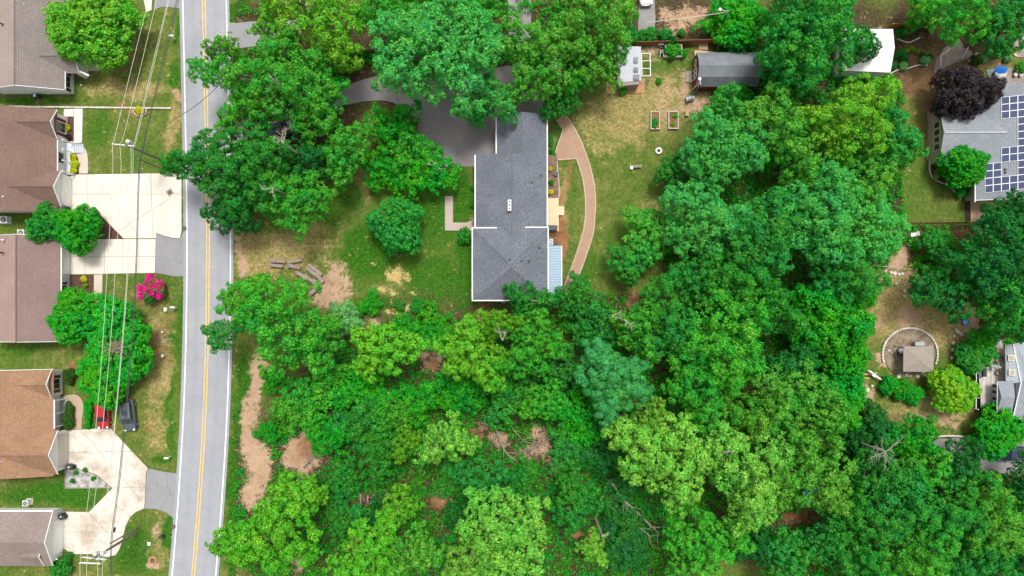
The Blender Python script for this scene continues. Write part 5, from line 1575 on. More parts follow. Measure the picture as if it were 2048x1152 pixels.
manhole(305, 1121, 'round manhole in an orange soil ring near the utility pole', 0.36, 'ring')
manhole(369, 457, 'round drain cover on the road edge by the white drive', 0.34)
manhole(347, 1053, 'round drain cover on the road edge by the lush verge', 0.34)
manhole(295, 147, 'small dark valve cover in the taupe house lawn', 0.14)

# edging of the lawn between the first two houses
ed = thing('garden_edging', 'long row of pale edging stones between the two upper lawns', 'edging', (*G(170, 214), 0))
k = 0
px = -10.0
while px < 343:
    w_ = rnd.uniform(10.0, 14.0)
    py = 213.3 + (px / 343) * 3.6
    a, b = G(px, py), G(min(px + w_ - .6, 343), py + .1)
    MB().box(((a[0] + b[0]) / 2, a[1], 0.06), (b[0] - a[0], 0.20 + rnd.uniform(-.02, .03), 0.2 + rnd.uniform(-.02, .02)), rz=rnd.uniform(-.02, .02)).build('edging_stone', stone_edge, ed)
    px += w_
pl = thing('planter', 'half round brick edged planter against the pale edging stones', 'planter', (*G(281, 221), 0))
for k in range(9):
    a = math.radians(180 + 180 * k / 8)
    cx, cy = G(280.5 + 13.5 * math.cos(a), 218.5 - 14 * math.sin(a))
    MB().box((cx, cy, 0.08), (0.36, 0.22, 0.24), rz=-a + math.pi / 2).build('brick', mottled('pink_brick', (0.45, 0.30, 0.24), 0.2), pl)
be = thing('garden_edging', 'thin timber frame around the weedy gravel bed', 'edging', (*G(176, 970), 0))
MB().strip([G(131, 936), G(130.6, 976), G(222, 975)], 0.12, -.02, 0.12).build('board', wood_grey, be)

# ------------------------------------------------------------------ fences
def fence(name, label, pts, h, mat, step=2.4, post=0.12):
    t = thing(name, label, 'fence', (*G(*pts[0]), 0))
    w = [Vector(G(*p)) for p in pts]
    for a, b in zip(w, w[1:]):
        n_ = max(1, int((b - a).length / step))
        for k in range(n_):
            p, q = a + (b - a) * k / n_, a + (b - a) * (k + 1) / n_
            d = (q - p).normalized()
            nr = Vector((-d.y, d.x))
            m_ = max(3, int((q - p).length / 0.15))
            vs, zt = [], []
            for i in range(m_ + 1):
                e = p + d * .06 + (q - p - d * .12) * i / m_
                vs.append(e + nr * (0.012 if i % 2 else -0.012))
            poly = vs + [v + nr * 0.035 for v in vs[::-1]]
            hh = h + rnd.uniform(-.03, .03)
            MB().prism([tuple(v) for v in poly], 0.03, hh).build('fence_panel', mat, t)
            MB().box((p.x, p.y, (h + .05) / 2), (post, post, h + .05)).build('post', mat, t)
    return t
fence('wooden_fence', 'reddish board fence behind the sheds and raised beds', [(1095, 105), (1180, 97), (1240, 93), (1330, 90), (1420, 87), (1475, 87)], 1.5, wood_fence)
fence('wooden_fence', 'weathered tan fence glimpsed through the treetops above the long house', [(690, 108), (800, 104), (930, 101), (1066, 98)], 1.5, wood_tan)
fence('wooden_fence', 'bright orange board fence above the white metal roof', [(1772, 58), (1862, 54)], 1.8, striped('fence_orange', (0.42, 0.16, 0.03), 0.15, 'u', 0.5, 0.6))
fence('wooden_fence', 'short tan fence end beside the half hidden white car', [(1085, 152), (1084, 122)], 1.2, wood_tan)
fence('low_fence', 'low thin brown fence along the bottom of the solar house lawn', [(1812, 445), (1880, 445), (1940, 444)], 0.4, mottled('thin_brown', (0.34, 0.16, 0.08), 0.3), 4.0, 0.06)
fence('wooden_fence', 'dark red board fence corner below the solar house lawn', [(1844, 470), (1845, 495), (1832, 512)], 1.2, wood_fence, 1.2)

# ------------------------------------------------------------------ back garden things
soil_m = mottled('bed_earth', (0.20, 0.11, 0.05), 0.5, 3, 20, 0.95, bmp=0.5)
bed_wood = mottled('bed_wood', (0.45, 0.40, 0.34), 0.25, 3, 20, 0.9)
def raised_bed(label, x0, x1, y0, y1, h=0.4):
    t = thing('raised_bed', label, 'raised bed', (*G((x0 + x1) / 2, (y0 + y1) / 2), 0))
    (a, b), (c, d) = G(x0, y1), G(x1, y0)
    w = 0.14
    MB().box(((a + c) / 2, b + w / 2, h / 2), (c - a, w, h)).build('board', bed_wood, t)
    MB().box(((a + c) / 2, d - w / 2, h / 2), (c - a, w, h)).build('board', bed_wood, t)
    MB().box((a + w / 2, (b + d) / 2, h / 2 - .003), (w, d - b - 2 * w - .01, h)).build('board', bed_wood, t)
    MB().box((c - w / 2, (b + d) / 2, h / 2 - .003), (w, d - b - 2 * w - .01, h)).build('board', bed_wood, t)
    MB().box(((a + c) / 2, (b + d) / 2, h * .35), (c - a - 2 * w - .01, d - b - 2 * w - .01, h * .7)).build('soil', soil_m, t)
raised_bed('raised timber bed with dark green plants nearer the path', 1300, 1319, 224, 260)
raised_bed('raised timber bed with yellowing plants nearer the trees', 1335.5, 1356, 223.5, 259)
raised_bed('large raised bed overgrown with feathery plants by the red fence', 1328, 1362, 92, 117, 0.7)
flat_box('crate', 1373, 228, 0.45, 0.7, 0.4, mottled('tan_crate', (0.42, 0.27, 0.12), 0.2), 'small tan crate at the edge of the tree canopy', 'crate')
brl = thing('barrel', 'grey metal barrel lying on bare soil by the red shed', 'barrel', (*G(1378, 199), 0))
a, b = Vector((*G(1370, 201), .38)), Vector((*G(1386, 197), .38))
MB().tube([a, a + (b - a) * .02, a + (b - a) * .5, a + (b - a) * .98, b], [.34, .38, .39, .38, .34], 16).build('drum', grey_metal, brl)
for f in (.3, .7):
    p = a + (b - a) * f
    d = (b - a).normalized() * .03
    MB().tube([p - d, p + d], .41, 16).build('hoop', dark_metal, brl)
def lamp_pole(label, base, h, armto, mat=pole_wood):
    x, y = G(*base)
    t = thing('lamp_pole', label, 'lamp post', (x, y, 0))
    MB().tube([(x, y, -.2), (x, y, h)], [0.10, 0.08], 8).build('pole', mat, t)
    e = Vector(P(*armto, h - .3))
    MB().tube([(x, y, h - .35), tuple(e)], 0.035, 6).build('arm', white_plastic, t)
    MB().lathe((e.x, e.y, e.z - .25), [(0.10, 0), (0.24, .08), (0.20, .2), (0.08, .28)], 12).build('lamp_head', white_plastic, t)
lamp_pole('leaning yard light pole in front of the red shed', (1383, 192), 5.0, (1400, 157), mottled('pole_green', (0.16, 0.17, 0.13), 0.2))
lamp_pole('yard light pole with a white lamp at the top of the bare garden', (1431, 56), 5.6, (1441, 18), mottled('pole_pale', (0.50, 0.50, 0.44), 0.15))
tag(MB().tube(spline([P(1450, 25, 5.2), P(1400, 32, 4.6), P(1350, 38, 4.4), P(1295, 45, 4.6)], 4), 0.04, 5).build('service_line', wire_pale), 'pale twisted service wire sagging over the bare garden', 'cable')
ft = thing('stone_ring', 'small ring of white stones on the back lawn', 'stone ring', (*G(1317, 302), 0))
for k in range(11):
    a = 2 * math.pi * k / 11
    cx, cy = G(1317 + 5 * math.cos(a), 302 + 5 * math.sin(a))
    MB().box((cx, cy, 0.12), (0.2, 0.17, 0.24), rz=-a).build('stone', white_plastic, ft)
bn = thing('garden_bench', 'narrow pale wooden bench on the back lawn', 'bench', (*G(1271, 334), 0))
x, y = G(1271, 334)
for k in (-.12, .02, .14):
    MB().box((x, y + k, .45), (1.65, .10, .05), rz=.05).build('slat', wood_grey, bn)
for k in (-.65, .65):
    MB().box((x + k, y, .21), (.1, .34, .42), rz=.05).build('leg', wood_grey, bn)
flat_box('stool', 1262, 337, .35, .35, .45, white_plastic, 'small white stool at the end of the garden bench', 'stool')
flat_box('crate', 1320, 90, 0.7, 0.5, 0.7, grey_metal, 'grey metal box against the red fence', 'box')
pall = thing('pallet', 'pinkish wooden pallet lying by the red fence', 'pallet', (*G(1406, 91), 0))
x, y = G(1406, 91)
for k in range(5):
    MB().box((x - .5 + .25 * k, y, .14), (.2, 1.3, .03)).build('slat', mottled('pallet_wood', (0.42, 0.27, 0.19), 0.2), pall)
for k in (-.5, 0, .5):
    MB().box((x, y + k, .06), (1.1, .1, .1)).build('bearer', wood_grey, pall)
lum = thing('lumber_stack', 'stack of pale boards against the back of the red shed', 'lumber', (*G(1412, 109), 0))
for k in range(6):
    x, y = G(1413 + rnd.uniform(-3, 3), 104 + 2.2 * k)
    MB().box((x, y, .12 + .05 * (k % 3)), (2.6 + rnd.uniform(-.5, .3), .14, .08), rz=rnd.uniform(-.06, .02)).build('board', mottled('lumber_%d' % (k % 2), ((0.55, 0.44, 0.32), (0.50, 0.42, 0.34))[k % 2], 0.2), lum)
flat_box('plywood_box', 1394, 112, 0.9, 1.1, 0.5, mottled('ply', (0.55, 0.36, 0.14), 0.2), 'orange tan plywood box at the corner of the red shed', 'box')
lad = thing('ladder', 'pale ladder lying beside the red shed wall', 'ladder', (*G(1432, 178), 0))
a, b = Vector((*G(1412, 180), .3)), Vector((*G(1453, 177), .3))
for o_ in (0, .34):
    MB().tube([a + Vector((0, o_, 0)), b + Vector((0, o_, 0))], .035, 6).build('rail', white_plastic, lad)
for k in range(9):
    p = a + (b - a) * (k + .5) / 9
    MB().tube([p, p + Vector((0, .34, 0))], .025, 6).build('rung', white_plastic, lad)
brd = thing('board', 'pale board leaning off the end of the red shed', 'board', (*G(1518, 162), 0))
MB().tube([P(1519, 165, .1), P(1526, 158, 1.6)], .06, 4).build('plank', bed_wood, brd)
wbr = thing('wheelbarrow', 'upturned black wheelbarrow beside the feathery raised bed', 'wheelbarrow', (*G(1322, 104), 0))
x, y = G(1322, 104)
MB().add([(x - .3, y - .5, .6), (x + .3, y - .5, .6), (x + .35, y + .4, .5), (x - .35, y + .4, .5), (x - .15, y - .3, .25), (x + .15, y - .3, .25), (x + .2, y + .2, .25), (x - .2, y + .2, .25)],
         [(0, 1, 5, 4), (1, 2, 6, 5), (2, 3, 7, 6), (3, 0, 4, 7), (4, 5, 6, 7)]).build('tray', black_plastic, wbr)
for s in (-1, 1):
    MB().tube([(x + s * .12, y + .55, .25), (x + s * .28, y - 1.0, .65)], .03, 6).build('handle', white_plastic, wbr)
MB().tube([(x - .05, y + .6, .2), (x + .05, y + .6, .2)], .2, 12).build('wheel', tyre_m, wbr)

# log pile
logs = [(558, 523, 30, 4), (555, 532, 26, 6), (592, 523, 26, -10), (632, 540, 33, 37), (628, 547, 34, 40), (640, 556, 24, 52), (622, 560, 30, 42), (634, 566, 18, 45), (612, 572, 26, 40), (632, 580, 26, -38), (606, 552, 28, 30), (590, 534, 24, 12)]
log_m = mottled('log_bark', (0.30, 0.24, 0.20), 0.35, 4, 25, 0.95, bmp=0.4)
cut_m = mottled('log_cut', (0.48, 0.33, 0.22), 0.2, 6, 30, 0.9)
names_ = ['long split log lying nearest the road in the log pile', 'thick log below the long split one by the dry grass', 'single log pointing at the dry grass, apart from the pile', 'outermost log against the bare orange soil', 'second log from the bare orange soil',
          'short log stub across the end of the soil side logs', 'log in the middle of the soil side pile', 'shortest log of the pile beside the bare soil', 'lowest slanting log half under the roadside tree', 'thin log turned across the others at the bare soil', 'log half hidden by leaves in the middle of the pile', 'small log under the edge of the leaves by the dry grass']
for (px, py, L_, ang), nm in zip(logs, names_):
    x, y = G(px, py)
    t = thing('log', nm, 'log', (x, y, 0), 'log pile by the bare soil')
    d = Vector((math.cos(math.radians(-ang)), math.sin(math.radians(-ang)), 0)) * L_ * S / 2
    r_ = rnd.uniform(.24, .34)
    c = Vector((x, y, r_))
    MB().tube([c - d, c - d * .4 + Vector((0, 0, .02)), c + d * .4, c + d], [r_, r_ * .95, r_ * .97, r_ * .92], 10).build('stem', log_m, t)
    for s in (-1, 1):
        MB().tube([c + d * s, c + d * s * 1.012], [r_ * .86, r_ * .84], 10).build('cut_end', cut_m, t)

# fallen trunks in the wood
def dead_branch(label, pts, r, mat=None, twigs=6, seed=1, z=0.35, name='fallen_trunk'):
    rr = random.Random(seed)
    p3 = [P(a, b, (c if c is not None else z)) for a, b, c in [(*p, None) if len(p) == 2 else p for p in pts]]
    t = thing(name, label, 'fallen tree' if name == 'fallen_trunk' else 'dead branch', (p3[0][0], p3[0][1], 0))
    sp = spline(p3, 4)
    mat = mat or mottled('fallen_bark', (0.27, 0.22, 0.17), 0.35, 5, 30, 0.95)
    MB().tube(sp, [r * (1 - .75 * i / (len(sp) - 1)) for i in range(len(sp))], 7).build('stem', mat, t)
    for k in range(twigs):
        i = rr.randrange(len(sp) // 4, len(sp) - 1)
        a = Vector(sp[i])
        d = (Vector(sp[i + 1]) - a).normalized()
        s = rr.choice((-1, 1))
        e = Matrix.Rotation(s * rr.uniform(.4, 1.0), 3, 'Z') @ d
        l_ = rr.uniform(.8, 2.6)
        MB().tube([a, a + e * l_ * .5 + Vector((0, 0, .2)), a + e * l_ + d * .3 + Vector((0, 0, rr.uniform(0, .5)))], [r * .35, r * .25, r * .1], 5).build('twig', mat or bark_pale, t)
dead_branch('long curved fallen trunk across the clearing in the wood', [(963, 845), (990, 858), (1000, 880), (1012, 905), (1030, 920), (1050, 934)], .20, twigs=7, seed=3, z=.8)
dead_branch('straight fallen branch pointing into the clearing', [(1105, 875), (1080, 890), (1052, 899), (1040, 902)], .13, twigs=5, seed=4, z=.8)
dead_branch('long bare fallen trunk on dark undergrowth below the yellow green oak', [(1224, 966), (1248, 1000), (1275, 1025), (1300, 1050), (1318, 1066)], .19, twigs=8, seed=5, z=2.2)
dead_branch('short bare fallen trunk beside the long one in dark undergrowth', [(1273, 1053), (1288, 1062), (1303, 1075)], .12, twigs=4, seed=6, z=2.2)
dead_branch('upright grey snag by the dumped timber', [(721, 990, 3.0), (722, 1015, 2.0), (724, 1058, .2)], .2, twigs=1, seed=7)
dead_branch('forked grey fallen limb under the snag', [(727, 1064), (745, 1058), (765, 1046)], .14, twigs=2, seed=8, z=2.0)
dead_branch('pale broken branches by the bare mound near the dirt strip', [(606, 935), (616, 925), (625, 912), (634, 902)], .12, twigs=8, seed=9, z=.7)
dead_branch('thin pale fallen stick beside the bare mound', [(618, 905), (650, 895), (660, 902)], .07, twigs=2, seed=10, z=1.2)
dead_branch('dark fallen stem on the bare patch beside the yellow green oak', [(840, 945), (845, 930), (853, 910)], .12, twigs=3, seed=11, z=.6)
dead_branch('thin fallen pole in front of the shaded clearing', [(1020, 850), (1040, 875), (1060, 888)], .08, twigs=4, seed=12, z=.9)
dead_branch('fallen trunk in the gap of the corner wood', [(1735, 1020), (1750, 1045), (1770, 1062)], .13, twigs=3, seed=13, z=3.0)

dm = thing('dumped_timber', 'dark dumped timber and boards in the wood clearing', 'timber', (*G(742, 995), 0))
for (px, py, L_, an) in ((732, 994, 1.4, 90), (740, 995, 1.2, 85), (748, 997, 1.5, 5), (744, 1004, 1.2, 0)):
    x, y = G(px, py)
    MB().box((x, y, .25), (L_, .22, .14), rz=math.radians(an)).build('board', mottled('dark_wood', (0.07, 0.05, 0.045), 0.4), dm)
chr_ = thing('lawn_chair', 'yellow framed grey chair dumped in the wood clearing', 'chair', (*G(761, 1004), 0))
x, y = G(761, 1004)
MB().box((x, y, .4), (.7, .7, .08)).build('seat', grey_metal, chr_)
MB().box((x, y + .36, .75), (.75, .1, .7)).build('backrest', mottled('yellow_frame', (0.45, 0.33, 0.12), 0.2), chr_)
for s in (-1, 1):
    MB().box((x + s * .38, y - .05, .5), (.08, .75, .1)).build('armrest', MAT['yellow_frame'], chr_)
    for e in (-1, 1):
        MB().box((x + s * .32, y + e * .3, .18), (.07, .07, .36)).build('leg', grey_metal, chr_)
tp = thing('tarpaulin', 'crumpled blue tarpaulin showing through the wood canopy', 'tarpaulin', (*G(1614, 985), 0))
x, y, _ = P(1616, 990, 9.6)
rr = random.Random(5)
gv_ = [(x + (i - 2) * .34 + rr.uniform(-.1, .1), y + (j - 2.5) * .38 + rr.uniform(-.1, .1), 10.2 + rr.uniform(-.25, .25)) for j in range(6) for i in range(5)]
MB().add(gv_, [(j * 5 + i, j * 5 + i + 1, (j + 1) * 5 + i + 1, (j + 1) * 5 + i) for j in range(5) for i in range(4)]).build('sheet', mottled('tarp_blue', (0.01, 0.04, 0.35), 0.3), tp)

# ------------------------------------------------------------------ garden with the gazebo
gz = thing('gazebo', 'taupe fabric gazebo with a pyramid roof inside the stone arc', 'gazebo', (*G(1838, 720), 0))
q = PP((1807, 693, 2.3), (1867, 692, 2.3), (1867, 743.5, 2.3), (1806.5, 743.5, 2.3))
ap = P(1838, 719, 3.0)
fab = mottled('taupe_fabric', (0.27, 0.235, 0.195), 0.12, 1.5, 15, 0.9)
for k in range(4):
    MB().slab([q[k], q[(k + 1) % 4], ap], 0.03).build('canopy_panel', fab, gz)
for v in q:
    MB().tube([(v[0] * .998, v[1] + (.1 if v[1] < -7 else -.1), 0), (v[0] * .998, v[1] + (.1 if v[1] < -7 else -.1), 2.25)], .05, 6).build('leg', dark_metal, gz)
for k in range(4):
    MB().tube([q[k], ap], .035, 5).build('canopy_seam', mottled('taupe_seam', (0.33, 0.30, 0.26), 0.1), gz)
arc = thing('stone_edging', 'arc of pale edging stones around the gazebo', 'edging', (*G(1820, 680), 0))
n_ = 34
for k in range(n_):
    a = math.radians(-195 + 215 * k / (n_ - 1))
    px, py = 1819 + 55 * math.cos(a), 708 + 52 * math.sin(a)
    MB().box((*G(px, py), .12), (rnd.uniform(.28, .42), .24, .26), rz=-a + math.pi / 2 + rnd.uniform(-.1, .1)).build('stone', stone_edge, arc)
struct(sheet('fire_pit_ground', [(1819 + 52 * math.cos(2 * math.pi * k / 28), 706 + 49 * math.sin(2 * math.pi * k / 28)) for k in range(28)], 0.0, mottled('pit_soil', (0.24, 0.16, 0.11), 0.45, 1.2, 9, 0.95, c2=(0.30, 0.26, 0.17), bmp=0.5)))
flat_box('grill_cart', 1832, 687, 1.2, .5, .9, grey_metal, 'grey metal barbecue cart above the gazebo', 'barbecue')
fp = thing('fire_pit', 'dark round fire pit under the gazebo edge', 'fire pit', (*G(1801, 702), 0))
MB().lathe((*G(1801, 702), 0), [(.55, 0), (.6, .35), (.48, .36), (.44, .2), (.0, .18)], 18).build('bowl', dark_metal, fp)
MB().lathe((*G(1801, 702), .19), [(.4, 0), (.2, .06)], 14).build('ash', mottled('ash', (0.35, 0.36, 0.40), 0.2), fp)
tl_ = thing('garden_tool', 'white handled tool lying on the pit soil', 'tool', (*G(1781, 703), 0))
MB().tube([P(1777, 699, .15), P(1785, 706, .15)], .04, 6).build('handle', white_plastic, tl_)
MB().box(P(1778, 701, .15), (.4, .08, .06), rz=.6).build('head', white_plastic, tl_)
gt = thing('garden_gate', 'white timber gate leaning between tan posts by the hedge', 'gate', (*G(1749, 750), 0))
a, b = Vector(P(1738, 741, .8)), Vector(P(1761, 759, .8))
for o_ in (0, .5):
    MB().tube([a + Vector((0, 0, o_ - .3)), b + Vector((0, 0, o_ - .3))], .09, 6).build('rail', white_paint, gt)
MB().tube([P(1746, 752, .2), P(1752, 746, 1.2)], .08, 6).build('brace', white_paint, gt)
MB().box(P(1748, 751, .9), (.5, .35, .2), rz=-.6).build('latch_board', white_paint, gt)
for k, py in enumerate((748, 756)):
    t = thing('timber', ['tan timber sleeper nearer the gazebo beside the white gate', 'tan timber sleeper nearer the hedge beside the white gate'][k], 'timber', (*G(1732, py), 0))
    MB().box((*G(1731, py), .1), (1.1, .2, .2)).build('beam', mottled('tan_beam', (0.48, 0.34, 0.12), 0.2), t)
pool = thing('paddling_pool', 'small round blue paddling pool on the bare soil', 'paddling pool', (*G(1929, 644), 0))
MB().lathe((*G(1929, 644), 0), [(.46, 0), (.48, .28), (.38, .30), (.36, .08), (0, .06)], 20).build('wall', mottled('pool_blue', (0.03, 0.13, 0.45), 0.1), pool)
MB().lathe((*G(1929, 644), .2), [(.37, 0), (.36, .01)], 20).build('water', gloss('pool_water', (0.22, 0.42, 0.72), 0.1), pool)
ck = thing('cooler_box', 'white and grey metal box by the dark red fence corner', 'box', (*G(1827, 469), 0))
MB().box((*G(1822, 470), .3), (.7, .5, .6), rz=.1).build('body', white_plastic, ck)
MB().box((*G(1830, 468), .35), (.5, .55, .7), rz=.1).build('side_panel', grey_metal, ck)
tag(MB().tube([P(1765, 533, .9), P(1800, 535, .8), P(1824, 538, .9)], .05, 5).build('rope_rail', bed_wood), 'grey rail across the top of the gazebo lawn', 'rail')
stones = [(1782, 545), (1789, 547), (1798, 549), (1804, 548), (1770, 541), (1792, 567), (1809, 570), (1809, 582), (1808, 592), (1735, 780), (1728, 790), (1744, 772), (1912, 660), (1908, 672), (1906, 686), (1905, 700), (1903, 716), (1930, 662), (1922, 668), (1916, 664), (1937, 664), (1820, 752), (1835, 753), (1850, 751), (1812, 749), (1797, 753)]
ORD = ['first', 'second', 'third', 'fourth', 'fifth', 'sixth', 'seventh', 'eighth', 'ninth', 'tenth']
seen_ = {}
stones.sort()
for k, (px, py) in enumerate(stones):
    r_ = rnd.uniform(.16, .34)
    grp = 'stones at the top of the gazebo lawn' if py < 600 else 'stones beside the gate' if px < 1760 else 'stones below the gazebo' if py > 740 else 'stones by the paddling pool'
    lab = {'stones at the top of the gazebo lawn': 'pale stone, counted from the evergreen, below the grey rail of the gazebo lawn', 'stones beside the gate': 'pale stone, counted from the wood, on bare soil below the white gate', 'stones below the gazebo': 'pale stone, counted from the gate, along the lower edge of the gazebo',
           'stones by the paddling pool': 'pale stone, counted from the gazebo, in the scatter by the paddling pool'}[grp]
    seen_[grp] = seen_.get(grp, 0) + 1
    lab = ORD[seen_[grp] - 1] + ' ' + lab
    b = MB()
    b.lathe((*G(px, py), -.05), [(r_ * .8, 0), (r_, .1), (r_ * .9, .18), (r_ * .5, .24)], 7)
    tag(b.build('stone', stone_edge), lab, 'stone', grp)

# deck furniture
bq = thing('barbecue', 'black barbecue standing on the weathered white deck', 'barbecue', P(1968, 745, 1.2))
x, y, _ = P(1968, 745, 2.0)
MB().box((x, y, 1.6), (.55, 1.2, .8)).build('cart', dark_metal, bq)
MB().tube([(x, y - .55, 2.05), (x, y + .55, 2.05)], .3, 10).build('hood', black_plastic, bq)
MB().box((x - .5, y, 1.95), (.35, 1.1, .04)).build('shelf', mottled('slate_shelf', (0.10, 0.13, 0.17), 0.2), bq)
um = thing('parasol', 'folded white parasol among the brown deck chairs', 'parasol', P(2004, 735, 1.2))
x, y, _ = P(2000, 735, 3)
MB().tube([(x, y, 1.2), (x, y, 3.6)], .03, 6).build('pole', wood_grey, um)
cn = MB()
nn_ = 10
vv = [(x, y, 3.5)] + [(x + (.5 if k % 2 else .25) * math.cos(2 * math.pi * k / nn_), y + (.5 if k % 2 else .25) * math.sin(2 * math.pi * k / nn_), 2.1) for k in range(nn_)]
cn.add(vv, [(0, 1 + k, 1 + (k + 1) % nn_) for k in range(nn_)]).build('canopy', white_paint, um)
def patio_chair(px, py, z, rz, label, mat):
    x, y, _ = P(px, py, z)
    t = thing('patio_chair', label, 'chair', (x, y, z), 'chairs on the weathered deck')
    c, s = math.cos(rz), math.sin(rz)
    R_ = lambda a, b_, z_: (x + a * c - b_ * s, y + a * s + b_ * c, z_)
    MB().box(R_(0, 0, z + .42), (.55, .55, .07), rz=rz).build('seat', mat, t)
    MB().box(R_(0, .28, z + .7), (.55, .07, .6), rz=rz).build('backrest', mat, t)
    for a in (-1, 1):
        MB().box(R_(a * .28, 0, z + .6), (.06, .5, .05), rz=rz).build('armrest', mat, t)
        for b_ in (-1, 1):
            MB().box(R_(a * .24, b_ * .24, z + .2), (.05, .05, .4), rz=rz).build('leg', mat, t)
cb = mottled('chair_brown', (0.20, 0.13, 0.09), 0.3)
cpk = mottled('chair_pink', (0.55, 0.42, 0.38), 0.15)
patio_chair(2003, 716, 1.2, .5, 'brown deck chair nearest the upper skylight', cb)
patio_chair(1990, 722, 1.2, 2.2, 'tan deck chair between the parasol and the barbecue', mottled('chair_tan', (0.36, 0.25, 0.17), 0.3))
patio_chair(1976, 724, 1.2, 1.2, 'pink cushioned deck chair nearest the railing corner', cpk)
patio_chair(1992, 745, 1.2, -.6, 'tan deck chair below the folded parasol', MAT['chair_tan'])
tb = thing('patio_table', 'long tan bench table on the deck by the upper skylight', 'table', P(2008, 702, 1.2))
x, y, _ = P(2004, 701, 1.9)
MB().box((x, y, 1.9), (1.4, .5, .06), rz=-.1).build('table_top', mottled('table_tan', (0.36, 0.27, 0.19), 0.2), tb)
for a in (-.55, .55):
    MB().box((x + a, y, 1.55), (.08, .4, .66)).build('leg', MAT['table_tan'], tb)

# garden of the solar house
def edge_line(label, pts, mat=stone_edge, w=.16):
    t = thing('garden_edging', label, 'edging', (*G(*pts[0]), 0))
    MB().strip([G(*p) for p in spline(pts, 5)], w, -.03, .14).build('edging_stones', mat, t)
edge_line('pale curved edging between the solar house lawn and mulch bed', [(1859, 322), (1859, 342), (1866, 357), (1880, 365), (1896, 371), (1908, 383), (1917, 394), (1922, 400)])
edge_line('pale wavy edging above the brown lawn by the white roof', [(1774, 157), (1783, 146), (1796, 140), (1815, 137), (1835, 131), (1855, 131)])
edge_line('pale edging below the orange fence', [(1787, 70), (1795, 78), (1815, 85), (1830, 80), (1840, 75)])
edge_line('pale edging along the stepping stone path', [(1881, 133), (1882, 112), (1895, 102), (1905, 90), (1908, 82)])
edge_line('second pale edging along the stepping stone path', [(1922, 117), (1930, 106), (1936, 95)])
edge_line('pale edging below the path near the dark tree', [(1936, 124), (1945, 113), (1956, 106)])
edge_line('pale edging of the upper flagstone bed', [(1976, 95), (1995, 94), (2015, 96), (2026, 108), (2035, 113)])
edge_line('stone border beside the beige gable wall', [(1857, 225), (1858, 260), (1857, 300), (1857, 322)], mottled('brick_border', (0.30, 0.20, 0.15), 0.4, 4, 15), .45)
pt = thing('patio_table', 'oval pale table on the slate patio by the dark tree', 'table', (*G(1995, 149), 0))
MB().lathe((*G(1995, 149), .68), [(.85, 0), (.85, .05)], 20).build('table_top', mottled('table_stone', (0.46, 0.44, 0.40), 0.15), pt)
MB().tube([(*G(1995, 149), 0), (*G(1995, 149), .68)], .1, 8).build('leg', dark_metal, pt)
ub = thing('parasol', 'bright blue parasol canopy beside the oval table', 'parasol', (*G(2006, 139), 0))
x, y, _ = P(2003, 139, 2.3)
cn = MB()
vv = [(x, y, 2.5)] + [(x + 1.0 * math.cos(a), y + .62 * math.sin(a), 2.2) for a in [2 * math.pi * k / 6 + .2 for k in range(6)]]
cn.add(vv, [(0, 1 + k, 1 + (k + 1) % 6) for k in range(6)]).build('canopy', mottled('canopy_blue', (0.01, 0.11, 0.42), 0.15), ub)
MB().tube([(x, y, 0), (x, y, 2.45)], .03, 6).build('pole', dark_metal, ub)
for k, (px, py) in enumerate(((2027, 151), (2038, 151))):
    t = thing('stool', ['pale round stool nearer the oval table', 'pale round stool nearer the patio shrub'][k], 'stool', (*G(px, py), 0))
    MB().lathe((*G(px, py), 0), [(.12, 0), (.1, .4), (.28, .42), (.28, .48)], 12).build('seat', mottled('stool_stone', (0.50, 0.44, 0.36), 0.15), t)
for (px, py, lab) in ((2031, 71, 'white bird bath among the upper flagstones'),):
    t = thing('bird_bath', lab, 'bird bath', (*G(px, py), 0))
    MB().lathe((*G(px, py), 0), [(.2, 0), (.08, .1), (.08, .6), (.3, .7), (.26, .72)], 14).build('bowl', stone_edge, t)
# ------------------------------------------------------------------ trees across the road
tree('dense1', 190, 55, 106, 'yb', 'broad yellow green tree over the taupe roofed house', h=8.0, ry=86)
tree('dense1', 98, 450, 45, 'md', 'smaller dark rounded tree between the mauve and plum roofs', h=5.5)
tree('dense2', 155, 458, 57, 'sat', 'larger dark rounded tree over the drive between mauve and plum roofs', h=6.0, ry=48)
tree('dense1', 165, 632, 78, 'sat', 'bright green spreading tree against the plum roof', h=5.5, ry=58)
tree('dense2', 238, 690, 78, 'sat', 'big dark evergreen with a dead brown middle under the power lines', h=6.0, ry=86)
tree('dense2', 212, 755, 66, 'sat', 'dense green tree overhanging the two parked cars', h=5.2, ry=56)
myrtle = tree('dense1', 302, 577, 29, 'pk', 'magenta flowering crape myrtle on the verge', 'flowering_tree', h=3.2)
lf = bpy.data.objects.new('leaves', variant('dense1')['crown'])
COL.objects.link(lf)
lf.parent = myrtle
lf.color = (*PAL['md'], 1)
lf.scale = (0.97, 0.97, 0.97)
lf.rotation_euler = (0, 0, 0.5)
dead = thing('dead_foliage', 'brown dead branches in the middle of the big evergreen', 'dead branches', P(230, 695, 5.4))
rr = random.Random(3)
c = Vector(P(232, 694, 5.9))
for k in range(46):
    a = rr.uniform(0, 6.28)
    r_ = rr.uniform(.3, 2.0)
    MB().tube([c + Vector((rr.uniform(-.8, .8), rr.uniform(-.8, .8), rr.uniform(-.3, .4))), c + Vector((math.cos(a) * r_ * 1.1, math.sin(a) * r_, rr.uniform(.0, .7)))], [.05, .02], 4).build('twig', mottled('dead_twig', (0.26, 0.19, 0.13), 0.4), dead)
shrub(134, 256, 7, 'yl', 'round yellow shrub below the maroon shuttered window')
shrub(137, 274, 6, 'pu', 'small dark purple shrub beside the yellow one', 'shrub2')
shrub(146, 314, 8, 'yl', 'yellow shrub nearest the porch steps of the mauve house')
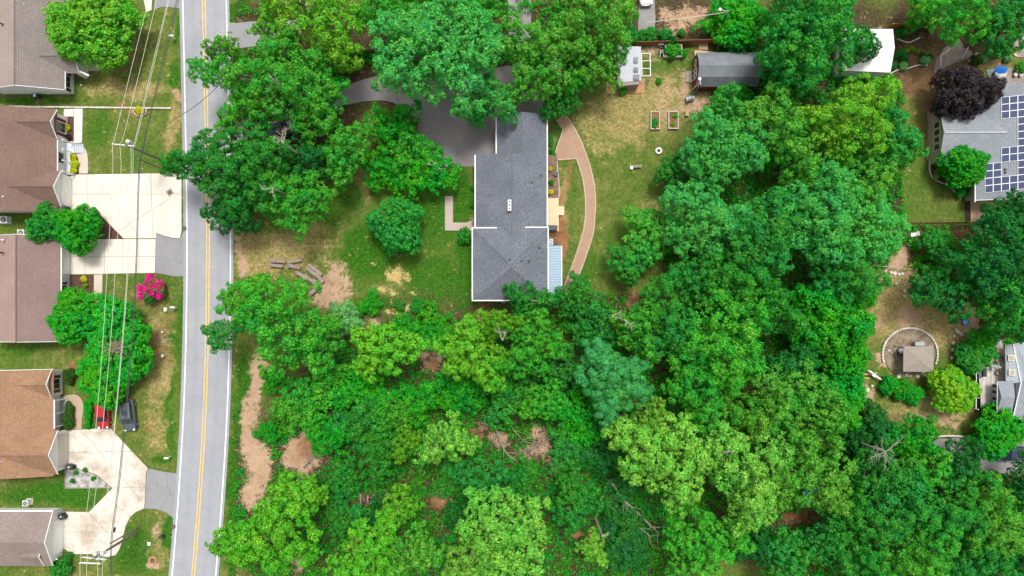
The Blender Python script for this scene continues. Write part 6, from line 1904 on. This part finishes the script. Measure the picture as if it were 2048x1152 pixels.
shrub(149, 327, 9, 'yl', 'middle yellow shrub along the mauve house porch')
shrub(147, 340, 8, 'yl', 'yellow shrub nearest the garage of the mauve house')
shrub(279, 221, 9, 'yl', 'yellow green shrub in the half round planter')
shrub(168, 558, 7, 'yl', 'yellow shrub in the mulch bed of the plum house')
shrub(171, 571, 5, 'au', 'smaller yellow green shrub in the plum house mulch bed', 'shrub2')
shrub(163, 586, 7, 'au', 'orange tinged shrub under the leaves by the plum house walk', 'shrub2')
shrub(139, 752, 13, 'hd', 'square dark shrub by the brown shuttered window', 'shrub2', ry=17)
shrub(138, 834, 12, 'hd', 'clipped oblong hedge in front of the three bay porch', 'shrub2', ry=28, cat='hedge')
shrub(122, 1136, 22, 'md', 'leafy green bush in the bottom corner by the grey brown house', 'shrub1', h=2.0)
shrub(138, 1110, 8, 'md', 'small green bush at the corner of the stained drive')
shrub(174, 852, 7, 'sat', 'small dark green plant beside the red car', 'shrub2')
shrub(177, 820, 9, 'sat', 'leafy green strip beside the red car', 'shrub2', ry=26)
for k, (px, py) in enumerate(((152, 945), (186, 957), (170, 940), (145, 962))):
    shrub(px, py, 5, 'md', ['weed clump in the gravel bed nearest the black bin', 'weed clump in the gravel bed nearest the stained drive', 'weed clump along the upper edge of the gravel bed', 'weed clump near the timber corner of the gravel bed'][k], 'shrub2', 'weeds in the gravel bed')

# ------------------------------------------------------------------ trees east of the road, upper half
tree('oak1', 640, 30, 105, 'yb', 'yellow green oak at the top edge over the wide apron')
tree('oakm1', 548, 62, 46, 'yb', 'small yellow green tree beside the apron at the road', h=8)
tree('oakm2', 505, 225, 62, 'br', 'bright oak at the road side of the curving drive', h=11)
oak_a = tree('oak2', 575, 165, 108, 'br', 'broad oak reaching over the road near the curving drive')
limb(oak_a, 'oakm2', 404, 140, 30, 'br', 9.0)
limb(oak_a, 'oakm1', 440, 150, 34, 'br', 9.0)
tree('oakm1', 455, 105, 34, 'yb', 'thin leafy top at the road edge below the apron', h=10)
tree('oak3', 628, 212, 72, 'br', 'dense green oak above the shaded front lawn')
oak_b = tree('oak1', 435, 320, 92, 'md', 'large oak hanging far over the road opposite the white drive', ry=68)
limb(oak_b, 'oakm1', 345, 330, 20, 'sat', 7.0)
tree('oak2', 500, 350, 95, 'md', 'oak beside the road with bare pale twigs')
tree('maplem2', 470, 420, 62, 'dk', 'dark leafy tree over the road edge line', h=9)
tree('oak3', 590, 400, 78, 'br', 'bright oak above the dry grass patch')
tree('oakm2', 690, 300, 62, 'br', 'oak limb over the middle of the front lawn', h=10)
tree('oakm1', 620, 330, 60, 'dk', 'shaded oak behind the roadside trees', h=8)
tree('maple1', 880, 105, 142, 'tb', 'huge dense bright tree over the asphalt pad')
tree('maple2', 800, 30, 80, 'br', 'dense tree at the top edge between the oaks')
tree('maplem1', 985, 200, 52, 'tb', 'rounded limb over the edge of the asphalt pad', h=10)
tree('maplem2', 955, 235, 26, 'tb', 'small leaf tuft hanging over the asphalt pad', h=7)
tree('oakm2', 960, 40, 70, 'br', 'bright tree at the top edge above the tan fence', h=11)
tree('oak1', 1180, 30, 105, 'ol', 'wide olive green oak above the reddish fence')
tree('oak2', 1095, 110, 88, 'ol', 'olive oak over the half hidden white car')
tree('oakm2', 1060, 165, 50, 'ol', 'olive limb over the dark parking area', h=9)
tree('maplem1', 1118, 205, 42, 'md', 'small dark tree at the top of the brick path', h=6)
tree('oakm1', 1205, 130, 56, 'ol', 'olive oak leaning over the grey shed', h=9)
tree('oakm1', 1150, 155, 42, 'br', 'bright limb above the back lawn corner', h=8)
tree('under2', 785, 255, 58, 'sat', 'bright low tree beside the asphalt pad', h=5)
tree('under1', 855, 345, 62, 'sat', 'bright low tree by the end of the front walk', h=5)
tree('under3', 765, 340, 50, 'sat', 'rounded bright bush in the front lawn below the low trees', h=4)
tree('under2', 820, 300, 46, 'br', 'leafy low tree with bare grey twigs by the pad', h=5)
tree('dense1', 795, 450, 62, 'tl', 'round blue green tree alone on the front lawn', h=7)
tree('dense2', 700, 120, 20, 'dk', 'small shaded tree beside the curving drive', h=4)
shrub(930, 472, 17, 'md', 'round green bush at the corner of the long house', 'shrub1', h=1.6)
shrub(947, 375, 6, 'md', 'thin green bush against the long house front')
shrub(946, 410, 6, 'md', 'second thin green bush against the long house front')
shrub(1101, 338, 5, 'yl', 'round yellow green plant at the top of the back bed')
shrub(1101, 384, 6, 'yl', 'round yellow green plant beside the pale deck')
shrub(1103, 365, 6, 'md', 'dark green plant in the middle of the back bed', 'shrub2')
shrub(1112, 348, 5, (0.25, 0.26, 0.32), 'grey lavender plant in the back bed', 'shrub2')
shrub(1101, 280, 6, 'md', 'green bush at the back corner of the garage', ry=14)
shrub(1102, 302, 5, 'md', 'smaller green bush behind the garage')
shrub(1246, 178, 11, 'sat', 'green bush on the clay paver patio')
shrub(1262, 171, 3, (0.4, 0.01, 0.01), 'small red flowering plant on the clay paver patio')
shrub(1318, 162, 7, 'sat', 'lone green bush on the back lawn below the raised bed')
shrub(1309, 246, 7, 'md', 'dark green vegetable plants in the nearer raised bed', 'shrub2', ry=11)
shrub(1350, 232, 6, 'br', 'green plants in the upper half of the farther raised bed', 'shrub2')
shrub(1345, 250, 5, 'au', 'yellowing plants in the lower half of the farther raised bed', 'shrub2')
shrub(1345, 102, 16, 'br', 'feathery green plant filling the large raised bed', 'shrub2', h=1.8)
shrub(1344, 82, 9, 'tl', 'green sapling at the red fence behind the large raised bed', 'shrub2', h=1.8)
shrub(1365, 108, 9, 'md', 'green clump beside the large raised bed')
for k, (px, py, r) in enumerate(((1300, 70, 16), (1330, 70, 14), (1362, 66, 8), (1255, 72, 22), (1280, 72, 14))):
    shrub(px, py, r, 'md', ['green bush behind the fence at the end of the dark drive', 'green bush behind the fence above the large raised bed', 'small bush alone on the bare garden', 'wide bush behind the fence above the grey shed', 'low bush behind the fence beside the dark drive'][k], 'shrub2')
tree('dense1', 1478, 42, 62, 'sat', 'bright green bushy tree behind the yard light pole', h=5.5)
tree('under2', 1430, 55, 34, 'sat', 'low bright bush at the edge of the bare garden', h=2.5)
tree('under1', 1470, 95, 32, 'dk', 'dark bush between the red fence and the red shed', h=3)
tree('maple2', 1618, 68, 122, 'tl', 'great blue green tree beside the red shed roof')
tree('maple1', 1575, 110, 72, 'tl', 'blue green limb over the red shed roof', h=12)
tree('maplem2', 1722, 96, 36, 'md', 'dark leafy tree over the white metal roof', h=8)
tree('maplem1', 1560, 190, 52, 'dt', 'dark shaded tree below the red shed')
tree('under3', 1470, 190, 44, 'sat', 'bright low bush along the red shed wall', h=2.5)
tree('dense2', 1590, 165, 40, 'tl', 'blue green bush in the gap by the great tree', h=5)

# ------------------------------------------------------------------ the wood behind the back lawn
tree('maple1', 1440, 300, 92, 'tb', 'tall bright topped tree at the edge of the back lawn')
tree('maplem1', 1450, 222, 44, 'tb', 'bright leafy top just below the red shed', h=11)
tree('oak3', 1545, 250, 85, 'ol', 'olive tree in the shade of the bright topped tree')
tree('oakm1', 1590, 330, 58, 'ol', 'olive tree with bare twigs in the middle of the wood', h=11)
tree('oak2', 1700, 240, 96, 'yb', 'yellow green tree beside the brown lawn')
tree('maplem1', 1780, 285, 66, 'tl', 'blue green tree facing the beige gable', h=10)
tree('oakm2', 1730, 370, 58, 'ol', 'olive treetop at the solar house lawn edge', h=10)
tree('maple2', 1400, 440, 92, 'tb', 'dense bright tree at the lawn side of the wood')
tree('maple1', 1520, 470, 98, 'tl', 'dense blue green tree in the middle of the wood')
tree('maple2', 1640, 430, 105, 'tb', 'broad bright blue green tree in the upper wood')
tree('maple1', 1735, 455, 82, 'tb', 'rounded blue green tree beside the solar house lawn')
tree('maple2', 1690, 540, 78, 'tl', 'blue green tree above the dark evergreen')
tree('maplem1', 1305, 470, 70, 'br', 'lower bright tree at the corner of the back lawn', h=7)
tree('maplem2', 1258, 525, 50, 'md', 'low green tree at the foot of the brick path lawn', h=6)
tree('maplem2', 1345, 345, 40, 'md', 'low shaded limb at the back lawn edge', h=6)
tree('oak1', 1470, 580, 88, 'md', 'mid green oak below the blue green trees')
tree('oakm2', 1380, 560, 60, 'md', 'mid green oak near the back lawn corner', h=11)
tree('oak2', 1330, 650, 88, 'md', 'oak with pale twigs in the wood below the back lawn')
tree('oak3', 1450, 680, 105, 'br', 'broad bright oak in the centre of the lower wood')
tree('oakm1', 1540, 620, 62, 'md', 'oak beside the dark evergreen', h=12)
tree('oak1', 1400, 770, 85, 'br', 'bright oak above the pale yellow oaks')
tree('dense2', 1650, 640, 82, 'sat', 'dark glossy evergreen facing the gazebo lawn', h=9)
tree('dense1', 1690, 720, 54, 'sat', 'green evergreen tree near the white gate', h=7)
tree('dense2', 1680, 800, 58, 'sat', 'bright bushy tree at the edge of the gate garden', h=7)
tree('dense1', 1720, 590, 36, 'sat', 'bright bush at the upper corner of the gazebo lawn', h=4)
tree('maplem1', 1590, 730, 55, 'dt', 'dark blue green tree behind the evergreen', h=9)
tree('oak3', 1570, 790, 85, 'ol', 'pale olive oak below the dark evergreen')
tree('oakm1', 1640, 850, 62, 'ol', 'olive oak beside the gate garden wood', h=12)
tree('pine1', 1222, 760, 80, 'bl', 'feathery blue green pine in the middle of the wood')

# ------------------------------------------------------------------ trees below the house
tree('oakm1', 1060, 605, 52, 'md', 'oak top covering the corner of the long house roof', h=9)
tree('oak2', 1065, 690, 72, 'br', 'green oak below the corner of the long house', h=11)
tree('oak1', 945, 705, 78, 'yb', 'yellow green oak below the long house')
tree('oakm2', 1000, 650, 40, 'yb', 'thin yellow green oak top with bare pale limbs', h=11)
tree('under3', 1150, 600, 48, 'md', 'low green tree beside the foot of the brick path', h=5)
tree('under2', 1190, 650, 55, 'md', 'shaded low tree between the house and the wood', h=6)
tree('oakm1', 1275, 660, 60, 'br', 'bright oak with yellow tips beside the pine', h=11)
tree('oakm2', 770, 700, 70, 'yb', 'pale yellow green oak beside the bare patch')
oak_c = tree('oak3', 562, 636, 98, 'br', 'big bright oak over the log pile')
tree('maplem2', 500, 600, 58, 'br', 'bright leafy limb at the road beside the log pile', h=9)
limb(oak_c, 'maplem1', 446, 668, 40, 'md', 7.5)
tree('oakm1', 640, 690, 62, 'br', 'bright oak below the log pile tree', h=10)
tree('pine1', 685, 640, 40, 'pal', 'pale feathery young pine beside the bare soil', h=7)
tree('pine1', 625, 700, 38, 'pal', 'pale soft limb below the young pine', h=6)
tree('under1', 870, 655, 44, 'sat', 'rounded bright bush below the sand patch', h=2.6)
tree('under2', 812, 655, 34, 'sat', 'smaller bright bush beside the sand patch', h=2.2)
tree('under3', 740, 608, 26, 'sat', 'low bright bush above the sand patch', h=1.8)
shrub(835, 612, 16, 'md', 'low green bush between the sand streaks', 'shrub2')
shrub(800, 612, 12, 'md', 'small green bush on the sand', 'shrub2')
shrub(860, 622, 15, 'tl', 'dark green bush at the end of the sand streak', 'shrub2')
tree('under1', 600, 815, 58, 'br', 'bright rounded tree beside the dirt strip', h=5)
tree('under2', 545, 760, 30, 'sat', 'low bush at the top of the dirt strip', h=3)
tree('under3', 535, 865, 24, 'sat', 'low bush beside the middle of the dirt strip', h=2)
tree('under2', 660, 770, 55, 'br', 'leafy bush under the pale oak', h=4)
tree('under3', 730, 780, 58, 'sat', 'dense green thicket tree below the pale oak', h=4)
tree('under1', 660, 870, 50, 'sat', 'green thicket tree by the bare mound', h=5)
tree('under2', 715, 845, 52, 'md', 'shaded thicket tree in the middle of the roadside wood', h=5)
tree('under3', 780, 830, 50, 'br', 'light green thicket tree near the pale oak', h=5)
tree('under1', 760, 905, 52, 'md', 'rounded thicket tree above the brown clearing', h=5)
tree('under2', 840, 800, 52, 'sat', 'thicket tree below the bare orange spot', h=4)
tree('oakm2', 815, 885, 36, 'yb', 'slim light tree beside the yellow green clearing oak', h=8)
tree('oakm1', 895, 880, 58, 'yg', 'yellow green oak with curved white limbs at the clearing', h=10)
tree('oakm2', 960, 955, 54, 'tl', 'blue green tree below the fallen trunk', h=8)
tree('under3', 930, 780, 55, 'sat', 'green thicket below the yellow green oak', h=4)
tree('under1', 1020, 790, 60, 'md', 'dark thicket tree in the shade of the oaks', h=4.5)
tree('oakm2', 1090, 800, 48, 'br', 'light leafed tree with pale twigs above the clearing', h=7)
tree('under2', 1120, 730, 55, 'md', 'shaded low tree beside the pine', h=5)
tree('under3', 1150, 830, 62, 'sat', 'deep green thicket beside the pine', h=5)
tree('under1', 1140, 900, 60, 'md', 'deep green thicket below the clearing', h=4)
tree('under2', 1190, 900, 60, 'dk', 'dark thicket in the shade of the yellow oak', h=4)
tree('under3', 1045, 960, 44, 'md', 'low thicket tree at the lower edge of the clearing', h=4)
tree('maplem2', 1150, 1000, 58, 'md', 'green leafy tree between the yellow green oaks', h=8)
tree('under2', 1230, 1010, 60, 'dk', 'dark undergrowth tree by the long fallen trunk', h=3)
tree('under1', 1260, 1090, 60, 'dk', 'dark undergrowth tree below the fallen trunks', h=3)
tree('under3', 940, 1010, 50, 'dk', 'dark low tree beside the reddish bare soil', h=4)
tree('under2', 900, 960, 40, 'md', 'low green tree beside the reddish bare soil', h=3)
tree('oak2', 560, 1055, 100, 'yb', 'yellow green oak at the roadside near the bottom edge')
tree('oakm1', 475, 1090, 44, 'yb', 'bright leafy limb over the white edge line near the bottom', h=8)
tree('oakm2', 610, 985, 48, 'yb', 'pale oak limb at the end of the dirt strip', h=9)
tree('under1', 690, 960, 45, 'md', 'green low tree above the dumped timber', h=4)
tree('under2', 695, 1030, 45, 'md', 'green low tree beside the grey snag', h=4)
tree('under3', 750, 1040, 44, 'dk', 'dark low tree beside the dumped chair', h=4)
tree('oakm2', 800, 1010, 44, 'yb', 'slim yellow green oak beside the dumped chair', h=9)
tree('oak1', 740, 1110, 85, 'yb', 'yellow green oak at the bottom edge below the snag')
tree('oakm1', 830, 1100, 58, 'ol', 'olive oak at the bottom edge between two larger ones', h=11)
tree('oak3', 1010, 1065, 105, 'yg', 'big pale yellow green oak at the bottom edge')
tree('oakm2', 935, 1120, 54, 'yg', 'pale oak limb beside the big bottom oak', h=11)
tree('oakm1', 1185, 1095, 34, 'yg', 'small yellow topped tree with white dead twigs at the bottom', h=7)
tree('oak1', 1330, 915, 108, 'yg', 'large pale yellow green oak beside the dark undergrowth')
tree('oak2', 1490, 940, 105, 'yg', 'broad pale oak in the middle of the lower wood')
tree('oak3', 1605, 945, 100, 'ol', 'pale olive oak over the blue tarpaulin')
tree('oakm1', 1510, 830, 60, 'ol', 'olive oak above the broad pale oaks', h=12)
tree('oakm2', 1300, 830, 40, 'yg', 'small pale oak top beside the pine', h=10)
tree('oak2', 1400, 1095, 85, 'br', 'bright oak at the bottom edge below the pale oaks')
tree('maplem2', 1500, 1080, 55, 'dk', 'dark tree in the gap below the pale oaks', h=8)
tree('maplem1', 1570, 1110, 62, 'tl', 'blue green tree at the bottom edge of the corner wood', h=10)
tree('oakm1', 1650, 1085, 58, 'md', 'green tree below the brown gap of the corner wood', h=10)

# ------------------------------------------------------------------ far side
tree('oak2', 1918, 25, 72, 'br', 'bright green tree above the garden path')
tree('maplem1', 1842, 22, 40, 'sat', 'dark bush tree beside the orange fence', h=6)
tree('maplem2', 1985, 60, 58, 'tl', 'blue green tree near the upper flagstones', h=9)
tree('maplem1', 2035, 25, 50, 'md', 'green tree in the top corner', h=9)
tree('dense2', 1925, 187, 62, 'pu', 'blackish purple tree against the grey roof', h=8, name='purple_tree')
tree('dense1', 1925, 333, 49, 'sat', 'bright round tree between the beige gable and the solar panels', h=6)
for k, (px, py, r, c) in enumerate(((1800, 66, 12, 'dk'), (1815, 102, 5, 'au'), (1825, 98, 5, 'au'), (1835, 103, 5, 'au'), (1803, 106, 8, 'md'), (1808, 118, 8, 'dk'), (1793, 112, 6, 'dk'), (1807, 132, 9, 'pal'), (1850, 122, 10, 'pal'),
                                   (1845, 110, 6, 'dk'), (1860, 113, 6, 'dk'), (1787, 132, 8, 'md'), (1990, 103, 12, 'au'), (2020, 103, 10, 'au'), (1952, 122, 12, 'hd'), (1968, 118, 8, 'pal'), (2016, 117, 8, 'pal'), (2042, 135, 12, 'br'),
                                   (1876, 345, 7, 'au'), (1890, 351, 6, 'br'), (1872, 354, 6, 'pal'), (1912, 360, 5, 'au'), (1900, 355, 7, 'md'), (1905, 372, 8, 'pal'), (1922, 385, 12, 'sat'), (1938, 372, 14, 'dk'))):
    labs = ['dark shrub below the orange fence', 'first of three pale yellow plants in the mulch garden', 'middle one of three pale yellow plants in the mulch garden', 'last of three pale yellow plants in the mulch garden', 'green shrub beside the white metal roof',
            'dark round shrub in the mulch garden', 'small dark shrub against the white metal roof', 'pale grey green ground plant above the wavy edging', 'pale grey green plant near the end of the wavy edging', 'small dark shrub in the middle of the mulch garden',
            'small dark shrub beside the stepping stones', 'green shrub at the corner of the white metal roof', 'yellow green shrub above the dark tree nearest the path', 'yellow green shrub by the upper flagstones', 'dark rounded shrub by the path edging',
            'pale shrub between the path edging and yellow shrubs', 'pale shrub below the upper flagstones', 'bright shrub on the patio behind the stools', 'bright yellow plant in the mulch bed of the solar house', 'green leafy plant in the mulch bed of the solar house',
            'pale plant at the curved edging of the solar house', 'pale yellow plant under the round tree', 'green plant in the middle of the solar house bed', 'pale ground plant along the curved edging', 'bright green mound at the end of the curved edging', 'dark shrub against the solar house wall']
    shrub(px, py, r, c, labs[k], 'shrub1' if k % 2 else 'shrub2')
tree('maple1', 1985, 520, 100, 'dt', 'large dark tree below the tan patio')
tree('maplem2', 1890, 575, 72, 'dt', 'dark spreading tree over the stone row', h=9)
tree('oakm1', 1990, 600, 62, 'md', 'lighter oak above the paddling pool', h=11)
tree('oakm2', 2025, 640, 46, 'dk', 'dark oak over the corner of the pale blue house', h=9)
tree('maplem1', 2010, 440, 56, 'dk', 'dark green tree over the tan patio', h=10)
tree('maplem2', 1870, 490, 34, 'md', 'small green tree by the dark red fence corner', h=4)
tree('under1', 1965, 685, 38, 'sat', 'bright bush above the weathered deck', h=3)
tree('dense2', 1940, 712, 34, 'md', 'dark round bush beside the weathered deck', h=3)
tree('dense1', 1905, 782, 52, 'au', 'yellow green bushy tree beside the weathered deck', h=5)
tree('dense1', 1880, 762, 26, 'sat', 'small bright bush below the gazebo', h=2.5)
shrub(1778, 770, 20, 'sat', 'feathery hedge plant nearest the white gate', 'shrub2', h=2.0)
shrub(1805, 782, 22, 'sat', 'middle plant of the feathery green hedge', 'shrub2', h=2.0)
shrub(1828, 790, 20, 'sat', 'feathery hedge plant nearest the yellow green tree', 'shrub2', h=1.8)
tree('dense2', 1998, 860, 58, 'sat', 'bright bushy tree beside the blue pickup', h=5)
tree('dense1', 1960, 880, 26, 'md', 'small green bush at the kerb', h=2.5)
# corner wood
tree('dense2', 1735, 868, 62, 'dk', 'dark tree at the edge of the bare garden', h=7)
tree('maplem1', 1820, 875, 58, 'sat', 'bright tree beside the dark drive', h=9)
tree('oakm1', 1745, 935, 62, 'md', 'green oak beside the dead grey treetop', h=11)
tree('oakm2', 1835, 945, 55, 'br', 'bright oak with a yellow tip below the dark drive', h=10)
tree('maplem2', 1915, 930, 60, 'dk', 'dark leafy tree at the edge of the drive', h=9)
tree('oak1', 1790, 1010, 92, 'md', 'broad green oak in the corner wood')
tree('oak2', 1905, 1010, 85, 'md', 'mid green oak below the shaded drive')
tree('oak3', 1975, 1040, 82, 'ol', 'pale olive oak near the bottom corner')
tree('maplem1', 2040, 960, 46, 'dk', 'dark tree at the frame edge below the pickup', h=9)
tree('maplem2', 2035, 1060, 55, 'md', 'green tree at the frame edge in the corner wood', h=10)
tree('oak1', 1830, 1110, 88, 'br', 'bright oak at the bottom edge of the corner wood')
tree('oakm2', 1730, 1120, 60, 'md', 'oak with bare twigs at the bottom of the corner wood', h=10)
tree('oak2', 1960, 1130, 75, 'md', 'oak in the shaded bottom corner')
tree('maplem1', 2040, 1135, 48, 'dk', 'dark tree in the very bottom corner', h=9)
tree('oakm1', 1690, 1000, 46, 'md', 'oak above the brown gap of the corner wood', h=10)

# bare dead treetops and limbs that stand out pale against the leaves
def bare_top(label, px, py, z, rpx, n_, seed, mat=bark_pale):
    rr = random.Random(seed)
    c = Vector(P(px, py, z))
    t = thing('bare_treetop', label, 'dead tree', (c.x, c.y, 0))
    MB().tube([(c.x, c.y, 0), (c.x, c.y, z * .6), tuple(c)], [.18, .14, .08], 6).build('trunk', mat, t)
    R = rpx * S * (H - z) / H
    a0 = seed * 2.1
    def bough(o, ang, length, r_, depth):
        pts = [o]
        a_ = ang
        for k in range(4):
            a_ += rr.gauss(0, .28)
            pts.append(pts[-1] + Vector((math.cos(a_), math.sin(a_), rr.uniform(-.05, .3))) * length / 4)
        MB().tube(pts, [r_ * (1 - .2 * k) for k in range(5)], 4).build('branch' if depth == 0 else 'twig', mat, t)
        if depth < 2:
            for k in range(1, 4):
                bough(pts[k], a_ + rr.choice((-1, 1)) * rr.uniform(.5, 1.0), length * rr.uniform(.35, .6), r_ * .5, depth + 1)
    for k in range(max(2, n_ // 3) if n_ < 12 else 9):
        bough(c - Vector((0, 0, .3)), a0 + rr.gauss(0, .7 if n_ < 12 else 3.0), R * rr.uniform(.9, 1.5), .055 if n_ < 12 else .04, 0)
bare_top('dead grey treetop in the corner wood', 1772, 905, 11.5, 30, 16, 2, mottled('twig_grey', (0.34, 0.31, 0.28), 0.3))
bare_top('pale bare branches in the roadside oak', 565, 285, 13.2, 22, 9, 4)
bare_top('pale bare twigs in the oak by the curving drive', 560, 160, 13.4, 20, 8, 5)
bare_top('white dead twigs at the bottom of the wood', 1205, 1073, 8.5, 12, 7, 6)
bare_top('pale bare limbs above the yellow green oak', 1005, 680, 12.5, 22, 7, 7)
bare_top('bare twigs in the low tree by the asphalt pad', 870, 325, 5.6, 20, 8, 8)
bare_top('pale bare branches beside the pine', 1225, 632, 9.0, 22, 8, 9)
bare_top('pale twigs in the pale oak of the lower wood', 1465, 905, 13.6, 14, 6, 10)
bare_top('pale twigs in the oak above the dry grass', 545, 375, 13.0, 18, 7, 11)
bare_top('bare twigs of the wood below the back lawn', 1250, 640, 12.0, 18, 7, 12)

# ------------------------------------------------------------------ undergrowth and weeds
def carpet(name, label, n_, mask, ln, wd, nleaf, col, seed, zr=(0.0, .5)):
    rng = np.random.default_rng(seed)
    px = rng.uniform(440, 2060, n_ * 8)
    py = rng.uniform(-20, 1170, n_ * 8)
    ok = mask(px, py, rng)
    px, py = px[ok][:n_], py[ok][:n_]
    z = rng.uniform(zr[0], zr[1], len(px)) + 0.35 * fbm(px / 14, py / 14, 5)
    cen = np.stack([(px - CX) * S, (CY - py) * S, z - .05], -1)
    nr = rng.normal(0, .35, (len(px), 3)) + np.array([0, 0, 1.0])
    v, q = sprig_arrays(rng, cen, nr, nleaf, ln, wd)
    me = np_mesh(name, v, q, MAT['leaf'])
    o = bpy.data.objects.new(name, me)
    COL.objects.link(o)
    o.color = (*col, 1)
    return tag(o, label, 'undergrowth', None, 'stuff')
def zone_at(k, px, py):
    i = np.clip(((py - gy[0]) / 5).astype(int), 0, len(gy) - 1)
    j = np.clip(((px - gx[0]) / 5).astype(int), 0, len(gx) - 1)
    return ZV[k][i, j]
def in_paving(px, py):
    a = ((px > 690) & (px < 1110) & (py > 130) & (py < 340)) | ((px > 440) & (px < 1070) & (py > 30) & (py < 100)) | ((px > 940) & (px < 1200) & (py < 605) & (py > 130))
    a |= (px > 1850) & (py > 865) & (py < 965)
    a |= (px > 1260) & (px < 1460) & (py < 100)
    a |= (px > 1680) & (py < 150)
    a |= (px < 470)
    a |= (px < 690) & (py > 180) & (py < 310)
    return a
def m_under(px, py, rng):
    bare = np.maximum(zone_at('dirt', px, py), zone_at('orange', px, py))
    d = fbm(px / 60, py / 60, 33)
    return (zone_at('litter', px, py) > .55) & ~in_paving(px, py) & (bare < .35 + rng.uniform(-.15, .15, len(px))) & (d > .22)
carpet('undergrowth', 'low green undergrowth covering the floor of the wood', 36000, m_under, .34, .16, 6, PAL['sat'], 77, (0, .6))
def m_verge(px, py, rng):
    return ((zone_at('lush', px, py) > .6) & (px < 505) & (px > 462 - np.clip((py - 900) * .1, 0, 60)) & (py > 700)) | ((px > 458) & (px < 500) & (py < 42))
carpet('weeds', 'tall bright weeds along the road edge beside the dirt strip', 3200, m_verge, .30, .10, 6, (0.045, 0.20, 0.012), 78, (0, .3))
